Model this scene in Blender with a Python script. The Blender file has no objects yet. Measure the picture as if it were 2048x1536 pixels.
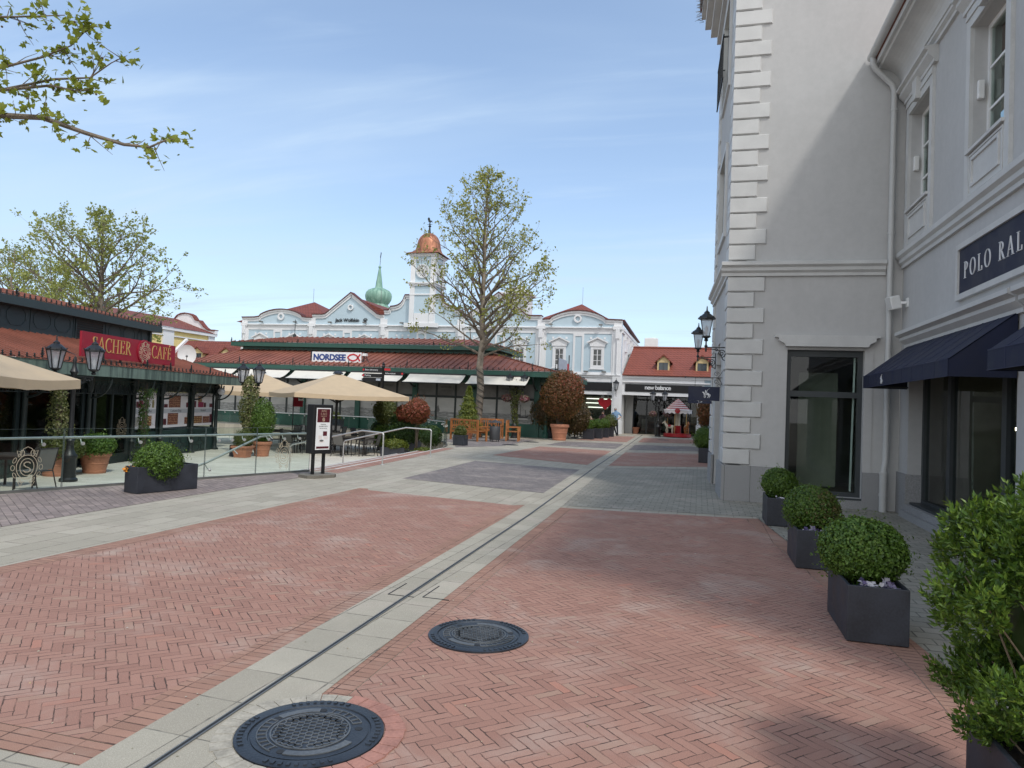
import bpy, math, random
import numpy as np
from mathutils import Vector, Matrix
R = math.radians
SC = bpy.context.scene
COL = SC.collection

# ------------------------------------------------------------------ camera, sky, sun, exposure
cam_d = bpy.data.cameras.new('camera')
cam_d.sensor_width = 36.0
cam_d.lens = 36.0 * 1420.0 / 2048.0
cam_d.clip_start = 0.05
cam_d.clip_end = 3000
cam = bpy.data.objects.new('camera', cam_d)
COL.objects.link(cam)
cam.location = (0, 0, 1.7)
YAW, PITCH, ROLL = R(14.83), math.atan(40 / 1420.0), R(2.25)
cam.matrix_world = (Matrix.Translation((0, 0, 1.7)) @ Matrix.Rotation(YAW, 4, 'Z') @
                    Matrix.Rotation(R(90) + PITCH, 4, 'X') @ Matrix.Rotation(ROLL, 4, 'Z'))
SC.camera = cam

SUN_DIR = Vector((0.575, -0.5, 1.0)).normalized()        # towards the sun
SUN_EL = math.asin(SUN_DIR.z)
SUN_AZ = math.atan2(SUN_DIR.x, SUN_DIR.y)
world = bpy.data.worlds.new('World')
SC.world = world
world.use_nodes = True
wn, wl = world.node_tree.nodes, world.node_tree.links
wn.clear()
sky = wn.new('ShaderNodeTexSky')
sky.sky_type = 'NISHITA'
sky.sun_disc = False
sky.sun_elevation = SUN_EL
sky.sun_rotation = SUN_AZ
sky.altitude = 100
sky.air_density = 1.0
sky.dust_density = .25
sky.ozone_density = 2.2
tc = wn.new('ShaderNodeTexCoord')
sep = wn.new('ShaderNodeSeparateXYZ')
wl.new(tc.outputs['Generated'], sep.inputs[0])
def wmath(op, a, b=None, clamp=False):
    n = wn.new('ShaderNodeMath'); n.operation = op; n.use_clamp = clamp
    for i, v in enumerate((a, b)):
        if v is None: continue
        if isinstance(v, (int, float)): n.inputs[i].default_value = v
        else: wl.new(v, n.inputs[i])
    return n.outputs[0]
# high thin cirrus: noise on a flat layer far above the ground
zz = wmath('ADD', wmath('MAXIMUM', sep.outputs[2], 0.0), 0.10)
comb = wn.new('ShaderNodeCombineXYZ')
wl.new(wmath('DIVIDE', sep.outputs[0], zz), comb.inputs[0])
wl.new(wmath('DIVIDE', sep.outputs[1], zz), comb.inputs[1])
def cirrus(rot, scl, detail, lo, hi, off):
    mp = wn.new('ShaderNodeMapping')
    mp.inputs['Rotation'].default_value = (0, 0, R(rot))
    mp.inputs['Scale'].default_value = scl
    mp.inputs['Location'].default_value = (off, off * .37, 0)
    wl.new(comb.outputs[0], mp.inputs[0])
    nz = wn.new('ShaderNodeTexNoise')
    nz.inputs['Scale'].default_value = 1.0
    nz.inputs['Detail'].default_value = detail
    nz.inputs['Roughness'].default_value = 0.55
    nz.inputs['Distortion'].default_value = 0.5
    wl.new(mp.outputs[0], nz.inputs['Vector'])
    mr = wn.new('ShaderNodeMapRange'); mr.interpolation_type = 'SMOOTHSTEP'
    wl.new(nz.outputs[0], mr.inputs[0])
    mr.inputs[1].default_value = lo; mr.inputs[2].default_value = hi
    return mr.outputs[0]
veil = cirrus(18, (0.35, 1.1, 1), 4, 0.35, 0.78, 3.1)
streak = cirrus(22, (0.5, 2.6, 1), 7, 0.48, 0.80, 11.7)
wisps = cirrus(28, (1.3, 5.0, 1), 8, 0.55, 0.85, 27.3)
cl = wmath('ADD', wmath('ADD', wmath('MULTIPLY', veil, 0.34), wmath('MULTIPLY', streak, 0.42)), wmath('MULTIPLY', wisps, 0.26), True)
cl = wmath('ADD', cl, wmath('ADD', .20, wmath('MULTIPLY', .62, wmath('POWER', wmath('SUBTRACT', 1.0, wmath('MAXIMUM', sep.outputs[2], 0.0)), 5.0))), True)
mixc = wn.new('ShaderNodeMix'); mixc.data_type = 'RGBA'
wl.new(cl, mixc.inputs['Factor'])
wl.new(sky.outputs[0], mixc.inputs[6])
mixc.inputs[7].default_value = (3.15, 4.0, 5.0, 1)
bg = wn.new('ShaderNodeBackground')
bg.inputs['Strength'].default_value = 0.15
# bright veil added to the unseen sky behind the viewer, to raise ambient light
fill_veil = wn.new('ShaderNodeMapRange'); fill_veil.interpolation_type = 'SMOOTHSTEP'
wl.new(wmath('SUBTRACT', wmath('MULTIPLY', sep.outputs[0], .25), wmath('MULTIPLY', sep.outputs[1], .97)), fill_veil.inputs[0])
fill_veil.inputs[1].default_value = -.05; fill_veil.inputs[2].default_value = .8; fill_veil.inputs[3].default_value = 0; fill_veil.inputs[4].default_value = .75
mixh = wn.new('ShaderNodeMix'); mixh.data_type = 'RGBA'
wl.new(fill_veil.outputs[0], mixh.inputs['Factor']); wl.new(mixc.outputs[2], mixh.inputs[6]); mixh.inputs[7].default_value = (8.6, 8.5, 8.3, 1)
wl.new(mixh.outputs[2], bg.inputs['Color'])
wo = wn.new('ShaderNodeOutputWorld')
wl.new(bg.outputs[0], wo.inputs['Surface'])

sun_d = bpy.data.lights.new('sun', 'SUN')
sun_d.energy = 1.55
sun_d.angle = R(6)
sun_d.color = (1.0, 0.96, 0.91)
sun = bpy.data.objects.new('sun', sun_d)
COL.objects.link(sun)
sun.rotation_euler = SUN_DIR.to_track_quat('Z', 'Y').to_euler()

SC.view_settings.view_transform = 'Standard'
SC.view_settings.look = 'None'
SC.view_settings.exposure = 0.45
SC.view_settings.gamma = 1.0
SC.render.engine = 'CYCLES'
SC.cycles.max_bounces = 8
SC.cycles.transparent_max_bounces = 64
SC.cycles.use_denoising = True

# ------------------------------------------------------------------ materials
class NT:
    def __init__(s, name):
        s.mat = bpy.data.materials.new(name); s.mat.use_nodes = True
        s.n, s.l = s.mat.node_tree.nodes, s.mat.node_tree.links
        s.n.clear()
        s.out = s.n.new('ShaderNodeOutputMaterial')
        s.p = s.n.new('ShaderNodeBsdfPrincipled')
        s.l.new(s.p.outputs[0], s.out.inputs[0])
    def new(s, t, **k):
        n = s.n.new('ShaderNode' + t)
        for a, v in k.items(): setattr(n, a, v)
        return n
    def put(s, sock, v):
        if isinstance(v, bpy.types.NodeSocket): s.l.new(v, sock)
        elif isinstance(v, (tuple, list)) and len(v) == 3 and sock.type == 'RGBA': sock.default_value = (*v, 1)
        else: sock.default_value = v
    def m(s, op, a, b=0.0, c=None, clamp=False):
        n = s.new('Math', operation=op, use_clamp=clamp)
        s.put(n.inputs[0], a); s.put(n.inputs[1], b)
        if c is not None: s.put(n.inputs[2], c)
        return n.outputs[0]
    def coord(s, scale=(1, 1, 1), rot=0.0, kind='Object', loc=(0, 0, 0)):
        t = s.new('TexCoord'); mp = s.new('Mapping')
        s.l.new(t.outputs[kind], mp.inputs[0])
        mp.inputs['Scale'].default_value = scale
        mp.inputs['Rotation'].default_value = (0, 0, rot) if isinstance(rot, (int, float)) else rot
        mp.inputs['Location'].default_value = loc
        return mp.outputs[0]
    def noise(s, vec, scale, detail=3, rough=.55, dist=0.0):
        n = s.new('TexNoise')
        s.l.new(vec, n.inputs['Vector'])
        n.inputs['Scale'].default_value = scale; n.inputs['Detail'].default_value = detail
        n.inputs['Roughness'].default_value = rough; n.inputs['Distortion'].default_value = dist
        return n.outputs[0]
    def rng(s, v, a, b, c=0.0, d=1.0, smooth=True):
        n = s.new('MapRange')
        if smooth: n.interpolation_type = 'SMOOTHSTEP'
        s.put(n.inputs[0], v)
        for i, q in enumerate((a, b, c, d)): s.put(n.inputs[i + 1], q)
        return n.outputs[0]
    def mix(s, f, a, b, blend='MIX'):
        n = s.new('Mix', data_type='RGBA', blend_type=blend)
        s.put(n.inputs['Factor'], f); s.put(n.inputs[6], a); s.put(n.inputs[7], b)
        return n.outputs[2]
    def ramp(s, f, stops):
        n = s.new('ValToRGB'); s.put(n.inputs[0], f)
        e = n.color_ramp.elements
        while len(e) < len(stops): e.new(.5)
        for q, (p, c) in zip(e, stops): q.position = p; q.color = (*c, 1)
        return n.outputs[0]
    def bump(s, h, strength=.3, dist=.01):
        n = s.new('Bump'); s.put(n.inputs['Height'], h)
        n.inputs['Strength'].default_value = strength; n.inputs['Distance'].default_value = dist
        s.l.new(n.outputs[0], s.p.inputs['Normal'])
    def set(s, **k):
        for a, v in k.items():
            s.put(s.p.inputs[{'col': 'Base Color', 'rough': 'Roughness', 'metal': 'Metallic', 'spec': 'Specular IOR Level',
                              'emis': 'Emission Color', 'es': 'Emission Strength', 'coat': 'Coat Weight', 'ior': 'IOR'}[a]], v)
        return s.mat

def sc(c, f): return tuple(min(1, x * f) for x in c)
def plain(name, col, rough=.6, metal=0.0, var=.12, scale=3.0, fine=60.0, bump=.15, spec=.5, dist=.004):
    t = NT(name); v = t.coord()
    a = t.noise(v, scale, 4); b = t.noise(v, fine, 3)
    f = t.m('ADD', t.m('MULTIPLY', a, .65), t.m('MULTIPLY', b, .35))
    c = t.mix(t.rng(f, .3, .7), sc(col, 1 - var), sc(col, 1 + var))
    if bump: t.bump(b, bump, dist)
    return t.set(col=c, rough=t.rng(a, .3, .7, max(.02, rough - .07), min(1, rough + .07)), metal=metal, spec=spec)

def stucco(name, col, var=.06):
    t = NT(name); v = t.coord()
    big = t.noise(v, .7, 5, .6); st = t.noise(t.coord((3.0, 3.0, .35)), 1.0, 4, .6)
    fine = t.noise(v, 140, 2); mid = t.noise(v, 9, 4, .6)
    f = t.m('ADD', t.m('ADD', t.m('MULTIPLY', big, .4), t.m('MULTIPLY', st, .25)), t.m('MULTIPLY', mid, .35))
    c = t.mix(t.rng(f, .32, .68), sc(col, 1 - var), sc(col, 1 + var))
    t.bump(t.m('ADD', fine, t.m('MULTIPLY', mid, .6)), .35, .004)
    return t.set(col=c, rough=.9, spec=.25)

def granite(name, col):
    t = NT(name); v = t.coord()
    a = t.noise(v, 160, 2, .7); b = t.noise(v, 60, 3, .6); g = t.noise(v, 1.2, 4)
    c = t.mix(t.rng(a, .38, .62), sc(col, .6), sc(col, 1.35))
    c = t.mix(t.m('MULTIPLY', t.rng(b, .5, .7), .4), c, sc(col, .5))
    c = t.mix(t.m('MULTIPLY', t.rng(g, .4, .75), .25), c, sc(col, .7))
    t.bump(a, .2, .002)
    return t.set(col=c, rough=.75, spec=.3)

def herringbone(name, w, n, rot, cols, mortar, joint=.06):
    t = NT(name); v = t.coord()
    t2 = t.new('Mapping'); t.l.new(v, t2.inputs[0])
    t2.inputs['Rotation'].default_value = (0, 0, rot); t2.inputs['Scale'].default_value = (1 / w, 1 / w, 1)
    wob = t.new('Mix', data_type='RGBA', blend_type='LINEAR_LIGHT')
    nz = t.new('TexNoise'); t.l.new(v, nz.inputs['Vector']); nz.inputs['Scale'].default_value = 26
    wob.inputs[0].default_value = .11; t.l.new(t2.outputs[0], wob.inputs[6]); t.l.new(nz.outputs[1], wob.inputs[7])
    s = t.new('SeparateXYZ'); t.l.new(wob.outputs[2], s.inputs[0])
    x, y = s.outputs[0], s.outputs[1]
    ix, iy = t.m('FLOOR', x), t.m('FLOOR', y)
    fx, fy = t.m('SUBTRACT', x, ix), t.m('SUBTRACT', y, iy)
    k = t.m('FLOORED_MODULO', t.m('SUBTRACT', ix, iy), 2 * n)
    hor = t.m('LESS_THAN', k, n - .5)                       # horizontal brick cells 0..n-1
    jv = t.m('SUBTRACT', 2 * n - 1, k)                      # row inside a vertical brick, 0 at the foot
    # along-brick coordinate and across coordinate
    uh = t.m('ADD', k, fx); uv = t.m('ADD', jv, fy)
    def sel(a, b):                                          # hor ? a : b
        return t.m('ADD', t.m('MULTIPLY', hor, a), t.m('MULTIPLY', t.m('SUBTRACT', 1, hor), b))
    u = sel(uh, uv); ac = sel(fy, fx)
    du = t.m('MINIMUM', u, t.m('SUBTRACT', n, u)); da = t.m('MINIMUM', ac, t.m('SUBTRACT', 1, ac))
    d = t.m('MINIMUM', du, da)
    bx = sel(t.m('SUBTRACT', ix, k), ix); by = sel(iy, t.m('SUBTRACT', iy, jv))
    cb = t.new('CombineXYZ'); t.l.new(bx, cb.inputs[0]); t.l.new(by, cb.inputs[1]); t.l.new(hor, cb.inputs[2])
    wnz = t.new('TexWhiteNoise', noise_dimensions='3D'); t.l.new(cb.outputs[0], wnz.inputs['Vector'])
    face(t, v, wnz.outputs[0], d, cols, mortar, joint)
    return t.mat

def face(t, v, rnd, d, cols, mortar, joint):
    stain = t.noise(v, .75, 6, .65); mid = t.noise(v, 3.2, 4, .6); fine = t.noise(v, 240, 2, .7); dust = t.noise(v, 1.1, 6, .65, .6)
    c = t.ramp(rnd, cols)
    c = t.mix(t.m('MULTIPLY', t.rng(stain, .35, .7), .6), c, sc(cols[len(cols) // 2][1], .78))
    c = t.mix(t.m('MULTIPLY', t.rng(dust, .48, .74), .55), c, (.47, .40, .34))
    c = t.mix(t.m('MULTIPLY', t.rng(fine, .54, .74), .65), c, sc(cols[-1][1], 1.75))
    c = t.mix(t.m('MULTIPLY', t.rng(fine, .46, .26), .65), c, sc(cols[0][1], .5))
    spots = t.noise(v, 2.3, 3, .6)
    c = t.mix(t.m('MULTIPLY', t.rng(spots, .68, .74), .4), c, sc(cols[0][1], .6))
    w = t.m('ADD', joint, t.m('MULTIPLY', t.m('SUBTRACT', mid, .45), joint * 3.6))
    j = t.rng(d, t.m('MULTIPLY', w, .35), w, 1.0, 0.0)
    # some joints are swept full of pale sand
    jc = t.mix(t.rng(t.noise(v, 7.0, 4, .65), .42, .60), mortar, sc(cols[len(cols) // 2][1], .75))
    c = t.mix(j, c, jc)
    h = t.m('SUBTRACT', t.m('ADD', t.m('MULTIPLY', fine, .18), t.m('MULTIPLY', rnd, .2)), t.m('MULTIPLY', j, .9))
    t.bump(h, .55, .006)
    t.set(col=c, rough=.88, spec=.25)

def courses(name, bw, rh, rot, cols, mortar, joint=.05, offset=.5, loc=(0, 0, 0)):
    """rows of blocks bw long and rh deep"""
    t = NT(name); v = t.coord()
    mp = t.new('Mapping'); t.l.new(v, mp.inputs[0]); mp.inputs['Rotation'].default_value = (0, 0, rot); mp.inputs['Location'].default_value = loc
    s = t.new('SeparateXYZ'); t.l.new(mp.outputs[0], s.inputs[0])
    y = t.m('DIVIDE', s.outputs[1], rh); iy = t.m('FLOOR', y); fy = t.m('SUBTRACT', y, iy)
    x = t.m('ADD', t.m('DIVIDE', s.outputs[0], bw), t.m('MULTIPLY', iy, offset)); ix = t.m('FLOOR', x); fx = t.m('SUBTRACT', x, ix)
    dx = t.m('MULTIPLY', t.m('MINIMUM', fx, t.m('SUBTRACT', 1, fx)), bw / min(bw, rh))
    dy = t.m('MULTIPLY', t.m('MINIMUM', fy, t.m('SUBTRACT', 1, fy)), rh / min(bw, rh))
    cb = t.new('CombineXYZ'); t.l.new(ix, cb.inputs[0]); t.l.new(iy, cb.inputs[1])
    wnz = t.new('TexWhiteNoise', noise_dimensions='3D'); t.l.new(cb.outputs[0], wnz.inputs['Vector'])
    face(t, v, wnz.outputs[0], t.m('MINIMUM', dx, dy), cols, mortar, joint)
    return t.mat

def glass(name, tint=(.9, .95, .93), ior=1.5, rough=.0):
    t = NT(name); t.n.remove(t.p)
    tr = t.new('BsdfTransparent'); tr.inputs[0].default_value = (*tint, 1)
    gl = t.new('BsdfGlossy'); gl.inputs['Roughness'].default_value = rough
    fr = t.new('Fresnel'); fr.inputs[0].default_value = ior
    mx = t.new('MixShader')
    gm = t.new('NewGeometry'); t.l.new(t.m('MULTIPLY', fr.outputs[0], t.m('SUBTRACT', 1.0, gm.outputs['Backfacing'])), mx.inputs[0]); t.l.new(tr.outputs[0], mx.inputs[1]); t.l.new(gl.outputs[0], mx.inputs[2])
    t.l.new(mx.outputs[0], t.out.inputs[0])
    return t.mat

def leafmat(name, cols, trans=.28, rough=.45):
    t = NT(name)
    g = t.new('NewGeometry')
    c = t.ramp(g.outputs['Random Per Island'], [(i / max(1, len(cols) - 1), q) for i, q in enumerate(cols)])
    t.set(col=c, rough=rough, spec=.4)
    tl = t.new('BsdfTranslucent'); t.l.new(t.mix(.5, c, (.35, .42, .05)), tl.inputs[0])
    mx = t.new('MixShader'); mx.inputs[0].default_value = trans
    t.l.new(t.p.outputs[0], mx.inputs[1]); t.l.new(tl.outputs[0], mx.inputs[2]); t.l.new(mx.outputs[0], t.out.inputs[0])
    return t.mat

def emit(name, col, st):
    t = NT(name); return t.set(col=col, emis=col, es=st)

M = {}
M['red'] = herringbone('red_clinker', .060, 3, R(45), [(0, (.30, .165, .127)), (.25, (.348, .194, .149)), (.8, (.375, .214, .164)), (.95, (.365, .24, .18)), (1, (.42, .195, .142))], (.075, .05, .042))
M['red_border'] = courses('red_border_clinker', .20, .068, 0, [(0, (.29, .168, .122)), (.5, (.342, .197, .146)), (1, (.385, .22, .16))], (.09, .055, .045), .07, 0)
M['grey_clinker'] = herringbone('grey_clinker', .085, 2, R(45), [(0, (.17, .15, .145)), (.5, (.22, .195, .185)), (1, (.27, .235, .22))], (.07, .06, .055))
M['brown_clinker'] = courses('brown_grey_clinker', .2, .1, R(35), [(0, (.20, .165, .15)), (.5, (.26, .215, .20)), (1, (.32, .26, .235))], (.09, .075, .065), .06)
M['slab'] = courses('pale_slabs', .6, .3, R(90), [(0, (.34, .31, .247)), (.5, (.388, .354, .285)), (1, (.43, .395, .32))], (.17, .155, .13), .022, .37)
M['band'] = courses('band_slabs', .315, .42, R(2), [(0, (.335, .305, .245)), (.5, (.383, .352, .283)), (1, (.43, .395, .32))], (.16, .15, .125), .018, 0)
M['paver'] = courses('grey_pavers', .2, .16, 0, [(0, (.25, .235, .195)), (.5, (.29, .275, .23)), (1, (.33, .315, .265))], (.11, .10, .085), .05)
M['plank'] = courses('cream_plank_tiles', 1.2, .2, R(-13), [(0, (.56, .53, .44)), (.5, (.62, .585, .49)), (1, (.68, .64, .55))], (.40, .37, .31), .012, .33)
M['nosing'] = plain('white_step_nosing', (.62, .60, .55), .7)
M['tan'] = plain('tan_step_edge', (.56, .46, .38), .8)
M['stucco'] = stucco('warm_grey_stucco', (.465, .462, .452))
M['trim'] = plain('pale_grey_trim', (.53, .53, .515), .6, var=.08, bump=.06)
M['granite'] = granite('grey_granite', (.30, .30, .30))
M['frame'] = plain('anthracite_frame', (.035, .042, .045), .45, var=.1, bump=.03)
M['pipe'] = plain('grey_painted_pipe', (.47, .47, .455), .4, var=.06, bump=.02)
M['white'] = plain('white_paint', (.76, .76, .74), .55, var=.04, bump=.05)
M['glass'] = glass('window_glass', (.78, .84, .82), 1.55)
M['bal_glass'] = glass('balustrade_glass', (.90, .945, .92), 1.45)
M['navy'] = plain('navy_cloth', (.008, .012, .035), .8, var=.2, bump=.3, fine=220)
M['navysign'] = plain('navy_sign_board', (.006, .010, .034), .6, var=.1, bump=0)
M['letter'] = plain('silver_white_letters', (.72, .73, .74), .35, var=.03, bump=0)
M['black'] = plain('black_iron', (.012, .013, .014), .42, var=.25, bump=.15)
M['blackboard'] = plain('black_fascia', (.005, .005, .006), .65, var=.1, bump=0)
M['planter'] = plain('anthracite_planter', (.024, .027, .036), .55, var=.35, bump=.1, scale=4)
M['soil'] = plain('dark_soil', (.03, .022, .016), .95, var=.4, bump=.8, fine=40, dist=.02)
M['steel'] = plain('brushed_steel', (.52, .52, .50), .35, .5, var=.06, bump=.05)
M['terracotta'] = plain('terracotta', (.40, .17, .10), .8, var=.16, bump=.2, scale=4)
M['bark'] = plain('grey_bark', (.155, .125, .095), .9, var=.4, bump=.8, scale=6, fine=45, dist=.02)
M['twig'] = plain('brown_twigs', (.10, .075, .055), .9, var=.3, bump=.3)
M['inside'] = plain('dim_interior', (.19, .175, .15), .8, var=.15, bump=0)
M['beige_in'] = plain('beige_interior_panel', (.36, .34, .28), .7, var=.1, bump=0)
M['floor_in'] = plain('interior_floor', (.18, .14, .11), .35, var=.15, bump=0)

# ------------------------------------------------------------------ mesh helpers
XF = {}                                                     # root object name -> (location, rotation about z)
class MB:
    def __init__(s): s.v, s.f, s.mi = [], [], []
    def add(s, vs, fs, mi=0):
        o = len(s.v); s.v += [tuple(map(float, p)) for p in vs]
        s.f += [tuple(i + o for i in f) for f in fs]; s.mi += [mi] * len(fs)
        return s
    def box(s, x0, x1, y0, y1, z0, z1, mi=0):
        return s.add([(x0, y0, z0), (x1, y0, z0), (x1, y1, z0), (x0, y1, z0), (x0, y0, z1), (x1, y0, z1), (x1, y1, z1), (x0, y1, z1)],
                     [(0, 3, 2, 1), (4, 5, 6, 7), (0, 1, 5, 4), (1, 2, 6, 5), (2, 3, 7, 6), (3, 0, 4, 7)], mi)
    def cbox(s, c, d, rz=0.0, mi=0, rx=0.0, ry=0.0):
        m = Matrix.Translation(c) @ Matrix.Rotation(rz, 4, 'Z') @ Matrix.Rotation(ry, 4, 'Y') @ Matrix.Rotation(rx, 4, 'X')
        a, b, e = d[0] / 2, d[1] / 2, d[2] / 2
        vs = [m @ Vector(q) for q in ((-a, -b, -e), (a, -b, -e), (a, b, -e), (-a, b, -e), (-a, -b, e), (a, -b, e), (a, b, e), (-a, b, e))]
        return s.add(vs, [(0, 3, 2, 1), (4, 5, 6, 7), (0, 1, 5, 4), (1, 2, 6, 5), (2, 3, 7, 6), (3, 0, 4, 7)], mi)
    def bar(s, a, b, w, h=None, mi=0):
        """square bar from a to b"""
        a, b = Vector(a), Vector(b); h = h or w
        d = (b - a).normalized(); up = Vector((0, 0, 1)) if abs(d.z) < .95 else Vector((0, 1, 0))
        r = d.cross(up).normalized() * w / 2; u = r.cross(d).normalized() * h / 2
        return s.add([a - r - u, a + r - u, a + r + u, a - r + u, b - r - u, b + r - u, b + r + u, b - r + u],
                     [(0, 3, 2, 1), (4, 5, 6, 7), (0, 1, 5, 4), (1, 2, 6, 5), (2, 3, 7, 6), (3, 0, 4, 7)], mi)
    def prism(s, poly, ax, a, b, mi=0):
        n = len(poly)
        def P(p, t): return {'x': (t, p[0], p[1]), 'y': (p[0], t, p[1]), 'z': (p[0], p[1], t)}[ax]
        return s.add([P(p, a) for p in poly] + [P(p, b) for p in poly],
                     [tuple(range(n))[::-1], tuple(range(n, 2 * n))] + [(i, (i + 1) % n, n + (i + 1) % n, n + i) for i in range(n)], mi)
    def tube(s, pts, r, n=8, cap=True, mi=0):
        pts = [Vector(p) for p in pts]; k = len(pts)
        rr = r if isinstance(r, (list, tuple)) else [r] * k
        vs = []; u = None
        for i, p in enumerate(pts):
            d = (pts[min(i + 1, k - 1)] - pts[max(i - 1, 0)])
            d = d.normalized() if d.length > 1e-9 else Vector((0, 0, 1))
            if u is None:
                u = d.orthogonal().normalized()
            else:
                u = (u - d * u.dot(d)); u = u.normalized() if u.length > 1e-6 else d.orthogonal().normalized()
            w = d.cross(u)
            for j in range(n):
                q = 2 * math.pi * j / n
                vs.append(p + (u * math.cos(q) + w * math.sin(q)) * rr[i])
        fs = [(i * n + j, i * n + (j + 1) % n, (i + 1) * n + (j + 1) % n, (i + 1) * n + j) for i in range(k - 1) for j in range(n)]
        if cap: fs += [tuple(range(n))[::-1], tuple(range((k - 1) * n, k * n))]
        return s.add(vs, fs, mi)
    def lathe(s, prof, c=(0, 0, 0), n=16, mi=0, a0=0.0):
        vs = [(c[0] + r * math.cos(a0 + 2 * math.pi * j / n), c[1] + r * math.sin(a0 + 2 * math.pi * j / n), c[2] + z) for r, z in prof for j in range(n)]
        fs = [(i * n + j, i * n + (j + 1) % n, (i + 1) * n + (j + 1) % n, (i + 1) * n + j) for i in range(len(prof) - 1) for j in range(n)]
        if prof[0][0] > 1e-4: fs.append(tuple(range(n))[::-1])
        if prof[-1][0] > 1e-4: fs.append(tuple(range((len(prof) - 1) * n, len(prof) * n)))
        return s.add(vs, fs, mi)
    def ball(s, c, r, n=12, sq=(1, 1, 1), mi=0):
        k = max(4, n // 2)
        vs = [(c[0] + r * sq[0] * math.sin(math.pi * i / k) * math.cos(2 * math.pi * j / n), c[1] + r * sq[1] * math.sin(math.pi * i / k) * math.sin(2 * math.pi * j / n),
               c[2] - r * sq[2] * math.cos(math.pi * i / k)) for i in range(k + 1) for j in range(n)]
        return s.add(vs, [(i * n + j, i * n + (j + 1) % n, (i + 1) * n + (j + 1) % n, (i + 1) * n + j) for i in range(k) for j in range(n)], mi)
    def wall(s, ax, pos, th, u0, u1, z0, z1, holes, mi=0):
        """wall slab with rectangular holes; ax = axis of the normal; spans u0..u1 along the other horizontal axis"""
        us = sorted({u0, u1, *[min(max(h[i], u0), u1) for h in holes for i in (0, 1)]})
        for a, b in zip(us, us[1:]):
            m = (a + b) / 2
            hs = sorted([(h[2], h[3]) for h in holes if h[0] < m < h[1]])
            z = z0
            for p, q in hs + [(z1, z1)]:
                if p > z + 1e-4:
                    if ax == 'x': s.box(pos, pos + th, a, b, z, p, mi)
                    else: s.box(a, b, pos, pos + th, z, p, mi)
                z = max(z, q)
        return s
    def build(s, name, mat, parent=None, world=False, smooth=False, bevel=0.0, local_of=None):
        me = bpy.data.meshes.new(name)
        vs = s.v
        if world and parent is not None:
            r = parent
            while r.parent: r = r.parent
            loc, rz = XF[r.name]; c, q = math.cos(-rz), math.sin(-rz)
            vs = [((x - loc[0]) * c - (y - loc[1]) * q, (x - loc[0]) * q + (y - loc[1]) * c, z - loc[2]) for x, y, z in vs]
        me.from_pydata(vs, [], s.f)
        mats = mat if isinstance(mat, (list, tuple)) else [mat]
        for m_ in mats: me.materials.append(M[m_] if isinstance(m_, str) else m_)
        if any(s.mi): me.polygons.foreach_set('material_index', s.mi)
        if smooth: me.shade_smooth() if smooth is True else None
        me.update()
        if smooth is True: me.set_sharp_from_angle(angle=R(40))
        o = bpy.data.objects.new(name, me); COL.objects.link(o)
        if parent is not None: o.parent = parent
        if bevel:
            b = o.modifiers.new('bevel', 'BEVEL'); b.width = bevel; b.segments = 2; b.limit_method = 'ANGLE'
        return o

def tag(o, label=None, cat=None, group=None, kind=None):
    if label: o['label'] = label
    if cat: o['category'] = cat
    if group: o['group'] = group
    if kind: o['kind'] = kind
    return o
def root(name, label, cat, loc=(0, 0, 0), rz=0.0, group=None):
    o = bpy.data.objects.new(name, None); COL.objects.link(o); o.empty_display_size = .2
    o.location = loc; o.rotation_euler = (0, 0, rz); XF[o.name] = (loc, rz)
    return tag(o, label, cat, group)
def kids(o): return [c for c in bpy.data.objects if c.parent == o]
def copy_tree(o, parent=None, label=None, loc=None, rz=None, group=None):
    c = o.copy(); COL.objects.link(c)
    if parent is not None: c.parent = parent
    if label: c['label'] = label
    if group: c['group'] = group
    if loc is not None: c.location = loc
    if rz is not None: c.rotation_euler = (0, 0, rz)
    for ch in list(o.children): copy_tree(ch, c)
    return c
def sheet(name, poly, z, mat, kind='structure'):
    mb = MB(); mb.add([(x, y, z) for x, y in poly], [tuple(range(len(poly)))])
    o = mb.build(name, mat); o['kind'] = kind
    if o.data.polygons[0].normal.z < 0: o.data.flip_normals()
    return o

# ------------------------------------------------------------------ lettering
def font_add(mb, s, org, right, up, size, ext=.004, bold=0.0, align='LEFT', mi=0, space=1.0, shear=0.0):
    cu = bpy.data.curves.new('lettering', 'FONT'); cu.body = s; cu.size = size; cu.extrude = 0; cu.offset = bold * size
    cu.align_x = align; cu.space_character = space; cu.shear = shear; cu.resolution_u = 3
    ob = bpy.data.objects.new('lettering', cu)
    me = bpy.data.meshes.new_from_object(ob)
    right, up, org = Vector(right).normalized(), Vector(up).normalized(), Vector(org); nrm = right.cross(up)
    nv = len(me.vertices)
    fr = [org + right * v.co.x + up * v.co.y + nrm * ext for v in me.vertices]
    bk = [p - nrm * ext * 2 for p in fr]
    fs = [tuple(p.vertices) for p in me.polygons]
    cnt = {}
    for p in me.polygons:
        for e in p.edge_keys: cnt[e] = cnt.get(e, 0) + 1
    side = [(a, b, b + nv, a + nv) for (a, b), c in cnt.items() if c == 1]
    mb.add(fr + bk, fs + side, mi)
    bpy.data.objects.remove(ob); bpy.data.curves.remove(cu); bpy.data.meshes.remove(me)
def arc(cx, cy, rx, ry, a0, a1, n=14):
    return [(cx + rx * math.cos(R(a0 + (a1 - a0) * i / n)), cy + ry * math.sin(R(a0 + (a1 - a0) * i / n))) for i in range(n + 1)]
def swell(n, a, b): return [a + (b - a) * math.sin(math.pi * i / (n - 1)) for i in range(n)]
TK, TN = .115, .036
def _stem(x): return [([(x, 0), (x, 1)], TK), ([(x - .15, .02), (x + .15, .02)], .04), ([(x - .15, .98), (x + .15, .98)], .04)]
def _bowl(x): return [(arc(x, .73, .34, .245, -90, 90), swell(15, TN, TK))]
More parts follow.
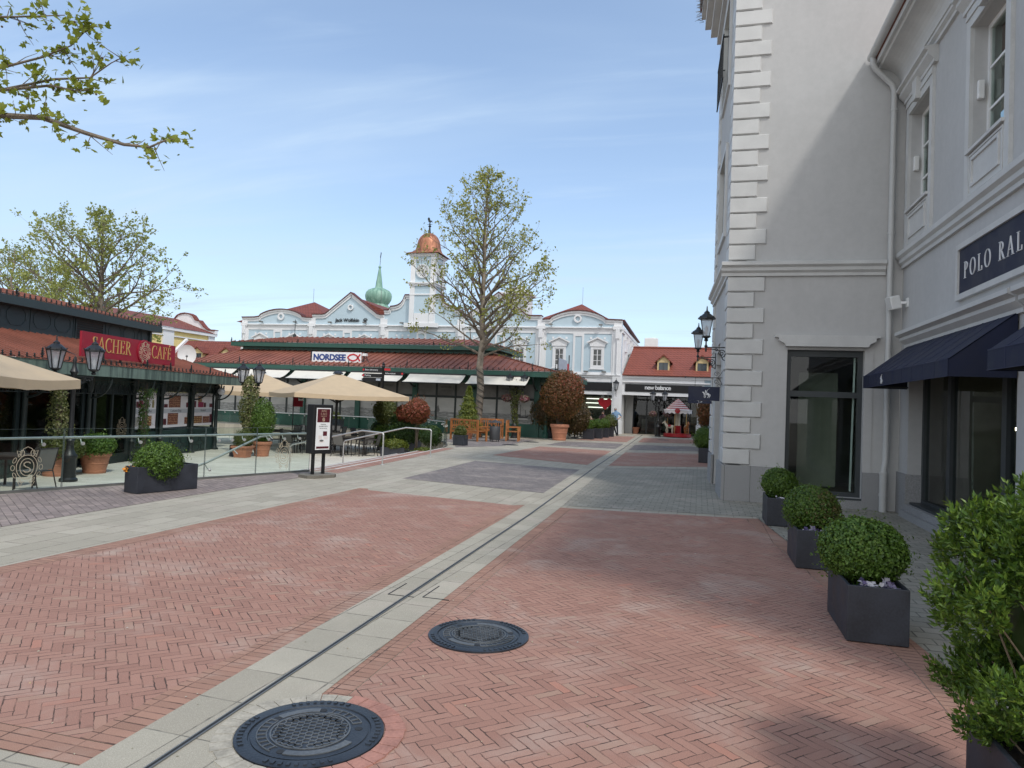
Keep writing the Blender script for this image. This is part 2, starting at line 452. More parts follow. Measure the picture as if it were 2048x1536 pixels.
SER = {
 'P': (.66, _stem(.19) + _bowl(.22)),
 'R': (.76, _stem(.19) + _bowl(.22) + [([(.36, .5), (.72, 0)], TK), ([(.6, .02), (.82, .02)], .04)]),
 'O': (.92, [(arc(.46, .5, .37, .49, 90, 450, 28), [TN + (TK - TN) * abs(math.sin(math.pi * 2 * i / 28)) for i in range(29)])]),
 'C': (.80, [(arc(.46, .5, .37, .49, 48, 312, 22), [TN + (TK - TN) * max(0, math.sin(math.pi * i / 22)) for i in range(23)]), ([(.70, .98), (.71, .74)], .04), ([(.72, .02), (.72, .2)], .03)]),
 'L': (.66, _stem(.19) + [([(.12, .025), (.60, .025)], .05), ([(.60, 0), (.61, .26)], .05)]),
 'A': (.84, [([(.10, 0), (.42, 1)], TN), ([(.42, 1), (.72, 0)], TK), ([(.2, .33), (.6, .33)], .045), ([(.0, .02), (.22, .02)], .04), ([(.58, .02), (.86, .02)], .04)]),
 'H': (.92, _stem(.19) + _stem(.73) + [([(.2, .52), (.72, .52)], .05)]),
 'U': (.88, [([(.19, 1), (.19, .3)] + arc(.45, .3, .26, .28, 180, 360) + [(.71, 1)], [TK, TK] + [TK + (TN - TK) * i / 14 for i in range(15)] + [TN]), ([(.04, .98), (.34, .98)], .04), ([(.58, .98), (.84, .98)], .04)]),
 'E': (.70, _stem(.19) + [([(.1, .025), (.60, .025)], .05), ([(.1, .975), (.57, .975)], .05), ([(.2, .52), (.46, .52)], .05), ([(.60, 0), (.62, .24)], .05), ([(.57, 1), (.57, .78)], .05), ([(.46, .42), (.46, .62)], .04)]),
 'F': (.66, _stem(.19) + [([(.1, .975), (.57, .975)], .05), ([(.2, .52), (.46, .52)], .05), ([(.57, 1), (.57, .76)], .05), ([(.46, .42), (.46, .62)], .04)]),
 'N': (.92, [([(.17, 0), (.17, 1)], TN), ([(.74, 0), (.74, 1)], TN), ([(.17, 1), (.74, 0)], TK), ([(.03, .02), (.31, .02)], .04), ([(.0, .98), (.2, .98)], .04), ([(.6, .98), (.88, .98)], .04)]),
 'S': (.62, [([(.52, .80), (.46, .93), (.32, .975), (.18, .93), (.12, .79), (.16, .66), (.32, .54), (.47, .42), (.53, .26), (.47, .10), (.31, .025), (.15, .07), (.08, .22)],
              [.04, .05, .05, .09, .12, .13, .14, .14, .12, .09, .05, .05, .04]), ([(.52, .98), (.525, .74)], .04), ([(.075, .02), (.075, .26)], .04)]),
 ' ': (.42, []),
}
SER['\u00c9'] = (.70, SER['E'][1] + [([(.32, 1.06), (.46, 1.24)], [.05, .10])])
def stroke_add(mb, strokes, org, right, up, size, ext=.006, mi=0):
    right, up, org = Vector(right).normalized(), Vector(up).normalized(), Vector(org); nrm = right.cross(up)
    for pts, w in strokes:
        P = [Vector((p[0], p[1])) for p in pts]; k = len(P)
        W = w if isinstance(w, (list, tuple)) else [w] * k
        L, Rr = [], []
        for i, p in enumerate(P):
            d = P[min(i + 1, k - 1)] - P[max(i - 1, 0)]
            d = d.normalized() if d.length > 1e-9 else Vector((1, 0))
            q = Vector((-d.y, d.x)) * W[i] / 2
            L.append(p + q); Rr.append(p - q)
        T = lambda q, e: org + right * (q.x * size) + up * (q.y * size) + nrm * e
        vs = [T(q, ext) for q in L] + [T(q, ext) for q in Rr] + [T(q, -ext) for q in L] + [T(q, -ext) for q in Rr]
        fs = []
        for i in range(k - 1):
            fs += [(i, k + i, k + i + 1, i + 1), (i, i + 1, 2 * k + i + 1, 2 * k + i), (k + i, 3 * k + i, 3 * k + i + 1, k + i + 1)]
        fs += [(0, 2 * k, 3 * k, k), (k - 1, 2 * k - 1, 4 * k - 1, 3 * k - 1)]
        mb.add(vs, fs, mi)
def serif_add(mb, s, org, right, up, size, ext=.006, gap=.12, mi=0, wt=1.0):
    x = 0.0; org = Vector(org); r = Vector(right).normalized()
    for ch in s:
        w, st = SER[ch]
        st = [(p, [q * wt for q in k_] if isinstance(k_, list) else k_ * wt) for p, k_ in st]
        stroke_add(mb, st, org + r * x * size, right, up, size, ext, mi)
        x += w + gap
    return x * size
def crest_strokes(lw=.028):
    """oval shield with an S, a crown and a wreath"""
    st = []
    st.append((arc(0, 0, .30, .38, 0, 360, 28), lw)); st.append((arc(0, 0, .20, .27, 0, 360, 24), lw))
    st.append(([(.10, .11), (.05, .155), (-.03, .16), (-.085, .12), (-.085, .06), (-.03, .01), (.04, -.02), (.095, -.065), (.095, -.12), (.04, -.16), (-.04, -.16), (-.10, -.11)], lw * 1.5))
    st.append(([(-.26, .36), (-.30, .52), (-.17, .47), (-.12, .58), (0, .64), (.12, .58), (.17, .47), (.30, .52), (.26, .36)], lw))
    st.append((arc(-.15, .44, .06, .10, 0, 360, 10), lw)); st.append((arc(.15, .44, .06, .10, 0, 360, 10), lw))
    for sx in (-1, 1):
        for k in range(5):
            a = R(-62 + 30 * k); cx, cy = sx * .40 * math.cos(a), .47 * math.sin(a)
            st.append(([(cx + .055 * math.cos(q + a * sx), cy + .085 * math.sin(q)) for q in [2 * math.pi * i / 8 for i in range(9)]], lw * .8))
        st.append(([(sx * .08, -.44), (sx * .17, -.60), (sx * .24, -.46)], lw))
    return st

# ------------------------------------------------------------------ foliage
def leaves(name, mat, parent, pts, size, rng, w=.32, nrm=None, up=0.25, var=.35, local=True, shape='diamond', sag=.12):
    """one small folded leaf per point; pts (N,3) in the parent's frame"""
    pts = np.asarray(pts, float); n = len(pts)
    if nrm is None:
        d = rng.normal(size=(n, 3)); d[:, 2] = np.abs(d[:, 2]) * .6 + up
    else:
        d = np.asarray(nrm) + rng.normal(size=(n, 3)) * .45
    d /= np.linalg.norm(d, axis=1)[:, None] + 1e-9
    a = rng.normal(size=(n, 3)); a -= d * (a * d).sum(1)[:, None]; a /= np.linalg.norm(a, axis=1)[:, None] + 1e-9
    b = np.cross(d, a)
    L = (size * (1 + rng.uniform(-var, var, n)))[:, None]
    if shape == 'diamond':
        prof = [(0, 0, 0), (.5, w, .10), (1, 0, -sag), (.5, -w, .10)]; tri = [(0, 1, 2), (0, 2, 3)]
    elif shape == 'lance':
        prof = [(0, 0, 0), (.45, w, .05), (1, 0, -sag), (.45, -w, .05)]; tri = [(0, 1, 2), (0, 2, 3)]
    else:                                                   # five-lobed plane leaf
        lob = [(0, 0), (.02, .22), (.16, .50), (.34, .27), (.62, .46), (.64, .20), (1.05, 0), (.64, -.20), (.62, -.46), (.34, -.27), (.16, -.50), (.02, -.22)]
        prof = [(.34, 0, .05)] + [(x, y, -.10 * abs(y) - .06 * x) for x, y in lob]
        tri = [(0, 1 + i, 1 + (i + 1) % 12) for i in range(12)]
    k = len(prof)
    V = np.empty((n, k, 3))
    for i, (u, v, h) in enumerate(prof): V[:, i] = pts + a * (L * u) + b * (L * v) + d * (L * h)
    F = (np.arange(n)[:, None, None] * k + np.array(tri)[None]).reshape(-1, 3)
    me = bpy.data.meshes.new(name)
    me.vertices.add(n * k); me.vertices.foreach_set('co', V.reshape(-1))
    me.loops.add(F.size); me.loops.foreach_set('vertex_index', F.reshape(-1).astype(np.int32))
    me.polygons.add(len(F)); me.polygons.foreach_set('loop_start', (np.arange(len(F)) * 3).astype(np.int32))
    me.materials.append(M[mat] if isinstance(mat, str) else mat)
    me.update(calc_edges=True); me.validate()
    o = bpy.data.objects.new(name, me); COL.objects.link(o)
    if parent is not None: o.parent = parent
    return o
def blob_points(rng, n, c, r, lumps=9, depth=.28, squash=(1, 1, 1)):
    """points in the outer layer of a lumpy ball, with outward normals"""
    d = rng.normal(size=(n, 3)); d /= np.linalg.norm(d, axis=1)[:, None]
    k = rng.normal(size=(lumps, 3)); k /= np.linalg.norm(k, axis=1)[:, None]
    amp = rng.uniform(-.16, .14, lumps)
    f = 1 + (np.exp(-((1 - d @ k.T) * 6)) * amp).sum(1)
    rad = f * (1 - depth * rng.random(n) ** 1.7)
    return np.array(c) + d * np.array(squash) * (r * rad)[:, None], d
# ================================================================== SETTING: ground, terrace, paving
E0 = [(-8.30, 15.2), (-8.62, 19.9), (-9.02, 24.4)]
TERR = [(-60, 2), (-12.5, 2), (-10.4, 8.65), (-8.46, 14.38), (-8.30, 15.2), (-8.62, 19.9), (-9.02, 24.4), (-9.25, 25.6), (-10.0, 27.6), (-11.6, 29.4),
        (-13.6, 31.4), (-16, 32.6), (-20, 33), (-60, 33)]
g = sheet('ground', [(-400, -200), (400, -200), (400, 600), (-400, 600)], -.72, 'slab')
# plaza slab: everything but the sunken terrace, with its retaining sides
mb = MB()
outer = [(-60, -20), (60, -20), (60, 120), (-60, 120)]
poly = [(-60, -20), (60, -20), (60, 120), (-60, 120)] + TERR[::-1]
n = len(poly)
mb.add([(x, y, 0) for x, y in poly] + [(x, y, -.72) for x, y in poly], [tuple(range(n))] + [(i, n + i, n + (i + 1) % n, (i + 1) % n) for i in range(n)])
pl = mb.build('plaza_pavement', 'slab'); pl['kind'] = 'structure'
if pl.data.polygons[0].normal.z < 0: pl.data.flip_normals()
sheet('terrace_floor', [(-60, 2), (-12.4, 2), (-8.0, 14.3), (-8.0, 26), (-11, 31), (-16, 33.5), (-60, 33.5)], -.6, 'plank')
# broad steps down to the terrace: clinker treads with white nosings
def shift(p, d, k=0.0): return [(x - d - k * i, y) for i, (x, y) in enumerate(p)]
edges = [E0, shift(E0, .95), shift(E0, 1.85, -.05), shift(E0, 2.7, -.1)]
for i in range(3):
    z = -.15 * (i + 1)
    a, b = edges[i], edges[i + 1]
    m1 = MB(); quad = a + b[::-1]; q = len(quad)
    m1.add([(x, y, z) for x, y in quad] + [(x, y, -.6) for x, y in quad], [tuple(range(q))] + [(j, q + j, q + (j + 1) % q, (j + 1) % q) for j in range(q)])
    o = m1.build('terrace_step', 'red'); o['kind'] = 'structure'
    if o.data.polygons[0].normal.z < 0: o.data.flip_normals()
for i in range(4):
    z = -.15 * i + .004
    a = edges[i]; strip = a + shift(a, -.07)[::-1]
    sheet('step_nosing', strip, z, 'nosing')
# top edge of the stair: a curved clinker band on the plaza
sheet('stair_border_paving', [(-8.22, 14.6), *[(x + .07, y) for x, y in E0], (-8.6, 24.6), (-8.15, 19.9), (-7.75, 14.4)], .004, 'red')

# paving fields, each a few millimetres above the slab
Zs = .004
drainL = [(-2.60, -3), (-2.62, 2.6), (-2.74, 10.6), (-3.10, 20.5), (-3.30, 30), (-3.78, 47)]
drainR = [(-2.02, -3), (-2.04, 3.7), (-2.20, 11.8), (-2.52, 20.5), (-2.78, 30), (-3.28, 47)]
def lerp_x(line, y):
    for (x0, y0), (x1, y1) in zip(line, line[1:]):
        if y0 <= y <= y1: return x0 + (x1 - x0) * (y - y0) / (y1 - y0)
    return line[-1][0]
def field(name, mat, pts, z=Zs): return sheet(name, pts, z, mat)
def dl(y): return (lerp_x(drainL, y), y)
def dr(y): return (lerp_x(drainR, y), y)
field('red_brick_paving', 'red', [(-6.02, 2.85), (-2.85, 2.85), (-2.97, 11.6), (-5.87, 12.1)])
field('red_brick_border', 'red_border', [(-2.85, 2.85), dl(2.85), dl(11.75), (-2.97, 11.6)])
field('red_brick_border', 'red_border', [(-6.02, 2.65), dl(2.65), dl(2.845), (-6.02, 2.845)])
field('red_brick_border', 'red_border', [(-6.25, 2.65), (-6.025, 2.65), (-5.875, 12.1), (-5.98, 12.3), (-6.15, 12.3)])
field('red_brick_paving', 'red', [(-1.83, -2.5), (1.45, -2.5), (1.45, 5.4), (1.28, 7.5), (.75, 12.1), (-2.0, 11.75), (-1.9, 6)])
field('red_brick_border', 'red_border', [dr(-2.5), (-1.835, -2.5), (-1.905, 6), (-2.005, 11.75), dr(11.75)])
field('red_brick_border', 'red_border', [(1.455, -2.5), (1.72, -2.5), (1.72, 5.4), (1.5, 7.5), (.98, 12.2), (.755, 12.1), (1.285, 7.5), (1.455, 5.4)])
field('grey_brick_paving', 'grey_clinker', [(-6.15, 14.29), dl(13.5), dl(19.05), (-6.26, 19.8)])
field('right_pavement', 'paver', [dr(12.0), (.95, 12.4), (1.72, 5.4), (1.78, -5), (6.0, -5), (6.0, 22.5), (.4, 21.9), dr(20.2)])
field('red_brick_paving', 'red', [(-6.5, 22.4), dl(20.75), dl(28.2), (-6.28, 28.6)])
field('red_brick_paving', 'red', [dr(20.9), (.37, 22.7), (.9, 22.9), (.9, 29.9), (.48, 29.8), dr(27.7)])
field('grey_brick_paving', 'grey_clinker', [(-6.34, 29.9), dl(29.7), dl(34.5), (-6.19, 33.8)])
field('grey_brick_paving', 'grey_clinker', [dr(29.5), (.9, 31.7), (.9, 35.7), dr(34)])
field('red_brick_paving', 'red', [(-6.05, 35.8), dl(36.2), dl(44.2), (-5.8, 42.3)])
field('red_brick_paving', 'red', [dr(36.7), (.9, 38.8), (.9, 44.3), dr(42.8)])
field('outer_clinker_paving', 'brown_clinker', [(-12.4, 1.9), (-10.33, 8.6), (-8.42, 14.3), (-7.95, 13.8), (-7.98, 9.3), (-7.96, -3), (-12.4, -3)])
field('stone_seat_border', 'slab', [(-11.3, 29.0), (-9.9, 27.4), (-9.15, 25.5), (-8.9, 24.6), (-8.75, 24.9), (-9.0, 25.7), (-9.75, 27.5), (-11.2, 29.2)], .008)
field('grey_brick_paving', 'grey_clinker', [(-11.0, 29.4), (-9.7, 27.7), (-8.75, 25.2), (-7.6, 27.5), (-7.6, 33.8), (-11.0, 33.8)])
# drainage band and its slot
mbd = MB(); mbd.add([(x - .012, y, .0075) for x, y in drainL] + [(x + .012, y, .0075) for x, y in drainR], [(i, 6 + i, 7 + i, 1 + i) for i in range(5)])
o = mbd.build('drain_band_paving', 'band'); o['kind'] = 'structure'
if o.data.polygons[0].normal.z < 0: o.data.flip_normals()
M['slot'] = plain('drain_slot', (.02, .02, .02), .6, bump=0)
ch = root('drain_channel', 'long narrow slotted steel drain running down the middle of the pale stone band', 'drain', (-2.33, 10, 0))
cen = [((a[0] + b[0]) / 2, a[1]) for a, b in zip(drainL, drainR)]
mb = MB()
for (x0, y0), (x1, y1) in zip(cen, cen[1:]):
    mb.add([(x0 - .008, y0, .012), (x0 + .008, y0, .012), (x1 + .008, y1, .012), (x1 - .008, y1, .012)], [(0, 1, 2, 3)])
mb.build('slot', 'slot', ch, world=True)
mb = MB()
for s_ in (-1, 1):
    for (x0, y0), (x1, y1) in zip(cen, cen[1:]):
        a, b = (.008, .016) if s_ > 0 else (-.016, -.008)
        mb.prism([(x0 + a, y0), (x0 + b, y0), (x1 + b, y1), (x1 + a, y1)], 'z', .0075, .015)
M['galv'] = plain('dull_galvanised_steel', (.22, .22, .21), .5, .7, bump=.05)
mb.build('steel_edge', 'galv', ch, world=True)
insp = MB()
for (x, y) in ((-2.44, 5.95), (-2.13, 5.98)):
    for a, b in (((x - .12, y - .2), (x - .12, y + .2)), ((x - .12, y - .2), (x + .12, y - .2))):
        insp.bar((a[0], a[1], .008), (b[0], b[1], .008), .010, .006)
insp.build('inspection_lid_gap', 'slot', ch, world=True)

# manhole covers
M['iron'] = plain('worn_cast_iron', (.045, .052, .062), .38, .55, var=.35, bump=.35, scale=5, fine=90)
M['iron_worn'] = plain('rubbed_cast_iron', (.16, .165, .165), .45, .55, var=.3, bump=.3, scale=6)
M['ring_stone'] = plain('concrete_ring_stone', (.36, .33, .27), .9, var=.3, bump=.5, scale=8)
M['ring_brick'] = plain('red_ring_brick', (.36, .175, .135), .9, var=.25, bump=.5, scale=8)
def manhole(x, y, rot, label, stone_side):
    t = root('manhole_cover', label, 'manhole cover', (x, y, 0), rot, 'manhole covers in the paving')
    f = MB(); f.lathe([(.365, .0), (.365, .016), (.352, .019), (.300, .019), (.297, .012), (.288, .012)], n=64)
    for k in range(56):
        if k % 14 in (5, 6, 7, 8, 9): continue
        a = 2 * math.pi * k / 56
        f.cbox((.336 * math.cos(a), .336 * math.sin(a), .021), (.026, .017, .006), a)
    f.build('frame_ring', 'iron', t, smooth=True)
    c = MB(); c.lathe([(.287, .0), (.287, .016), (.24, .018), (0, .018)], n=64)
    lid = c.build('lid', 'iron', t, smooth=True)
    h = MB()
    s = .021
    for i in range(-9, 10):
        for j in range(-10, 11):
            px, py = (i * 1.5 * s), (j + .5 * (i % 2)) * 1.732 * s
            if math.hypot(px, py) < .172:
                for k in range(6):
                    a0, a1 = R(60 * k), R(60 * k + 60)
                    if k < 3 or math.hypot(px, py) > .15:
                        h.bar((px + s * math.cos(a0), py + s * math.sin(a0), .0195), (px + s * math.cos(a1), py + s * math.sin(a1), .0195), .006, .005)
    h.lathe([(.190, .017), (.190, .0225), (.197, .0225), (.197, .017)], n=64)
    for (r0, a0, a1) in ((.258, 20, 78), (.212, 20, 78), (.258, 150, 235), (.212, 150, 235)):
        h.tube([(r0 * math.cos(R(a)), r0 * math.sin(R(a)), .019) for a in range(a0, a1 + 1, 4)], .0035, 4)
    for a0, a1 in ((20, 78), (150, 235)):
        for a in range(a0, a1 + 1, 10):
            h.bar((.212 * math.cos(R(a)), .212 * math.sin(R(a)), .02), (.258 * math.cos(R(a)), .258 * math.sin(R(a)), .02), .005)
    h.build('raised_pattern', 'iron_worn', lid)
    p = MB()
    for a0, a1 in ((88, 140), (250, 330)):
        pts = [(r * math.cos(R(a)), r * math.sin(R(a))) for r, sgn in ((.215, 1), (.255, -1)) for a in range(a0, a1 + 1, 4)[::sgn]]
        p.prism(pts, 'z', .017, .0215)
    p.build('lettering_plate', 'iron_worn', lid)
    b = MB()
    for a in (84, 145, 245, 5):
        b.lathe([(.020, .0), (.020, .0195), (0, .0195)], (.236 * math.cos(R(a)), .236 * math.sin(R(a)), 0), 10)
    b.build('bolt_recess', 'slot', lid)
    # soldier ring of cut stones
    a0 = a1 = 0
    for nm, mt, a0, a1 in () if stone_side == (0, 0) else (('ring_stone', 'ring_stone', stone_side[0], stone_side[1]), ('ring_brick', 'ring_brick', stone_side[1], stone_side[0] + 360)):
        if a1 <= a0: continue
        q = MB(); k = int((a1 - a0) / 11)
        for i in range(k):
            b0, b1 = R(a0 + (a1 - a0) * i / k + .35), R(a0 + (a1 - a0) * (i + 1) / k - .35)
            jit = random.uniform(-.02, .012)
            pts = [(.372 * math.cos(b0), .372 * math.sin(b0)), ((.468 + jit) * math.cos(b0), (.468 + jit) * math.sin(b0)), ((.468 + jit) * math.cos(b1), (.468 + jit) * math.sin(b1)), (.372 * math.cos(b1), .372 * math.sin(b1))]
            q.prism(pts, 'z', .0, .0115 + random.uniform(0, .001))
        q.build(nm, mt, t)
    if a1 == a0 or stone_side == (0, 0): return
M['joint_dirt'] = plain('joint_dirt', (.085, .065, .052), .95, var=.3, bump=.3)
random.seed(3)
manhole(-1.84, 3.26, R(20), 'dark cast iron manhole cover half ringed by pale stones beside the drain band', (70, 250))
manhole(-1.50, 5.0, R(140), 'dark cast iron manhole cover lying wholly in red brick, farther of the two round covers', (0, 0))
def slit_grate(x, y, w, d, label):
    t = root('floor_grate', label, 'drain grate', (x, y, 0), 0, 'flat drain covers far down the street')
    m_ = MB(); m_.lathe([(w / 2, .0), (w / 2, .012), (w * .46, .016), (0, .016)], n=32); m_.build('lid', 'iron', t, smooth=True)
    k_ = MB(); k_.lathe([(w * .50, .0), (w * .50, .010), (w * .56, .010), (w * .56, 0)], n=32); k_.build('frame_ring', 'iron_worn', t)
slit_grate(-7.55, 28.6, .62, .5, 'round dark drain cover in the pale paving near the terracotta pot, nearer one')
slit_grate(-7.35, 31.6, .62, .5, 'round dark drain cover in the pale paving right before the terracotta pot')
slit_grate(-1.3, 33.0, .62, .5, 'round dark drain cover in the grey brick right of the far drain band')
slit_grate(-1.9, 41.0, .62, .5, 'round dark drain cover in the far red brick before the lamp post with baskets')
# ================================================================== RIGHT: corner tower house and shop wing
def cornice(mb, prof, a, b, ax='y', sgn=1):
    """prof: list of (out, z); run along y (wall facing -x) or along x (wall facing -y)"""
    pass
def rect_frame(mb, ax, pos, th, u0, u1, z0, z1, w, wt=None):
    """flat rectangular frame standing proud: outer u0..u1, z0..z1, bar width w"""
    wt = wt or w
    def bx(a, b, c, d):
        if ax == 'x': mb.box(pos, pos + th, a, b, c, d)
        else: mb.box(a, b, pos, pos + th, c, d)
    bx(u0, u1, z0, z0 + w); bx(u0, u1, z1 - wt, z1); bx(u0, u0 + w, z0 + w, z1 - wt); bx(u1 - w, u1, z0 + w, z1 - wt)

# ---- shop wing: wall at x = 3.56 facing the street
XW = 3.56
sw = root('shop_building', 'pale grey rendered shop wing with two awnings and tall upper windows', 'building', (XW, 9, 0))
UW = [13.49, 10.46, 7.43]                                   # upper window centres (y)
holes = [(c - .60, c + .60, 5.46, 7.22) for c in UW] + [(9.46, 13.87, .22, 2.97), (4.6, 8.95, .22, 2.97)]
mb = MB().wall('x', XW, .34, 3.3, 14.45, 0.0, 8.25, holes)
mb.build('wall', 'stucco', sw, world=True)
mb = MB()
mb.box(3.9, 9.8, 4.1, 4.3, 0, 8.25); mb.box(9.6, 9.8, 4.3, 14.45, 0, 8.25)
mb.build('rear_wall', 'stucco', sw, world=True)
# string course
mb = MB()
mb.prism([(XW, 4.46), (XW - .05, 4.46), (XW - .05, 4.52), (XW - .09, 4.55), (XW - .09, 4.62), (XW - .14, 4.66), (XW - .14, 4.74), (XW, 4.79)], 'y', 4.1, 14.4)
mb.v = [(x, y, z) for x, y, z in mb.v]
mb.build('string_course', 'trim', sw, world=True)
# eaves cornice, coved
mb = MB()
pr = [(XW, 7.78), (XW - .05, 7.78), (XW - .05, 7.84), (XW - .10, 7.87), (XW - .10, 7.93)]
for i in range(9):
    q = R(90 * i / 8); pr.append((XW - .12 - .36 * (1 - math.cos(q)), 7.93 + .33 * math.sin(q)))
pr += [(XW - .50, 8.30), (XW - .56, 8.30), (XW - .56, 8.40), (XW, 8.40)]
mb.prism(pr, 'y', 3.2, 14.44)
mb.build('eaves_cornice', 'trim', sw, world=True)
M['roof_tile'] = plain('dark_red_roof_tile', (.20, .075, .055), .8, var=.25, bump=.5, fine=20)
mb = MB(); mb.prism([(XW - .62, 8.41), (XW + 3.1, 10.7), (XW + 6.4, 8.41)], 'y', 3.15, 14.44)
rf = mb.build('roof', 'roof_tile', sw, world=True)
mb = MB()
ring = [(XW - .63 + .075 * math.cos(R(180 + a)), 8.47 + .075 * math.sin(R(180 + a))) for a in range(-10, 191, 20)]
ring2 = [(XW - .63 + .062 * math.cos(R(180 + a)), 8.47 + .062 * math.sin(R(180 + a))) for a in range(190, -11, -20)]
mb.prism(ring + ring2, 'y', 3.2, 14.42)
for y in np.arange(4.5, 14.4, 1.1): mb.prism([(XW - .71, 8.475), (XW - .71, 8.49), (XW - .5, 8.49), (XW - .5, 8.475)], 'y', y, y + .025)
mb.build('gutter', 'pipe', sw, world=True, smooth=True)
# plinths
mb = MB()
for a, b in ((13.84, 14.45), (8.92, 9.49), (4.1, 4.63)): mb.box(XW - .035, XW + .35, a, b, 0, .74)
mb.build('plinth', 'granite', sw, world=True)
# upper windows
def upper_window(c):
    w = MB()
    y0, y1 = c - .60, c + .60
    xi = XW + .17
    rect_frame(w, 'x', xi, .06, y0, y1, 5.46, 7.22, .07)
    w.box(xi + .005, xi + .055, c - .03, c + .03, 5.53, 7.15)
    for z in (6.0, 6.58): w.box(xi + .01, xi + .05, y0 + .07, c - .03, z, z + .035); w.box(xi + .01, xi + .05, c + .03, y1 - .07, z, z + .035)
    win = w.build('window', 'white', sw, world=True)
    MB().box(xi + .02, xi + .03, y0 + .06, y1 - .06, 5.52, 7.16).build('pane', 'glass', win, world=True)
    MB().box(xi + .35, xi + .37, y0 - .3, y1 + .3, 5.2, 7.4).build('blind', 'beige_in', win, world=True)
    t = MB()
    x0, x1 = XW - .05, XW + .001                            # surround
    t.box(x0, x1, y0 - .15, y0 - .005, 4.80, 7.36); t.box(x0, x1, y1 + .005, y1 + .15, 4.80, 7.36); t.box(x0, x1, y0 - .005, y1 + .005, 7.225, 7.36)
    t.box(x0 + .01, x1, y0 - .005, y1 + .005, 4.80, 5.40)
    rect_frame(t, 'x', x0 - .015, .03, y0 + .12, y1 - .12, 4.92, 5.33, .045)
    rect_frame(t, 'x', x0 - .004, .02, y0 + .02, y1 - .02, 4.82, 5.39, .03)
    t.prism([(XW - .05, 7.50), (XW - .07, 7.36), (XW + .001, 7.36), (XW + .001, 7.50)], 'y', y0 - .15, y1 + .15)
    # hood with shaped keystone
    t.prism([(XW, 7.50), (XW - .07, 7.50), (XW - .07, 7.56), (XW - .16, 7.64), (XW - .16, 7.70), (XW - .22, 7.72), (XW - .22, 7.76), (XW, 7.79)], 'y', y0 - .27, y1 + .27)
    t.prism([(c - .09, 7.24), (c + .09, 7.24), (c + .14, 7.60), (c - .14, 7.60)], 'x', XW - .13, XW - .045)
    t.build('window_surround', 'trim', win, world=True)
    MB().box(XW - .09, XW + .165, y0 - .03, y1 + .03, 5.41, 5.455).build('sill', 'trim', win, world=True)
    q = MB(); q.box(XW + .04, XW + .12, y1 - .07, y1 - .001, 6.18, 6.44); q.build('window_light', 'white', win, world=True, bevel=.01)
for c in UW: upper_window(c)
# shop windows
def shop_front(y0, y1, mulls):
    xi = XW + .22
    f = MB()
    rect_frame(f, 'x', xi, .10, y0, y1, .22, 2.97, .09, .14)
    for m_ in mulls: f.box(xi, xi + .10, m_ - .075, m_ + .075, .31, 2.83)
    f.box(xi - .18, xi, y0, y1, .222, .26); f.box(xi + .01, xi + .09, y0 + .09, y1 - .09, 2.45, 2.55)
    fr = f.build('shop_window', 'frame', sw, world=True)
    g_ = MB(); g_.box(xi + .045, xi + .055, y0 + .05, y1 - .05, .28, 2.9); g_.build('pane', 'glass', fr, world=True)
    s_ = MB(); s_.box(XW - .12, XW + .2, y0 - .01, y1 + .01, .0, .12); s_.box(XW - .04, XW + .21, y0 - .005, y1 + .005, .12, .222); s_.build('sill', 'granite', fr, world=True)
shop_front(9.46, 13.87, (12.5, 10.42))
shop_front(4.6, 8.95, (7.6, 6.0))
# hoods over the shop windows
for a, b in ((9.46, 13.87), (4.6, 8.95)):
    mb = MB(); mb.prism([(XW, 2.975), (XW - .04, 2.975), (XW - .04, 3.03), (XW - .12, 3.10), (XW - .12, 3.15), (XW - .20, 3.19), (XW - .20, 3.25), (XW, 3.28)], 'y', a - .22, b + .22)
    mb.build('window_hood', 'trim', sw, world=True)
# dim interior behind the glass
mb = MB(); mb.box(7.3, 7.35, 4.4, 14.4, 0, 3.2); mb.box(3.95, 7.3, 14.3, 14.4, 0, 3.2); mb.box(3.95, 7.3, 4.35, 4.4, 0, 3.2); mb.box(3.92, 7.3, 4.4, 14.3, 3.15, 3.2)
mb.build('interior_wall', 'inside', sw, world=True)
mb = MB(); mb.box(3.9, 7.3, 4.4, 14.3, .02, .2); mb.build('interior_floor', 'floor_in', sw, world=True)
mb = MB(); mb.box(5.6, 5.65, 12.7, 14.2, .2, 2.6); mb.box(6.2, 6.25, 9.4, 11.6, .2, 2.5); mb.build('display_panel', 'beige_in', sw, world=True)

def mannequin(x, y, rz, top, low, label):
    t = root('mannequin', label, 'mannequin', (x, y, .2), rz, 'dressed mannequins in the shop window')
    b = MB(); b.lathe([(.0, 1.80), (.06, 1.78), (.085, 1.70), (.08, 1.62), (.05, 1.54), (.045, 1.47)], n=12); b.build('head', 'beige_in', t, smooth=True)
    b = MB(); b.lathe([(.05, 1.50), (.15, 1.44), (.20, 1.36), (.19, 1.2), (.16, 1.0), (.20, .86), (.21, .80)], n=14); b.v = [(x_ * 1.05, y_ * .65, z_) for x_, y_, z_ in b.v]
    for s in (-1, 1): b.tube([(s * .19, 0, 1.38), (s * .25, 0, 1.12), (s * .24, -.06, .88)], [.06, .05, .04], 8)
    b.build('jacket', top, t, smooth=True)
    b = MB()
    for s in (-1, 1): b.tube([(s * .09, 0, .84), (s * .10, 0, .45), (s * .10, .0, .05)], [.10, .075, .05], 8)
    b.build('trousers', low, t, smooth=True)
    b = MB(); b.lathe([(.22, 0), (.22, .02), (0, .02)], n=16); b.build('stand', 'frame', t)
M['coral'] = plain('coral_cloth', (.42, .12, .08), .9); M['tartan'] = plain('muted_red_brown_cloth', (.20, .10, .09), .9, var=.5, scale=14); M['denim'] = plain('dark_denim', (.05, .06, .08), .9)
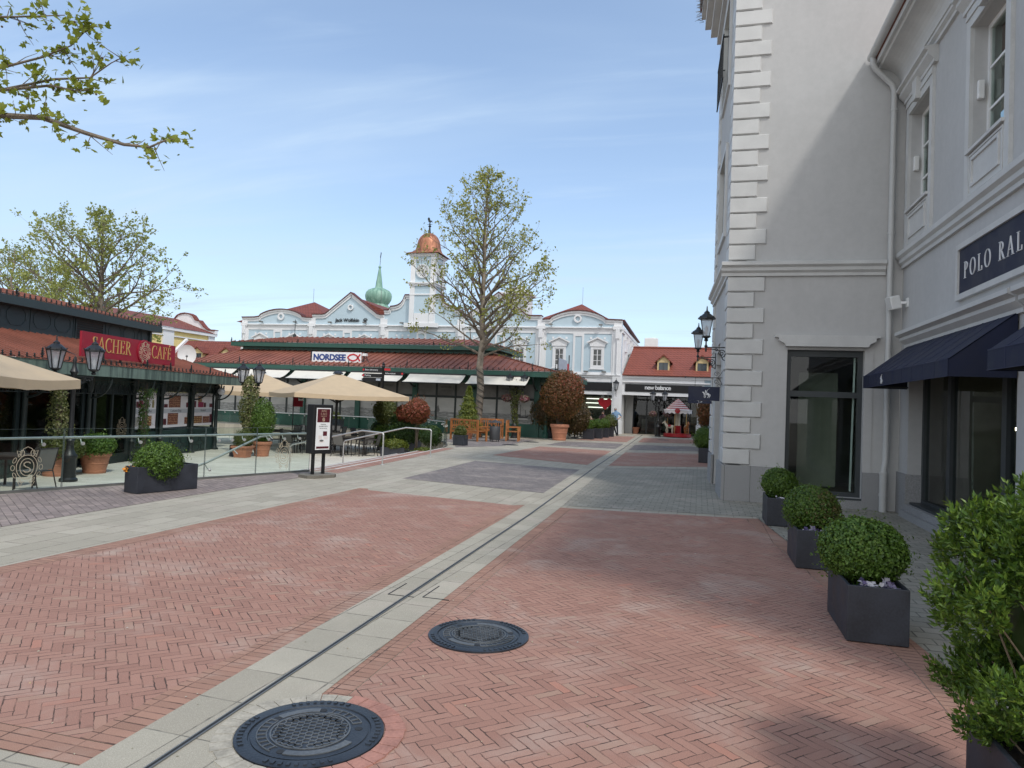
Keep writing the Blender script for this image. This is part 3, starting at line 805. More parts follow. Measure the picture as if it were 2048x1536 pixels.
mannequin(4.75, 10.0, .3, 'tartan', 'denim', 'mannequin in a dark reddish jacket behind the right pane under the first awning')
mannequin(4.95, 10.95, -.2, 'coral', 'denim', 'mannequin in a coral top in the middle of the first shop window')
mannequin(4.6, 8.0, .2, 'denim', 'coral', 'mannequin in dark top and coral trousers under the second awning')
M['spot'] = emit('warm_spot_lamp', (1, .82, .5), 12)
for i, (x, y, z, lab) in enumerate(((4.7, 13.2, 2.62, 'small lit ceiling spot behind the narrow left shop pane'), (5.0, 13.35, 1.62, 'small lit spot low behind the narrow left shop pane'), (4.35, 9.9, 2.66, 'small lit ceiling spot above the mannequin in the reddish jacket'))):
    t = root('spotlight', lab, 'spotlight', (x, y, z), 0, 'lit spots in the shop')
    MB().lathe([(.045, .02), (.05, .12), (0, .12)], n=10).build('housing', 'frame', t)
    MB().ball((0, 0, .0), .035, 8).build('lamp', 'spot', t)

# sign board with silver serif letters
t = root('shop_sign', 'long navy shop sign with pale serif letters reading POLO RALPH LAUREN in a white frame', 'sign', (XW, 8.9, 3.8))
mb = MB(); mb.box(XW - .03, XW, 5.90, 11.36, 3.50, 4.14); mb.build('board', 'navysign', t, world=True)
mb = MB(); rect_frame(mb, 'x', XW - .06, .06, 5.82, 11.44, 3.42, 4.22, .08); mb.build('frame', 'trim', t, world=True)
mb = MB(); serif_add(mb, 'POLO RALPH LAUREN', (XW - .036, 11.17, 3.70), (0, -1, 0), (0, 0, 1), .235, .006, .30, 0, .70); mb.build('lettering', 'letter', t, world=True)

# awnings
def awning(y0, y1, label):
    xo, zt, zv, zb = 2.83, 3.0, 2.44, 2.23
    t = root('awning', label, 'awning', (XW, (y0 + y1) / 2, zt), 0, 'navy shop awnings')
    c = MB(); c.add([(XW - .02, y0, zt), (XW - .02, y1, zt), (xo, y1, zv), (xo, y0, zv), (XW - .02, y0, zt - .015), (XW - .02, y1, zt - .015), (xo, y1, zv - .015), (xo, y0, zv - .015)],
                    [(0, 1, 2, 3), (7, 6, 5, 4), (0, 3, 7, 4), (1, 5, 6, 2), (3, 2, 6, 7)])
    c.build('canopy', 'navy', t, world=True)
    s = MB()
    for y in (y0, y1): s.add([(XW - .02, y, zt), (xo, y, zv), (XW - .02, y, zv)], [(0, 1, 2)]); s.add([(XW - .02, y, zv), (xo, y, zv), (xo, y, zb), (XW - .02, y, zb)], [(0, 1, 2, 3)])
    s.build('side_panel', 'navy', t, world=True)
    v = MB(); v.box(xo - .006, xo + .004, y0, y1, zb, zv)
    v.build('valance', 'navy', t, world=True)
    e = MB()
    e.bar((xo - .008, y0, zb + .004), (xo - .008, y1, zb + .004), .008); e.bar((xo - .004, y0, zv), (xo - .004, y1, zv), .012)
    for k in range(1, 9):
        y = y0 + (y1 - y0) * k / 9
        e.bar((XW - .02, y, zt + .002), (xo, y, zv + .002), .008); e.bar((xo - .007, y, zb), (xo - .007, y, zv), .006)
    M['navy_hem'] = M.get('navy_hem') or plain('navy_hem', (.02, .025, .06), .7)
    e.build('seam', 'navy_hem', t, world=True)
    m_ = MB(); polo_mark(m_, (xo - .012, y0 + (y1 - y0) * .72, zb + .03), (0, -1, 0), (0, 0, 1), .15); m_.build('emblem', 'letter', t, world=True)
    fr = MB()
    for y in (y0 + .05, y1 - .05): fr.bar((XW - .02, y, zb + .03), (xo + .03, y, zb + .03), .03)
    fr.bar((xo + .03, y0 + .05, zb + .03), (xo + .03, y1 - .05, zb + .03), .03)
    fr.build('arm', 'frame', t, world=True)
def polo_mark(mb, org, right, up, s):
    """horse and rider swinging a mallet, flat silhouette"""
    st = [([(.30, .30), (.42, .42), (.56, .46), (.72, .42), (.80, .34)], [.10, .20, .22, .20, .10]),     # body
          ([(.34, .40), (.26, .56), (.20, .64)], [.14, .10, .08]), ([(.20, .64), (.10, .58)], [.08, .05]),         # neck, head
          ([(.36, .34), (.30, .18), (.34, .02)], [.09, .06, .04]), ([(.44, .32), (.46, .16), (.40, .02)], [.08, .05, .04]),
          ([(.70, .36), (.74, .18), (.66, .02)], [.11, .06, .04]), ([(.78, .36), (.86, .2), (.82, .02)], [.09, .06, .04]), ([(.82, .42), (.94, .34), (.92, .18)], [.05, .05, .03]),
          ([(.50, .44), (.48, .62), (.44, .74)], [.14, .15, .12]), ([(.43, .76), (.43, .84)], [.10, .09]), ([(.50, .5), (.44, .36), (.46, .24)], [.10, .07, .05]),
          ([(.46, .70), (.60, .74), (.62, .88)], [.06, .05, .03]), ([(.60, .84), (.82, 1.0)], [.02, .02])]
    stroke_add(mb, st, org, right, up, s, .004)
awning(9.42, 13.9, 'navy fabric awning over the shop window next to the downpipe')
awning(4.3, 8.22, 'navy fabric awning cut off by the frame edge, nearer the viewer')

# downpipe in the inner corner
t = root('downpipe', 'pale grey downpipe in the inner corner between tower house and shop wing', 'drainpipe', (3.3, 14.3, 0))
mb = MB()
mb.tube([(XW - .63, 14.28, 8.42), (XW - .63, 14.28, 8.30), (XW - .57, 14.3, 8.20), (XW - .40, 14.32, 8.02), (XW - .28, 14.33, 7.9), (XW - .24, 14.34, 7.78), (XW - .24, 14.34, .95), (XW - .25, 14.33, .88), (XW - .27, 14.3, .80), (XW - .28, 14.29, .70)], .052, 12)
mb.build('pipe', 'pipe', t, world=True, smooth=True)
mb = MB(); mb.tube([(XW - .28, 14.29, .0), (XW - .28, 14.29, .72)], .066, 12)
for z in (.28, .68): mb.tube([(XW - .28, 14.29, z), (XW - .28, 14.29, z + .05)], .076, 12)
mb.build('standpipe', 'pipe', t, world=True, smooth=True)
mb = MB()
for z in (7.4, 5.1, 2.7, 1.2): mb.tube([(XW - .24, 14.34, z), (XW - .24, 14.34, z + .04)], .062, 12); mb.box(XW - .25, XW - .23, 14.34, 14.45, z, z + .03)
mb.build('clamp', 'pipe', t, world=True)
# loudspeaker on the wall
t = root('wall_speaker', 'small white outdoor loudspeaker tilted down on the wall beside the downpipe', 'loudspeaker', (XW, 14.1, 3.8))
mb = MB(); mb.cbox((XW - .22, 14.12, 3.80), (.19, .16, .24), R(20), ry=R(-14)); mb.build('cabinet', 'white', t, world=True, bevel=.02)
mb = MB(); mb.bar((XW - .14, 14.1, 3.8), (XW - .02, 14.08, 3.8), .04); mb.box(XW - .02, XW, 14.02, 14.14, 3.72, 3.88); mb.build('bracket', 'white', t, world=True)
mb = MB(); mb.cbox((XW - .315, 14.09, 3.785), (.01, .13, .20), R(20), ry=R(-14)); mb.build('grille', 'trim', t, world=True)

# ---- corner tower house
YT = 14.45
def FX(y): return .50 - .048 * (y - YT)                      # its street face leans slightly off the axis
YB = 18.7; HT = 12.0
ct = root('corner_house', 'tall pale grey corner house with white quoins and a granite base', 'building', (2.0, 16.5, 0))
mb = MB()
mb.wall('y', YT, .3, .53, 3.555, 0, HT, [(1.60, 2.95, .20, 2.95)])
mb.box(3.9, 6.0, YT + .001, YT + .3, 8.3, HT)
mb.box(5.7, 6.0, YT + .3, YB, 8.3, HT)
a0, b0, a1, b1 = FX(YT), YT, FX(YB), YB
wy = lambda y: (FX(y), FX(y) + .3)
def side(y0, y1, z0, z1): mb.prism([(FX(y0), y0), (FX(y1), y1), (FX(y1) + .3, y1), (FX(y0) + .3, y0)], 'z', z0, z1)
# street face with a tall arched entrance and upper window openings
DO0, DO1 = 15.9, 17.5
side(YT, DO0, 0, HT); side(DO1, YB, 0, HT); side(DO0, DO1, 3.3, 5.6); side(DO0, DO1, 7.4, 8.9); side(DO0, DO1, 10.9, HT)
for i in range(8):
    q0, q1 = R(180 * i / 8), R(180 * (i + 1) / 8)
    y0, y1 = 16.7 - .8 * math.cos(q0), 16.7 - .8 * math.cos(q1)
    side(y0, y1, 2.5 + .8 * min(math.sin(q0), math.sin(q1)), 3.3)
mb.box(a1 + .3, 6.0, YB - .3, YB - .001, 0, HT)
mb.build('wall', 'stucco', ct, world=True)
mb = MB(); mb.box(.4, 6.2, YT - .1, YB + .1, HT, HT + .2); mb.build('roof_slab', 'trim', ct, world=True)
mb = MB(); mb.prism([(-.3, HT + .2), (3, HT + 2.2), (6.6, HT + .2)], 'y', YT - .3, YB + .3); mb.build('roof', 'roof_tile', ct, world=True)
# cornice along the street face
mb = MB()
for (o, z0, z1) in ((.06, HT - 1.0, HT - .86), (.14, HT - .7, HT - .5), (.30, HT - .5, HT - .28), (.45, HT - .28, HT + .0), (.55, HT + .0, HT + .2)):
    mb.prism([(FX(YT) - o, YT - o * .0 - .02), (FX(YB) - o, YB + .3), (FX(YB) + .02, YB + .3), (FX(YT) + .02, YT - .02)], 'z', z0, z1)
mb.build('cornice', 'trim', ct, world=True)
mb = MB()
rg = random.Random(4)
for i in range(260):
    y = YT + rg.random() * (YB + .3 - YT); x = FX(y) - .55 - rg.random() * .1; z = HT - .06 + rg.random() * .3
    mb.bar((x + .08, y, z), (x - .02 - rg.random() * .05, y + rg.uniform(-.05, .05), z + rg.uniform(-.08, .08)), .006)
mb.build('bird_spikes', 'galv', ct, world=True)
# string course, both faces
mb = MB()
prof = [(.0, 4.36), (.05, 4.36), (.05, 4.42), (.10, 4.46), (.10, 4.52), (.16, 4.56), (.16, 4.62), (.0, 4.66)]
mb.prism([(YT - o, z) for o, z in prof], 'x', FX(YT) - .16, 3.26)
k = len(prof)
mb.add([(FX(YT) - o, YT, z) for o, z in prof] + [(FX(YB) - o, YB, z) for o, z in prof], [(i, i + 1, k + i + 1, k + i) for i in range(k - 1)] + [tuple(range(k, 2 * k))])
mb.build('string_course', 'trim', ct, world=True)
# quoins
mb = MB()
def quoins(z0, n, pitch, first_long):
    for i in range(n):
        z = z0 + i * pitch; lg = (i % 2 == 0) == first_long
        w = .66 if lg else .47
        def blk(x0, x1, y0, y1):
            c = .02; za, zb = z + .004, z + pitch - .004
            # bevelled block proud of the front face
            mb.add([(x0, y1, za), (x1, y1, za), (x1, y1, zb), (x0, y1, zb), (x0, y0, za + c), (x1 - c, y0, za + c), (x1 - c, y0, zb - c), (x0, y0, zb - c)],
                   [(4, 5, 6, 7), (0, 1, 5, 4), (1, 2, 6, 5), (2, 3, 7, 6), (3, 0, 4, 7)])
        blk(FX(YT) - .035, FX(YT) + w, YT - .035, YT + .0)
        ws = .47 if lg else .66
        for ya, yb in ((YT + .0, YT + ws), (YB - ws, YB + .02)):
            za, zb = z + .004, z + pitch - .004; c = .02
            fa, fb = FX(ya), FX(yb)
            mb.add([(fa, ya, za), (fb, yb, za), (fb, yb, zb), (fa, ya, zb), (fa - .035, ya, za + c), (fb - .035, yb - c, za + c), (fb - .035, yb - c, zb - c), (fa - .035, ya, zb - c)],
                   [(4, 7, 6, 5), (0, 4, 5, 1), (1, 5, 6, 2), (2, 6, 7, 3), (3, 7, 4, 0)])
quoins(.70, 12, .305, False)
quoins(4.67, 21, .31, False)
mb.build('quoins', 'trim', ct, world=True)
mb = MB()
mb.box(FX(YT) - .05, 1.60, YT - .05, YT, 0, .69); mb.box(2.95, 3.27, YT - .05, YT, 0, .69)
def pside(y0, y1): mb.prism([(FX(y0) - .05, y0), (FX(y1) - .05, y1), (FX(y1) + .02, y1), (FX(y0) + .02, y0)], 'z', 0, .69)
pside(YT + .0, DO0); pside(DO1, YB)
mb.build('plinth', 'granite', ct, world=True)
mb = MB()
for x in (FX(YT) + .005, .98): mb.box(x, x + .006, YT - .0515, YT - .049, 0, .69)
mb.build('plinth_joint', 'slot', ct, world=True)
# big window in the return wall
f = MB(); rect_frame(f, 'y', YT + .12, .10, 1.60, 2.95, .20, 2.95, .085, .12)
f.box(1.685, 2.865, YT + .125, YT + .215, 2.06, 2.17)
fr = f.build('window', 'frame', ct, world=True)
MB().box(1.66, 2.9, YT + .165, YT + .175, .26, 2.85).build('pane', 'glass', fr, world=True)
MB().box(1.60, 2.95, YT - .02, YT + .13, .16, .198).build('sill', 'frame', fr, world=True)
MB().box(1.56, 2.98, YT - .045, YT + .2, .0, .158).build('plinth_step', 'granite', fr, world=True)
MB().bar((2.80, YT + .25, .3), (2.83, YT + .25, 2.85), .03).build('cable_cover', 'white', fr, world=True)
mb = MB(); mb.prism([(1.56, 3.005), (2.99, 3.005), (3.02, 3.06), (3.12, 3.11), (3.12, 3.17), (3.19, 3.18), (3.19, 3.22), (1.36, 3.22), (1.36, 3.18), (1.43, 3.17), (1.43, 3.11), (1.53, 3.06)], 'y', YT - .13, YT)
mb.build('window_hood', 'trim', ct, world=True)
mb = MB(); rect_frame(mb, 'y', YT - .012, .014, 1.44, 1.60, .69, 3.0, .0) if False else mb.box(1.44, 1.597, YT - .012, YT, .69, 3.004); mb.box(2.953, 3.10, YT - .012, YT, .69, 3.004)
mb.build('window_surround', 'stucco', ct, world=True)
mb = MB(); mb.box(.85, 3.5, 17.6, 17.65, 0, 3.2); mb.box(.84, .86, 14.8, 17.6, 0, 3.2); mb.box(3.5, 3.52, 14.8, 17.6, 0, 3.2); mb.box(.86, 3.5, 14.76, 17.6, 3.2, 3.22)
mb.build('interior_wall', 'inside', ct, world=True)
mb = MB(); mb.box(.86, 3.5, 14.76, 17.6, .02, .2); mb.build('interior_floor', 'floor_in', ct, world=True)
mb = MB(); mb.box(2.0, 2.75, 15.9, 15.95, .25, 2.6); mb.box(1.3, 1.9, 16.4, 16.45, .2, 2.9); mb.build('display_panel', 'beige_in', ct, world=True)
# street face windows and french balcony
def side_frame(name, y0, y1, z0, z1, o, w, mat, parent):
    m_ = MB()
    for (p, q, c, d) in ((y0, y1, z0, z0 + w), (y0, y1, z1 - w, z1), (y0, y0 + w, z0 + w, z1 - w), (y1 - w, y1, z0 + w, z1 - w)):
        m_.prism([(FX(p) - o, p), (FX(q) - o, q), (FX(q) + .05, q), (FX(p) + .05, p)], 'z', c, d)
    return m_.build(name, mat, parent, world=True)
for z0, z1 in ((5.6, 7.4), (8.9, 10.9)):
    w = side_frame('window', DO0 - .12, DO1 + .12, z0 - .12, z1 + .12, .05, .13, 'trim', ct)
    m_ = MB(); m_.prism([(FX(DO0) + .14, DO0), (FX(DO1) + .14, DO1), (FX(DO1) + .16, DO1), (FX(DO0) + .16, DO0)], 'z', z0, z1); m_.build('pane', 'glass', w, world=True)
    m_ = MB(); m_.prism([(FX(DO0) + .28, DO0), (FX(DO1) + .28, DO1), (FX(DO1) + .33, DO1), (FX(DO0) + .33, DO0)], 'z', z0, z1); m_.build('blind', 'inside', w, world=True)
m_ = MB()
for y in np.arange(DO0, DO1 + .01, .16): m_.bar((FX(y) - .16, y, 8.9), (FX(y) - .16, y, 9.9), .018)
for z in (8.95, 9.9): m_.bar((FX(DO0) - .16, DO0 - .1, z), (FX(DO1) - .16, DO1 + .1, z), .03)
m_.bar((FX(DO0), DO0, 9.9), (FX(DO0) - .16, DO0, 9.9), .03); m_.bar((FX(DO1), DO1, 9.9), (FX(DO1) - .16, DO1, 9.9), .03)
m_.build('balcony_railing', 'black', ct, world=True)
m_ = MB(); m_.prism([(FX(DO0) + .18, DO0), (FX(DO1) + .18, DO1), (FX(DO1) + .22, DO1), (FX(DO0) + .22, DO0)], 'z', 0, 3.3); m_.build('entrance_door', 'frame', ct, world=True)

# building farther along the right side of the street
rb = root('street_building', 'plain grey building beyond the corner house, mostly hidden behind it', 'building', (5, 32, 0))
mb = MB(); mb.box(1.0, 9.0, 19.5, 44.5, 0, 6.3); mb.build('wall', 'stucco', rb, world=True)
mb = MB(); mb.prism([(.75, 6.3), (5, 8.8), (9.3, 6.3)], 'y', 19.3, 44.7); mb.build('roof', 'roof_tile', rb, world=True)
mb = MB()
for y in (22, 26, 30, 34, 38, 42): rect_frame(mb, 'x', .94, .07, y - .6, y + .6, 3.6, 5.2, .12); mb.box(.97, 1.0, y - 1.4, y + 1.4, .5, 2.6)
mb.build('window_frame', 'frame', rb, world=True)

# wall lanterns on scroll brackets
M['lamp_glass'] = glass('lantern_glass', (.80, .82, .84), 1.5, .08)
def frosted():
    t = NT('frosted_lantern_glass'); a = t.new('BsdfTranslucent'); a.inputs[0].default_value = (.75, .77, .80, 1); b = t.new('BsdfTransparent'); c = t.new('MixShader'); d = t.new('MixShader')
    t.set(col=(.55, .57, .60), rough=.25); c.inputs[0].default_value = .5; d.inputs[0].default_value = .42
    t.l.new(t.p.outputs[0], c.inputs[1]); t.l.new(a.outputs[0], c.inputs[2]); t.l.new(c.outputs[0], d.inputs[1]); t.l.new(b.outputs[0], d.inputs[2]); t.l.new(d.outputs[0], t.out.inputs[0])
    return t.mat
M['lamp_glass'] = frosted()
def lantern_parts(parent, c, s=1.0, sides=6, down=False):
    """tapering street lantern, c = bottom centre, s = scale (about .62 m tall)"""
    x, y, z = c
    m_ = MB(); g_ = MB()
    rb_, rt, h = .085 * s, .155 * s, .34 * s
    for k in range(sides):
        a = 2 * math.pi * (k + .5) / sides; b = 2 * math.pi * (k + 1.5) / sides
        p0 = (x + rb_ * math.cos(a), y + rb_ * math.sin(a), z + .05 * s); p1 = (x + rt * math.cos(a), y + rt * math.sin(a), z + .05 * s + h)
        q0 = (x + rb_ * math.cos(b), y + rb_ * math.sin(b), z + .05 * s); q1 = (x + rt * math.cos(b), y + rt * math.sin(b), z + .05 * s + h)
        m_.bar(p0, p1, .016 * s); m_.bar(p0, q0, .016 * s); m_.bar(p1, q1, .022 * s)
        g_.add([p0, q0, q1, p1], [(0, 1, 2, 3)])
        e = (x + rt * 1.14 * math.cos(a), y + rt * 1.14 * math.sin(a), z + .05 * s + h + .05 * s); m_.bar(p1, e, .018 * s)
    zt = z + .05 * s + h
    m_.lathe([(rt * 1.12, zt), (rt * 1.10, zt + .025 * s), (rt * .85, zt + .06 * s), (rt * .45, zt + .11 * s), (rt * .36, zt + .115 * s), (rt * .36, zt + .14 * s), (rt * .18, zt + .165 * s),
              (rt * .06, zt + .19 * s), (rt * .13, zt + .205 * s), (rt * .05, zt + .225 * s), (rt * .09, zt + .24 * s), (0, zt + .275 * s)], (x, y, 0), sides * 2)
    m_.lathe([(.03 * s, z - .05 * s), (.045 * s, z - .02 * s), (.025 * s, z), (rb_, z + .035 * s), (rb_, z + .055 * s), (0, z + .056 * s)], (x, y, 0), 10)
    ln = m_.build('lantern', 'black', parent)
    g_.build('pane', 'lamp_glass', ln)
    b_ = MB(); b_.lathe([(.012 * s, .06 * s), (.03 * s, .16 * s), (.034 * s, .22 * s), (0, .27 * s)], (x, y, z), 8); b_.build('bulb', 'white', ln, smooth=True)
    return ln
def scroll(m_, a, b, n=1.0, r=.012):
    pass
def wall_lantern(yw, z, out, label, s):
    t = root('wall_lantern', label, 'wall lamp', (FX(yw), yw, z), 0, 'black lanterns on the corner house')
    m_ = MB()
    m_.box(-.02, .0, -.02, .02, -.28, .10); m_.bar((0, 0, 0), (-out, 0, 0), .022); m_.tube([(-out, 0, -.09), (-out, 0, .12)], [.018, .014], 8)
    m_.ball((-out, 0, .02), .035, 8); m_.ball((-out, 0, -.05), .02, 8)
    sp = []
    for i in range(26):
        q = i / 25; a = R(-90 + 560 * q); r = .085 * (1 - .8 * q)
        sp.append((-.10 + r * math.cos(a) * 1.0, 0, -.115 + r * math.sin(a)))
    m_.tube(sp, .009, 6)
    m_.tube([(-.01, 0, -.26)] + [(-.05 - .02 * i, 0, -.25 + .012 * i * i) for i in range(5)] + [(-out * .8, 0, -.03)], .010, 6)
    sp = [(-.20 - .035 * math.cos(R(40 * i)) * (1 - i / 14), 0, -.05 + .035 * math.sin(R(40 * i)) * (1 - i / 14)) for i in range(12)]
    m_.tube(sp, .007, 6)
    m_.build('bracket', 'black', t)
    lantern_parts(t, (-out, 0, .17), s, 4)
wall_lantern(14.62, 2.98, .40, 'black four-sided lantern on a scroll bracket at the quoined corner, higher and larger', 1.0)
wall_lantern(17.6, 3.0, .42, 'black four-sided lantern on a scroll bracket farther along the same wall, lower and smaller', 1.0)
# hanging sign
t = root('hanging_sign', 'navy hanging sign with a white horse and rider emblem on an iron scroll bracket', 'sign', (FX(15.5), 15.5, 2.4))
x0 = FX(15.5)
mb = MB(); mb.box(-.235, .405, 15.48, 15.52, 1.93, 2.225); mb.build('board', 'navysign', t, world=True)
mb = MB(); mb.box(-.235, .25, 15.485, 15.515, 1.868, 1.927); mb.build('lower_board', 'navysign', t, world=True)
mb = MB(); polo_mark(mb, (.03, 15.474, 1.985), (1, 0, 0), (0, 0, 1), .20); mb.build('emblem', 'letter', t, world=True)
mb = MB(); font_add(mb, '1. UP', (-.03, 15.48, 1.885), (1, 0, 0), (0, 0, 1), .04, .003, 0); mb.build('lettering', 'letter', t, world=True)
mb = MB(); mb.bar((x0, 15.5, 2.42), (-.30, 15.5, 2.42), .012); mb.ball((-.30, 15.5, 2.42), .02, 8)
for x in (-.10, .25): mb.bar((x, 15.5, 2.42), (x, 15.5, 2.22), .008)
for cx, cz, sg in ((.33, 2.50, 1), (.33, 2.34, -1), (.40, 2.25, 1)):
    mb.tube([(cx + .055 * (1 - i / 20) * math.cos(R(36 * i)), 15.5, cz + sg * .05 * (1 - i / 20) * math.sin(R(36 * i))) for i in range(15)], .005, 5)
mb.tube([(x0, 15.5, 2.56), (.40, 15.5, 2.47), (.35, 15.5, 2.42)], .006, 5); mb.tube([(x0, 15.5, 2.28), (.40, 15.5, 2.37), (.35, 15.5, 2.42)], .006, 5)
mb.build('bracket', 'black', t, world=True)
# ================================================================== CAFE PAVILION on the sunken terrace (local frame: x outward, y along the wall, z from the terrace)
M['cafe_green'] = plain('dark_green_paint', (.016, .040, .036), .5, var=.18, bump=.06)
M['cafe_slate'] = plain('slate_green_paint', (.032, .050, .052), .55, var=.15, bump=.05, scale=1.5)
M['nord_green'] = plain('bottle_green_paint', (.016, .075, .055), .45, var=.15, bump=.05)
M['iron_green'] = plain('blackish_green_iron', (.012, .020, .019), .5, var=.2, bump=.1)
def streaked(name, col, dark):
    t = NT(name); v = t.coord((7, 7, .5)); a = t.noise(v, 1.0, 5, .65); b = t.noise(t.coord(), 2.5, 4)
    c = t.mix(t.rng(a, .40, .62), col, dark); c = t.mix(t.m('MULTIPLY', t.rng(b, .4, .7), .35), c, sc(col, .6))
    t.bump(t.noise(t.coord(), 40, 2), .1, .003)
    return t.set(col=c, rough=.7)
M['patina'] = streaked('weathered_pale_green_metal', (.135, .19, .155), (.045, .07, .058))
def metal_roof(name, col):
    t = NT(name); v = t.coord(); a = t.noise(v, .8, 5, .6); b = t.noise(v, 30, 3)
    c = t.mix(t.rng(a, .3, .7), sc(col, .8), sc(col, 1.2)); c = t.mix(t.m('MULTIPLY', t.rng(b, .5, .75), .25), c, sc(col, .6))
    t.bump(b, .1, .003)
    return t.set(col=c, rough=.6, spec=.35)
M['seam_roof'] = metal_roof('brick_red_seam_metal', (.24, .093, .064))
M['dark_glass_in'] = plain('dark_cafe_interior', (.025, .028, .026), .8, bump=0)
M['gold'] = plain('gold_letters', (.62, .40, .14), .4, .3, var=.08, bump=0)
M['emblem_dim'] = plain('dull_gold_emblem', (.24, .19, .13), .5, var=.05, bump=0)
M['sacher_red'] = plain('crimson_sign_board', (.28, .006, .022), .45, var=.06, bump=0)
M['emblem_gold'] = plain('pale_gold_emblem', (.50, .38, .27), .5, var=.05, bump=0)

def seam_plane(mb, p00, p10, p11, p01, pitch, rib=.035, w=.03):
    """roof plane p00->p10 eave, p01->p11 top; ribs run from eave to top, perpendicular to the eave"""
    p00, p10, p11, p01 = map(Vector, (p00, p10, p11, p01))
    nrm = (p10 - p00).cross(p01 - p00).normalized()
    if nrm.z < 0: nrm = -nrm
    mb.add([p00, p10, p11, p01], [(0, 1, 2, 3)])
    e = (p10 - p00); L = e.length; e.normalize()
    up = nrm.cross(e).normalized()
    if up.z < 0: up = -up
    h = (p01 - p00).dot(up); a0 = (p01 - p00).dot(e); a1 = (p11 - p00).dot(e)
    x = pitch / 2
    while x < L:
        # height of the plane above this eave position
        hh = h
        if x < a0 and a0 > 0: hh = h * x / a0
        if x > a1 and a1 < L: hh = h * (L - x) / (L - a1)
        if hh > .1: mb.bar(p00 + e * x + nrm * rib * .5, p00 + e * x + up * hh + nrm * rib * .5, w, rib)
        x += pitch
def cresting(mb, a, b, pitch, h):
    h *= .75
    """row of little iron snow guards along an eave"""
    a, b = Vector(a), Vector(b); d = b - a; n = int(d.length / pitch); d = d / n
    e = d.normalized()
    for i in range(n + 1):
        p = a + d * i
        mb.bar(p, p + Vector((0, 0, h)), .022)
        mb.bar(p + e * .04 + Vector((0, 0, h * .55)), p - e * .04 + Vector((0, 0, h * .55)), .02)
        mb.lathe([(.02, h * .9), (.03, h), (0, h * 1.25)], tuple(p), 5)
    mb.bar(a + Vector((0, 0, h * .25)), b + Vector((0, 0, h * .25)), .018)
def finial(mb, p, h):
    h *= .72
    x, y, z = p
    mb.lathe([(.02, 0), (.02, h * .3), (.05, h * .36), (.014, h * .42), (.035, h * .55), (.01, h * .62), (.028, h * .75), (.008, h * .82), (.02, h * .9), (0, h)], (x, y, z), 7)
    for s in (-1, 1):
        for k in (.4, .6, .8): mb.bar((x, y, z + h * k), (x, y + s * .09 * (1.2 - k), z + h * (k + .06)), .015)

CR = R(13.4)
class CB(MB):
    """cafe geometry is drawn a little too tall: bring the heights to scale when building"""
    def build(s, *a, **k):
        s.v = [(x, y, z - .6 if z > 1.5 else z * .6) for x, y, z in s.v]
        return MB.build(s, *a, **k)
cf = root('cafe_pavilion', 'dark green iron cafe pavilion with red seam roof on the sunken terrace', 'building', (-17.4, 18.2, -.6), CR)
U0, U1 = -13.0, 7.0
# base panels, posts and beams; glazing between them
posts = [-12.4, -9.6, -6.8, -4.2, -1.6, .72, 2.47, 4.72, 6.75]
mb2 = CB(); mb2.box(-.12, 0, U0, -1.4 - 1.0, 0, .75); mb2.box(-.12, 0, .62, U1, 0, 1.48)
mb2.box(-.14, .01, U0, U1, 2.98, 3.25)
mb2.box(-9, -8.9, U0, U1, 0, 3.3); mb2.box(-9, -.1, U1 - .1, U1, 0, 1.5); mb2.box(-9, -.1, U1 - .1, U1, 2.9, 3.3); mb2.box(-9, -.1, U0 - .1, U0, 0, 3.3)
wl_ = mb2.build('wall', 'cafe_green', cf)
m_ = CB()
for u in posts:
    m_.lathe([(.15, 0), (.15, .10), (.10, .14), (.085, .2), (.085, 1.0), (.11, 1.05), (.085, 1.1), (.07, 1.2), (.065, 2.75), (.10, 2.8), (.10, 2.9), (.12, 3.0), (.12, 3.2)], (.06, u, 0), 12)
m_.build('column', 'iron_green', cf, smooth=True)
m_ = CB()
for a, b in zip(posts, posts[1:]):
    m_.box(-.08, .0, a + .07, a + .20, .75, 3.0); m_.box(-.08, 0, b - .20, b - .07, .75, 3.0); m_.box(-.08, 0, a + .2, b - .2, 2.85, 3.0)
    if b < .7: m_.box(-.07, -.01, (a + b) / 2 - .04, (a + b) / 2 + .04, .75, 2.85)
m_.build('window_frame', 'iron_green', cf)
m_ = CB()
for a, b in zip(posts, posts[1:]):
    if b < .75: m_.box(-.05, -.04, a + .2, b - .2, .3 if a > -2 else .75, 2.85)
m_.box(-8.8, -.2, U1 - .06, U1 - .05, 1.5, 2.9)
m_.build('pane', 'glass', cf)
m_ = CB(); m_.box(-5.0, -4.95, U0, U1, 0, 3.2); m_.box(-5, -.15, U0, U1, 3.15, 3.2); m_.box(-5, -.1, U0, U1, .0, .02); m_.box(-5, -.13, .62, U1, .02, 1.4); m_.box(-8.8, -.13, .63, .70, 1.41, 3.1)  # last box: partition added to block bright views through the end pane
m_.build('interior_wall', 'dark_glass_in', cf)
# raised octagon panels on the base
def oct_panel(mb, x, u0, u1, z0, z1, c=.12, w=.018):
    p = [(u0 + c, z0), (u1 - c, z0), (u1, z0 + c), (u1, z1 - c), (u1 - c, z1), (u0 + c, z1), (u0, z1 - c), (u0, z0 + c)]
    for a, b in zip(p, p[1:] + p[:1]): mb.bar((x, a[0], a[1]), (x, b[0], b[1]), w)
m_ = CB()
for a, b in zip(posts, posts[1:]):
    if b > .7:
        u = a + .25
        while u + .5 < b: oct_panel(m_, .008, u, u + .52, .62, 1.28); oct_panel(m_, .008, u, u + .52, .12, .48, .08); u += .66
    else:
        u = a + .25
        while u + .6 < b: oct_panel(m_, .008, u, u + .6, .14, .62, .1); u += .72
m_.build('base_moulding', 'iron_green', wl_)
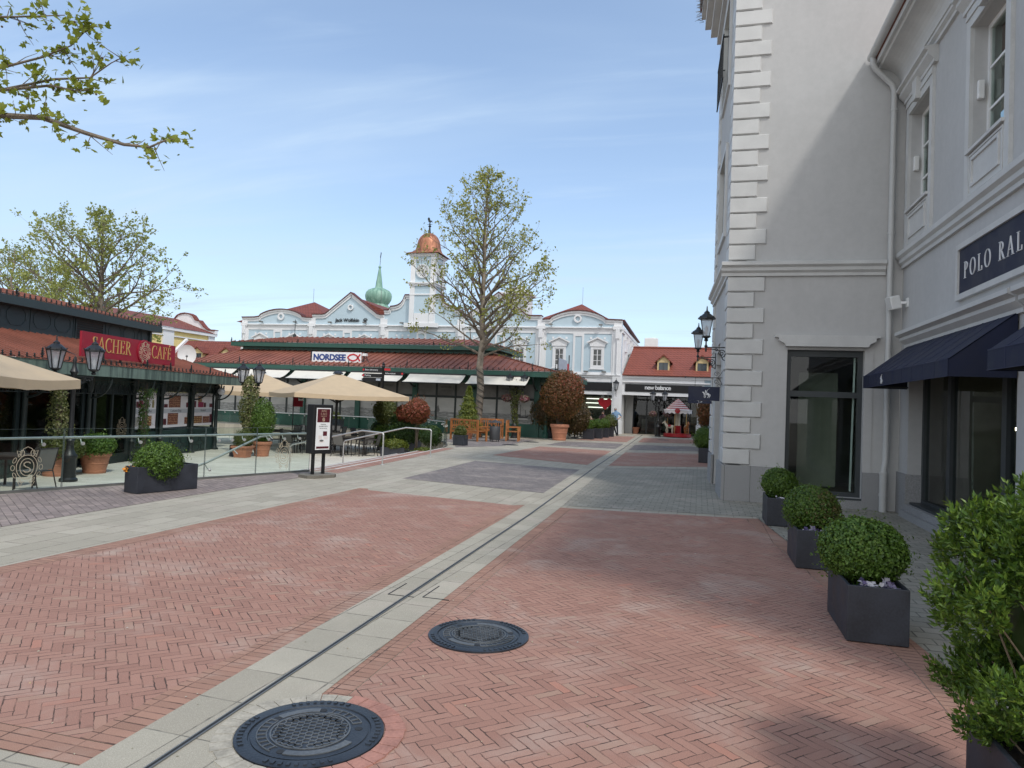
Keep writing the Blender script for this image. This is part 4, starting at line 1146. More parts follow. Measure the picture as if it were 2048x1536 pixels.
# glazed door with the emblem
m_ = CB(); d0, d1 = -1.35, .55
rect_frame(m_, 'x', .0, .05, d0, d1, .04, 2.85, .13); m_.box(.0, .05, -.44, -.36, .17, 2.72); m_.box(.01, .045, d0 + .13, d1 - .13, .17, .5)
dr_ = m_.build('door', 'iron_green', cf)
m_ = CB(); stroke_add(m_, crest_strokes(.02), (.06, .12, 1.62), (0, 1, 0), (0, 0, 1), .62, .002); m_.build('emblem', 'emblem_dim', dr_)
m_ = CB(); m_.bar((.09, -.5, .9), (.09, -.5, 1.5), .03); m_.build('handle', 'steel', dr_)
# printed poster windows
M['poster_bg'] = plain('poster_pale_pink', (.72, .66, .64), .5, var=.08, bump=0)
M['poster_white'] = plain('poster_white', (.70, .67, .65), .5, var=.03, bump=0)
M['poster_band'] = plain('poster_grey_band', (.46, .46, .46), .5, var=.02, bump=0)
M['poster_text'] = plain('poster_text', (.12, .12, .12), .5, bump=0)
def ornate(name, a, b, sc_):
    t = NT(name); v = t.coord((sc_, sc_, sc_)); w = t.new('TexVoronoi'); t.l.new(v, w.inputs['Vector']); w.inputs['Scale'].default_value = 1; w.inputs['Randomness'].default_value = .25
    return t.set(col=t.mix(t.rng(w.outputs['Distance'], .28, .40), b, a), rough=.5)
M['wrap'] = ornate('red_gold_wrap', (.13, .018, .015), (.50, .30, .15), 16)
M['choco'] = ornate('gold_brown_boxes', (.16, .05, .02), (.62, .42, .17), 13)
M['pinkbox'] = plain('dark_pink_box', (.30, .02, .07), .5, var=.2); M['mint'] = plain('olive_box', (.22, .18, .05), .5, var=.2); M['winebox'] = plain('wine_box', (.10, .012, .02), .5, var=.3)
def poster(u0, u1, text, top, low):
    z0, z1 = 1.60, 2.84
    p = CB(); p.box(-.03, -.01, u0, u1, z0, z1); o = p.build('poster', 'poster_bg', cf)
    w = u1 - u0; zb = 2.10
    p = CB(); p.box(-.01, -.004, u0, u1, z0, z0 + .09); p.box(-.01, -.004, u0, u1, zb + .15, zb + .2); p.build('shelf_print', 'poster_white', o)
    p = CB(); p.box(-.008, -.002, u0, u1, zb, zb + .15); p.build('text_band', 'poster_band', o)
    p = CB(); font_add(p, text, (0, u0 + w * .5, zb + .045), (0, 1, 0), (0, 0, 1), .125, .002, 0, 'CENTER'); p.build('lettering', 'poster_text', o)
    for items, base in ((top, zb + .2), (low, z0 + .09)):
        for i, (a, b, h, mt) in enumerate(items):
            q = CB(); x0 = -.0075 + .0006 * i
            if mt == 'bowl': q.prism([(u0 + w * (a + b) / 2 + (b - a) * w / 2 * math.cos(R(an)), base + h * (1 + .0) + h * math.sin(R(an))) for an in range(180, 361, 20)], 'x', x0, x0 + .004); q.build('print', 'poster_white', o)
            else: q.box(x0, x0 + .004, u0 + w * a, u0 + w * b, base, base + h); q.build('print', mt, o)
poster(.93, 2.22, 'Original Sacher', [(.05, .16, .20, 'winebox'), (.18, .36, .24, 'pinkbox'), (.44, .56, .24, 'poster_white'), (.58, .64, .26, 'mint'), (.66, .78, .24, 'poster_white'), (.80, .88, .26, 'mint'), (.9, .99, .22, 'poster_white')],
       [(.05, .30, .30, 'beige_in'), (.34, .80, .34, 'choco'), (.85, .93, .16, 'poster_white')])
poster(2.72, 4.47, 'Confiserie Shop', [(.02, .16, .12, 'winebox'), (.20, .68, .42, 'wrap'), (.70, .92, .07, 'bowl'), (.93, 1.0, .18, 'winebox')],
       [(.0, .13, .22, 'winebox'), (.18, .60, .42, 'wrap'), (.64, .86, .09, 'bowl'), (.88, 1.0, .25, 'wrap')])
poster(4.98, 6.50, 'Parndorf', [(.0, .10, .24, 'winebox'), (.20, .40, .44, 'choco'), (.22, .50, .20, 'pinkbox'), (.52, .64, .18, 'winebox'), (.68, .80, .14, 'poster_white'), (.84, 1.0, .15, 'winebox')],
       [(.02, .46, .28, 'choco'), (.50, .86, .26, 'wrap'), (.88, 1.0, .34, 'winebox')])
# openwork valance under the eave
m_ = CB()
u = U0 + .3
while u < U1 + .1:
    m_.tube([(.12, u + .13 * math.cos(R(a)), 2.92 + .13 * math.sin(R(a))) for a in range(0, 181, 30)], .014, 4, False)
    m_.tube([(.12, u + .06 * math.cos(R(a)), 2.80 + .06 * math.sin(R(a))) for a in range(0, 361, 45)], .010, 4, False)
    m_.bar((.12, u + .15, 2.72), (.12, u + .15, 3.15), .014); u += .30
m_.bar((.12, U0, 2.73), (.12, U1, 2.73), .022); m_.bar((.12, U0, 3.12), (.12, U1, 3.12), .03)
m_.build('iron_valance', 'iron_green', cf)
# curved brackets at the posts and at the end
m_ = CB()
for u in posts: m_.tube([(.10, u, 2.6)] + [(.10 + .6 * math.sin(R(a)), u, 2.6 + .6 * (1 - math.cos(R(a)))) for a in (15, 30, 45, 60, 75, 88)], .03, 6)
m_.tube([(.05, U1 - .1, 2.7)] + [(.05, U1 - .1 + .5 * math.sin(R(a)), 2.7 + .5 * (1 - math.cos(R(a)))) for a in (15, 30, 45, 60, 75, 88)], .03, 6)
m_.build('bracket', 'iron_green', cf)
# eave fascia of weathered metal, lower roof
EN, EU = .75, 7.45
m_ = CB(); m_.box(EN - .03, EN, U0 - .5, EU, 3.22, 3.54); m_.box(-9.5, EN - .031, EU - .03, EU, 3.22, 3.54); m_.build('eave_fascia', 'patina', cf)
m_ = CB(); m_.box(-9.4, EN - .035, U0 - .5, EU - .035, 3.26, 3.30); m_.build('soffit', 'iron_green', cf)
m_ = CB()
seam_plane(m_, (EN + .02, U0 - .5, 3.545), (EN + .02, EU + .02, 3.545), (-2.2, 5.6, 4.46), (-2.2, U0 - .5, 4.46), .28)
seam_plane(m_, (EN + .02, EU + .02, 3.545), (-9.5, EU + .02, 3.545), (-6.4, 5.6, 4.46), (-2.2, 5.6, 4.46), .28)
m_.build('roof', 'seam_roof', cf)
m_ = CB(); cresting(m_, (EN - .03, U0, 3.55), (EN - .03, EU, 3.55), .26, .15); cresting(m_, (EN - .1, EU - .03, 3.55), (-5, EU - .03, 3.55), .26, .15)
for u in (-7.1, -4.6, -2.1, .2, 1.65, 3.1, 4.6, 5.9, EU - .02): finial(m_, (EN - .03, u, 3.55), .42)
m_.build('snow_guard', 'iron_green', cf)
# clerestory storey
m_ = CB(); m_.box(-2.3, -2.2, U0, 5.6, 4.3, 5.35); m_.box(-6.4, -2.3, 5.5, 5.6, 4.3, 5.35); m_.box(-6.4, -6.3, U0, 5.5, 4.3, 5.35)
cl_ = m_.build('clerestory', 'cafe_slate', cf)
m_ = CB()
for u in (-7.4, -6.4, -5.2, -4.2, -3.0, -2.0, -.9, .05, 2.9, 3.8, 4.75): oct_panel(m_, -2.195, u, u + .75, 4.62, 5.15, .16, .016)
for u in (-5.35, -3.1, -1.05, .95, 2.7, 5.0): m_.box(-2.2, -2.185, u, u + .03, 4.4, 5.3)
m_.box(-2.2, -2.14, 5.52, 5.66, 4.35, 5.3)
m_.build('clerestory_moulding', 'cafe_slate', cl_)
m_ = CB()
rect_frame(m_, 'x', -2.2, .03, 1.05, 2.55, 4.42, 5.15, .04)
for k in range(8): m_.cbox((-2.185, 1.8, 4.50 + .08 * k), (.012, 1.42, .07), 0, ry=R(35))
m_.build('louvre', 'cafe_slate', cl_)
m_ = CB(); m_.box(-2.25, -1.9, U0 - .3, 5.95, 5.16, 5.40); m_.box(-6.8, -2.25, 5.7, 5.95, 5.16, 5.40); m_.build('clerestory_eave', 'cafe_slate', cf)
m_ = CB(); seam_plane(m_, (-1.92, U0, 5.405), (-1.92, 5.97, 5.405), (-4.3, 3.6, 5.95), (-4.3, U0, 5.95), .28); seam_plane(m_, (-1.92, 5.97, 5.405), (-6.8, 5.97, 5.405), (-4.3, 3.6, 5.95), (-4.3, 3.6, 5.95), .28)
m_.build('clerestory_roof', 'seam_roof', cf)
m_ = CB(); cresting(m_, (-1.94, U0, 5.40), (-1.94, 5.93, 5.40), .23, .15); cresting(m_, (-2.0, 5.93, 5.40), (-6.5, 5.93, 5.40), .23, .15)
for u in (-2.0, .3, 5.9): finial(m_, (-1.94, u, 5.4), .36)
m_.build('clerestory_snow_guard', 'iron_green', cf)
# sign on the roof
t = root('cafe_sign', 'crimson roof sign with gold serif letters reading SACHER CAF\u00c9 and an oval emblem', 'sign', (-17.4 + .6 * math.cos(CR), 18.2 + .6 * math.sin(CR), -.6), CR)
XF[t.name] = XF[cf.name]; t.location = cf.location
m_ = CB(); m_.box(.54, .60, -2.92, 2.14, 3.74, 4.42); m_.build('board', 'sacher_red', t)
m_ = CB(); serif_add(m_, 'SACHER', (.605, -2.47, 3.92), (0, 1, 0), (0, 0, 1), .40, .008, .03, 0, .85); serif_add(m_, 'CAF\u00c9', (.605, .62, 3.92), (0, 1, 0), (0, 0, 1), .40, .008, .04, 0, .85)
m_.build('lettering', 'gold', t)
m_ = CB(); m_.prism([(.19 + .40 * math.cos(R(a)), 4.08 + .37 * math.sin(R(a))) for a in range(0, 360, 12)], 'x', .60, .63); m_.build('emblem_plate', 'sacher_red', t)
m_ = CB(); stroke_add(m_, [([(x * 1.35, y) for x, y in p], w) for p, w in crest_strokes(.026)], (.635, .19, 4.05), (0, 1, 0), (0, 0, 1), .54, .004); m_.build('emblem', 'emblem_gold', t)
m_ = CB()
for u in (-2.4, -.9, .4, 1.6): m_.bar((.50, u, 3.50), (.50, u, 4.3), .05); m_.bar((.50, u, 3.6), (-.3, u, 3.95), .03)
m_.build('bracket', 'black', t)
# globe lamp under the eave
t = root('globe_lamp', 'white round globe lamp under the cafe eave at the corner', 'lamp', cf.location, CR); XF[t.name] = XF[cf.name]
M['opal'] = plain('opal_glass', (.62, .62, .63), .25, var=.03, bump=0)
m_ = CB(); m_.ball((.28, 6.65, 2.95), .145, 16); m_.build('globe', 'opal', t, smooth=True)
m_ = CB(); m_.tube([(.28, 6.65, 3.09), (.28, 6.65, 3.24)], .03, 8); m_.build('stem', 'black', t)
# satellite dish behind
t = root('satellite_dish', 'white round satellite dish standing behind the end of the cafe roof', 'dish', (-20.7, 25.1, 3.22), R(39))
m_ = MB()
prof = [(0, 0), (.16, .012), (.30, .05), (.36, .085)]
pts = []
for r, d in prof[::-1]:
    for k in range(24): pts.append((r * 1.0 * math.cos(R(15 * k)), d - .05, r * 1.15 * math.sin(R(15 * k))))
m_.add([(x, -y, z) for x, y, z in pts], [(i * 24 + j, i * 24 + (j + 1) % 24, (i + 1) * 24 + (j + 1) % 24, (i + 1) * 24 + j) for i in range(3) for j in range(24)])
m_.build('reflector', 'white', t, smooth=True)
m_ = MB(); m_.tube([(0, .10, 0), (0, .16, -.6), (0, .16, -1.2)], .03, 8); m_.build('mast', 'galv', t)
m_ = MB(); m_.tube([(0, 0, -.40), (0, -.4, -.1)], .012, 6); m_.ball((0, -.42, -.08), .05, 8); m_.build('receiver_arm', 'galv', t)
# ================================================================== FISH RESTAURANT PAVILION
nd = root('fish_restaurant', 'long bottle green pavilion with two red seam roofs and cream awnings', 'building', (-18, 38, 0))
NW, NR, NL = 36.0, -7.75, -28.6
bays = [-8.15, -11.55, -14.95, -18.35, -21.75, -25.15, -28.5]
m_ = MB(); m_.box(NL, NR, NW, NW + .12, 0, .68); m_.box(NL, NR, NW, NW + .12, 2.75, 3.3); m_.box(NR - .12, NR, NW + .12, 44, 0, .68); m_.box(NR - .12, NR, NW + .12, 44, 2.75, 3.3); m_.box(NL, NR, 43.9, 44, 0, 3.3); m_.box(NL, NL + .1, NW, 44, 0, 3.3)
m_.build('wall', 'nord_green', nd, world=True)
m_ = MB()
for x in bays: m_.box(x - .14, x + .14, NW - .10, NW + .12, 0, 3.2)
for y in (38.6, 41.2, 43.85): m_.box(NR - .1, NR + .08, y - .14, y + .14, 0, 3.2)
m_.build('column', 'nord_green', nd, world=True)
m_ = MB(); m_.lathe([(.16, 0), (.16, .25), (.10, .3), (.10, 1.7), (.13, 1.75), (.13, 1.8), (.10, 1.85), (.10, 3.1)], (NR + .12, NW - .1, 0), 12); m_.build('corner_post', 'nord_green', nd, world=True, smooth=True)
fr = MB()
for a, b in zip(bays[1:], bays):
    fr.box(a + .14, b - .14, NW + .0, NW + .08, 1.90, 2.02); mid = (a + b) / 2
    for x in (a + (b - a) * .36, a + (b - a) * .68): fr.box(x - .05, x + .05, NW + .002, NW + .078, .68, 2.75)
fr.build('window_frame', 'iron_green', nd, world=True)
M['sea_print'] = None
def seaprint():
    t = NT('grey_sea_print'); v = t.coord(); s = t.new('SeparateXYZ'); t.l.new(v, s.inputs[0]); z = s.outputs[2]
    cl_ = t.noise(t.coord((.7, 1, 2.2)), 1.0, 6, .6); wv = t.noise(t.coord((2.0, 1, 9)), 1.6, 7, .7, .8)
    skyc = t.ramp(cl_, [(0.2, (.30, .305, .295)), (.5, (.42, .42, .405)), (.8, (.52, .52, .50))])
    sea = t.ramp(wv, [(.3, (.11, .112, .11)), (.5, (.24, .245, .24)), (.75, (.5, .5, .49))])
    return t.set(col=t.mix(t.rng(t.m('ADD', z, t.m('MULTIPLY', t.m('SUBTRACT', cl_, .5), .25)), 1.14, 1.18), sea, skyc), rough=.25)
M['sea_print'] = seaprint()
M['transom_print'] = plain('dark_grey_transom_print', (.14, .143, .14), .2, var=.35, bump=0, scale=1.2)
M['print_dark'] = plain('dark_print_ink', (.05, .052, .052), .4, bump=0); M['print_mid'] = plain('mid_print_ink', (.13, .13, .125), .4, bump=0); M['print_pale'] = plain('pale_print_ink', (.42, .42, .40), .4, bump=0)
k = 0
for a, b in zip(bays[1:], bays):
    xs = [a + .14, a + (b - a) * .36 - .05, a + (b - a) * .36 + .05, a + (b - a) * .68 - .05, a + (b - a) * .68 + .05, b - .14]
    for x0, x1 in zip(xs[::2], xs[1::2]):
        m_ = MB(); m_.box(x0, x1, NW + .03, NW + .05, .68, 1.90); p = m_.build('poster', 'sea_print', nd, world=True)
        m_ = MB(); m_.box(x0, x1, NW + .03, NW + .05, 2.02, 2.75); m_.build('transom_pane', 'transom_print', nd, world=True)
    x0, x1 = xs[2], xs[3]
    m_ = MB(); m_.box(x0 + .1, x1 - .12, NW + .012, NW + .028, 2.34, 2.62); q = m_.build('name_plate', 'print_mid', nd, world=True)
    m_ = MB(); font_add(m_, 'NORDSEE', ((x0 + x1) / 2, NW + .010, 2.43), (1, 0, 0), (0, 0, 1), .13, .002, .01, 'CENTER'); m_.build('lettering', 'print_dark', q, world=True)
# ship print in the corner window
m_ = MB(); xs = -9.05; yy = NW + .022
hull = [(xs - .42, .98), (xs - .50, 1.10), (xs - .30, 1.06), (xs + .25, 1.06), (xs + .48, 1.14), (xs + .40, .98)]
m_.prism(hull, 'y', yy - .004, yy + .004); m_.prism([(xs - .15, 1.06), (xs - .15, 1.18), (xs + .05, 1.18), (xs + .05, 1.06)], 'y', yy - .003, yy + .003)
for x, h in ((xs - .28, 1.45), (xs + .02, 1.68), (xs + .3, 1.42)): m_.box(x - .012, x + .012, yy - .003, yy + .003, 1.05, h)
for a, b in (((xs + .02, 1.66), (xs + .45, 1.13)), ((xs + .02, 1.66), (xs - .47, 1.1)), ((xs - .2, 1.4), (xs + .2, 1.4))): m_.bar((a[0], yy, a[1]), (b[0], yy, b[1]), .012, .004)
m_.build('ship_print', 'print_dark', nd, world=True)
m_ = MB(); m_.prism([(xs - .44, .90), (xs - .40, .98), (xs + .40, .98), (xs + .44, .90)], 'y', yy - .003, yy + .003); m_.build('ship_print', 'print_pale', nd, world=True)
m_ = MB(); m_.prism([(-13.85, 1.1), (-13.55, 1.13), (-13.5, 1.2), (-13.6, 1.5), (-13.75, 1.25)], 'y', yy - .003, yy + .003); m_.prism([(-16.9, 1.02), (-16.2, 1.02), (-16.25, 1.2), (-16.4, 1.32), (-16.6, 1.42), (-16.8, 1.3)], 'y', yy - .003, yy + .003); m_.build('ship_print', 'print_mid', nd, world=True)
m_ = MB(); m_.box(NL + .2, NR - .2, 39.9, 40, 0, 3.2); m_.build('interior_wall', 'dark_glass_in', nd, world=True)
# lower eave, roof
NE = 34.8; XR, XL = -6.95, -29.2
m_ = MB(); m_.box(XL, XR, NE, NE + .05, 3.10, 3.38); m_.box(XR - .05, XR, NE + .051, 45, 3.10, 3.38); m_.box(XL, XL + .05, NE + .051, 45, 3.10, 3.38); m_.build('eave_fascia', 'nord_green', nd, world=True)
m_ = MB(); m_.box(XL + .06, XR - .06, NE + .06, 44.9, 3.16, 3.20); m_.build('soffit', 'iron_green', nd, world=True)
UX1, UX0, UY = -11.2, -27.3, 38.0
m_ = MB()
seam_plane(m_, (XL - .02, NE - .02, 3.385), (XR + .02, NE - .02, 3.385), (UX1, UY, 4.42), (UX0, UY, 4.42), .36, .05, .04)
seam_plane(m_, (XR + .02, NE - .02, 3.385), (XR + .02, 45, 3.385), (UX1, 42, 4.42), (UX1, UY, 4.42), .36, .05, .04)
seam_plane(m_, (XL - .02, 45, 3.385), (XL - .02, NE - .02, 3.385), (UX0, UY, 4.42), (UX0, 42, 4.42), .36, .05, .04)
m_.bar((XR, NE, 3.42), (UX1, UY, 4.46), .08, .06)
m_.build('roof', 'seam_roof', nd, world=True)
m_ = MB(); cresting(m_, (XL, NE + .02, 3.38), (XR, NE + .02, 3.38), .30, .17); cresting(m_, (XR - .02, NE + .1, 3.38), (XR - .02, 44, 3.38), .30, .17)
for x in bays + [XR]: finial(m_, (x - .05, NE + .02, 3.38), .62)
m_.build('snow_guard', 'iron_green', nd, world=True)
# raised clerestory
m_ = MB(); m_.box(UX0, UX1, UY, UY + .1, 4.3, 4.75); m_.box(UX1 - .1, UX1, UY + .1, 42, 4.3, 4.75); m_.box(UX0, UX0 + .1, UY + .1, 42, 4.3, 4.75); m_.build('clerestory', 'nord_green', nd, world=True)
m_ = MB(); m_.box(UX0 - .5, UX1 + .55, UY - .5, 42.5, 4.60, 4.84); m_.build('clerestory_eave', 'nord_green', nd, world=True)
m_ = MB()
seam_plane(m_, (UX0 - .52, UY - .52, 4.845), (UX1 + .57, UY - .52, 4.845), (UX1 - 2.0, 40, 5.42), (UX0 + 2.3, 40, 5.42), .36, .05, .04)
seam_plane(m_, (UX1 + .57, UY - .52, 4.845), (UX1 + .57, 42.5, 4.845), (UX1 - 2.0, 40, 5.42), (UX1 - 2.0, 40, 5.42), .36, .05, .04)
seam_plane(m_, (UX0 - .52, 42.5, 4.845), (UX0 - .52, UY - .52, 4.845), (UX0 + 2.3, 40, 5.42), (UX0 + 2.3, 40, 5.42), .36, .05, .04)
m_.build('clerestory_roof', 'seam_roof', nd, world=True)
m_ = MB(); cresting(m_, (UX0 - .5, UY - .5, 4.84), (UX1 + .55, UY - .5, 4.84), .30, .13); finial(m_, (UX0 - .48, UY - .48, 4.84), .4)
for x in (-23.2, -18.9, -14.6): finial(m_, (x, UY - .5, 4.84), .35)
m_.lathe([(.12, 5.4), (.10, 5.55), (.02, 5.65), (.02, 6.5), (0, 6.55)], (-25.0, 40, 0), 8)
m_.build('clerestory_snow_guard', 'iron_green', nd, world=True)
# roof sign
t = root('restaurant_sign', 'white roof sign reading NORDSEE in blue with a red fish emblem', 'sign', (-19.57, 35.6, 3.4))
M['nord_blue'] = plain('sign_blue', (.010, .040, .20), .4, var=.05, bump=0); M['nord_red'] = plain('sign_red', (.52, .02, .03), .4, var=.05, bump=0); M['sign_white'] = plain('sign_white', (.78, .78, .78), .4, var=.02, bump=0)
m_ = MB(); m_.box(-21.08, -18.06, 35.58, 35.64, 3.63, 4.20); m_.build('board', 'sign_white', t, world=True)
m_ = MB(); font_add(m_, 'NORDSEE', (-21.0, 35.575, 3.745), (1, 0, 0), (0, 0, 1), .47, .006, .042, space=.95); m_.build('lettering', 'nord_blue', t, world=True)
m_ = MB(); c0 = (-18.52, 35.57, 3.915)
stroke_add(m_, [([(-.36, 0), (-.22, .13), (-.02, .185), (.18, .12), (.40, -.19)], .085), ([(-.36, 0), (-.22, -.13), (-.02, -.185), (.18, -.12), (.40, .19)], .085)], c0, (1, 0, 0), (0, 0, 1), 1.0, .006)
m_.build('fish_emblem', 'nord_red', t, world=True)
m_ = MB()
for x in (-21.2, -17.95):
    m_.bar((x, 35.7, 3.4), (x, 35.7, 4.25), .05); m_.bar((x, 35.7, 4.2), (x, 36.3, 3.75), .03)
m_.bar((-21.2, 35.68, 3.8), (-17.95, 35.68, 3.8), .03); m_.bar((-17.95, 35.7, 4.0), (-17.5, 35.6, 3.6), .025)
m_.build('bracket', 'black', t, world=True)
m_ = MB(); m_.box(-17.98, -17.75, 35.55, 35.75, 4.02, 4.16); m_.build('floodlight', 'white', t, world=True)
# small side sign at the right end of the roof
t = root('roof_end_sign', 'sign panel seen edge-on above the right end of the green pavilion eave', 'sign', (-7.0, 36.5, 3.4))
M['sign_grey'] = plain('pale_lattice_panel', (.42, .46, .52), .5, var=.2, scale=6)
m_ = MB(); m_.box(-7.02, -6.98, 35.5, 37.9, 3.55, 4.15); m_.build('board', 'sign_grey', t, world=True)
m_ = MB(); m_.box(-7.03, -6.97, 37.95, 38.4, 3.55, 4.0); m_.build('red_panel', 'nord_red', t, world=True)
m_ = MB()
for y in (35.4, 38.5): m_.bar((-7.0, y, 3.38), (-7.0, y, 4.5), .05)
m_.build('post', 'black', t, world=True)
# awnings of the restaurant
M['cream'] = plain('cream_awning_cloth', (.66, .63, .56), .8, var=.05, bump=.15, fine=150)
proto = None
for i, (a, b) in enumerate(zip(bays[1:], bays)):
    lab = ['cream awning at the right end of the green pavilion, behind the triple lamp', 'cream awning left of the tree trunk on the green pavilion', 'cream awning behind the direction signpost on the green pavilion', 'cream awning under the blue and red roof sign', 'cream awning behind the ivy lamp post', 'cream awning at the left end of the green pavilion, half hidden by the cafe'][i]
    loc = ((a + b) / 2, 34.76, 3.08)
    if proto is None:
        t = root('awning', lab, 'awning', loc, 0, 'cream awnings of the green pavilion')
        c = MB(); n = 8; vs = []
        for j in range(n + 1):
            q = j / n; y = -1.02 * q; z = -.46 * q - .07 * math.sin(math.pi * q)
            vs += [(-1.55, y, z), (1.55, y, z)]
        vs2 = [(x, y, z - .012) for x, y, z in vs]; m2 = len(vs)
        c.add(vs + vs2, [(2 * j, 2 * j + 1, 2 * j + 3, 2 * j + 2) for j in range(n)] + [(m2 + 2 * j, m2 + 2 * j + 2, m2 + 2 * j + 3, m2 + 2 * j + 1) for j in range(n)] + [(2 * n, 2 * n + 1, m2 + 2 * n + 1, m2 + 2 * n)])
        c.build('canopy', 'cream', t, smooth=True)
        c = MB()
        for s in (-1, 1): c.tube([(s * 1.45, 0, -.15), (s * 1.45, -.55, -.42), (s * 1.45, -1.02, -.48)], .022, 6)
        c.tube([(-1.55, -1.02, -.47), (1.55, -1.02, -.47)], .025, 6); c.tube([(-1.55, .03, .02), (1.55, .03, .02)], .05, 8)
        c.build('arm', 'black', t); proto = t
    else: copy_tree(proto, None, lab, loc)
# dark curved iron brackets between the awnings
m_ = MB()
for x in bays:
    m_.tube([(x, NW - .1, 2.45)] + [(x, NW - .1 - 1.05 * math.sin(R(a)), 2.45 + .7 * (1 - math.cos(R(a)))) for a in (15, 30, 45, 60, 75, 88)], .05, 6)
m_.build('eave_bracket', 'iron_green', nd, world=True)

# ================================================================== BLUE AND WHITE FACADE HOUSE
M['blue'] = stucco('pale_blue_stucco', (.48, .59, .65), .04)
M['fwhite'] = stucco('white_facade_trim', (.74, .745, .75), .035)
def tiles(name, col, rot=(0, 0, 0)):
    t = NT(name); v = t.coord()
    s = t.new('SeparateXYZ'); t.l.new(v, s.inputs[0])
    row = t.m('DIVIDE', s.outputs[2], .17); fr = t.m('FRACT', row)
    cx = t.m('FRACT', t.m('ADD', t.m('DIVIDE', t.m('ADD', s.outputs[0], s.outputs[1]), .24), t.m('MULTIPLY', t.m('FLOOR', row), .5)))
    edge = t.m('MAXIMUM', t.rng(fr, .0, .22, 1, 0), t.m('MULTIPLY', t.rng(t.m('ABSOLUTE', t.m('SUBTRACT', cx, .5)), .36, .5), .7))
    cb = t.new('CombineXYZ'); t.l.new(t.m('FLOOR', row), cb.inputs[0]); t.l.new(t.m('FLOOR', t.m('DIVIDE', t.m('ADD', s.outputs[0], s.outputs[1]), .24)), cb.inputs[1])
    wz = t.new('TexWhiteNoise'); t.l.new(cb.outputs[0], wz.inputs['Vector'])
    c = t.mix(t.m('MULTIPLY', wz.outputs[0], .5), sc(col, 1.1), sc(col, .75)); c = t.mix(t.m('MULTIPLY', edge, .75), c, sc(col, .3))
    t.bump(t.m('SUBTRACT', t.m('MULTIPLY', t.m('ABSOLUTE', t.m('SUBTRACT', cx, .5)), -.5), edge), .6, .05)
    return t.set(col=c, rough=.6, spec=.3)
M['tile'] = tiles('red_pantiles', (.22, .066, .046))
M['coping'] = plain('dark_red_coping', (.11, .035, .03), .7)
jw = root('blue_white_house', 'long pale blue and white facade house with curved gables closing the view', 'building', (-19.3, 47.3, 0))
FY = 47.3; XA, XB = -34.1, -5.1
top = [(-34.1, 7.50), (-33.0, 7.52), (-32.6, 7.58)] + [(-30.77 + 2.6 * math.sin(R(a)), 8.13 - 2.6 * .62 * (1 - math.cos(R(a)))) for a in range(-42, 43, 7)] + [(-28.95, 7.58), (-28.6, 7.52), (-28.1, 7.52)]
ped = [(-28.1, 7.76), (-27.3, 7.76), (-27.0, 7.82), (-25.0, 9.38), (-22.85, 7.82), (-22.6, 7.76), (-22.3, 7.76)]
sc_l = [(-22.3, 8.10), (-21.9, 8.14), (-21.8, 8.36), (-21.4, 8.42)] + [(-20.6 + -.8 * math.cos(R(a)), 9.14 - .72 * (1 - math.sin(R(90 - a)))*1.0) for a in (10, 30, 50, 70)] + [(-20.7, 9.0), (-20.65, 9.2), (-20.25, 9.2)]
sc_l = [(-22.3, 8.10), (-21.9, 8.12), (-21.8, 8.36), (-21.45, 8.40), (-21.2, 8.48), (-21.0, 8.62), (-20.85, 8.82), (-20.78, 9.02), (-20.7, 9.2), (-20.25, 9.2)]
sc_r = [(-38.7 - x, z) for x, z in sc_l[::-1]]
ped_r = [(-38.7 - x, z) for x, z in ped[::-1]]
arc_r = [(-10.5, 7.52), (-10.0, 7.54)] + [(-8.1 + 2.6 * math.sin(R(a)), 8.13 - 2.6 * .62 * (1 - math.cos(R(a)))) for a in range(-42, 43, 7)] + [(-6.2, 7.54), (-5.1, 7.50)]
prof = top + ped + sc_l + sc_r + ped_r + arc_r
m_ = MB(); m_.prism([(XA, 0), (XA, 7.5)] + prof[1:-1] + [(XB, 7.5), (XB, 3.9), (-5.62, 3.9), (-5.62, 2.56), (-10.2, 2.56), (-10.2, 0)], 'y', FY, FY + .4)
m_.build('wall', 'blue', jw, world=True)
m_ = MB(); m_.box(XB - .35, XB - .001, FY + .4, 60, 0, 7.2); m_.box(XA + .001, XA + .35, FY + .4, 60, 0, 7.2); m_.box(XA, XB, 60, 60.4, 0, 7.0); m_.build('side_wall', 'fwhite', jw, world=True)
# gable moulding and coping following the outline
band, cop = MB(), MB()
def outline(pts):
    for (x0, z0), (x1, z1) in zip(pts, pts[1:]):
        d = Vector((x1 - x0, z1 - z0)); L = d.length
        if L < 1e-4: continue
        nx, nz = d.y / L, -d.x / L
        band.prism([(x0, z0 + .02), (x1, z1 + .02), (x1 + nx * .05, z1 - .26), (x0 + nx * .05, z0 - .26)], 'y', FY - .07, FY + .001)
        band.prism([(x0, z0 + .02), (x1, z1 + .02), (x1, z1 - .10), (x0, z0 - .10)], 'y', FY - .14, FY - .071)
        cop.prism([(x0 - .01, z0 + .02), (x1 + .01, z1 + .02), (x1 + .01, z1 + .09), (x0 - .01, z0 + .09)], 'y', FY - .2, FY + .45)
for pts in (top, ped, sc_l, sc_r, ped_r, arc_r): outline(pts)
band.build('gable_moulding', 'fwhite', jw, world=True)
cop.bar((XB, FY, 7.55), (XB, 60, 7.25), .3, .08)
cop.build('coping', 'coping', jw, world=True)
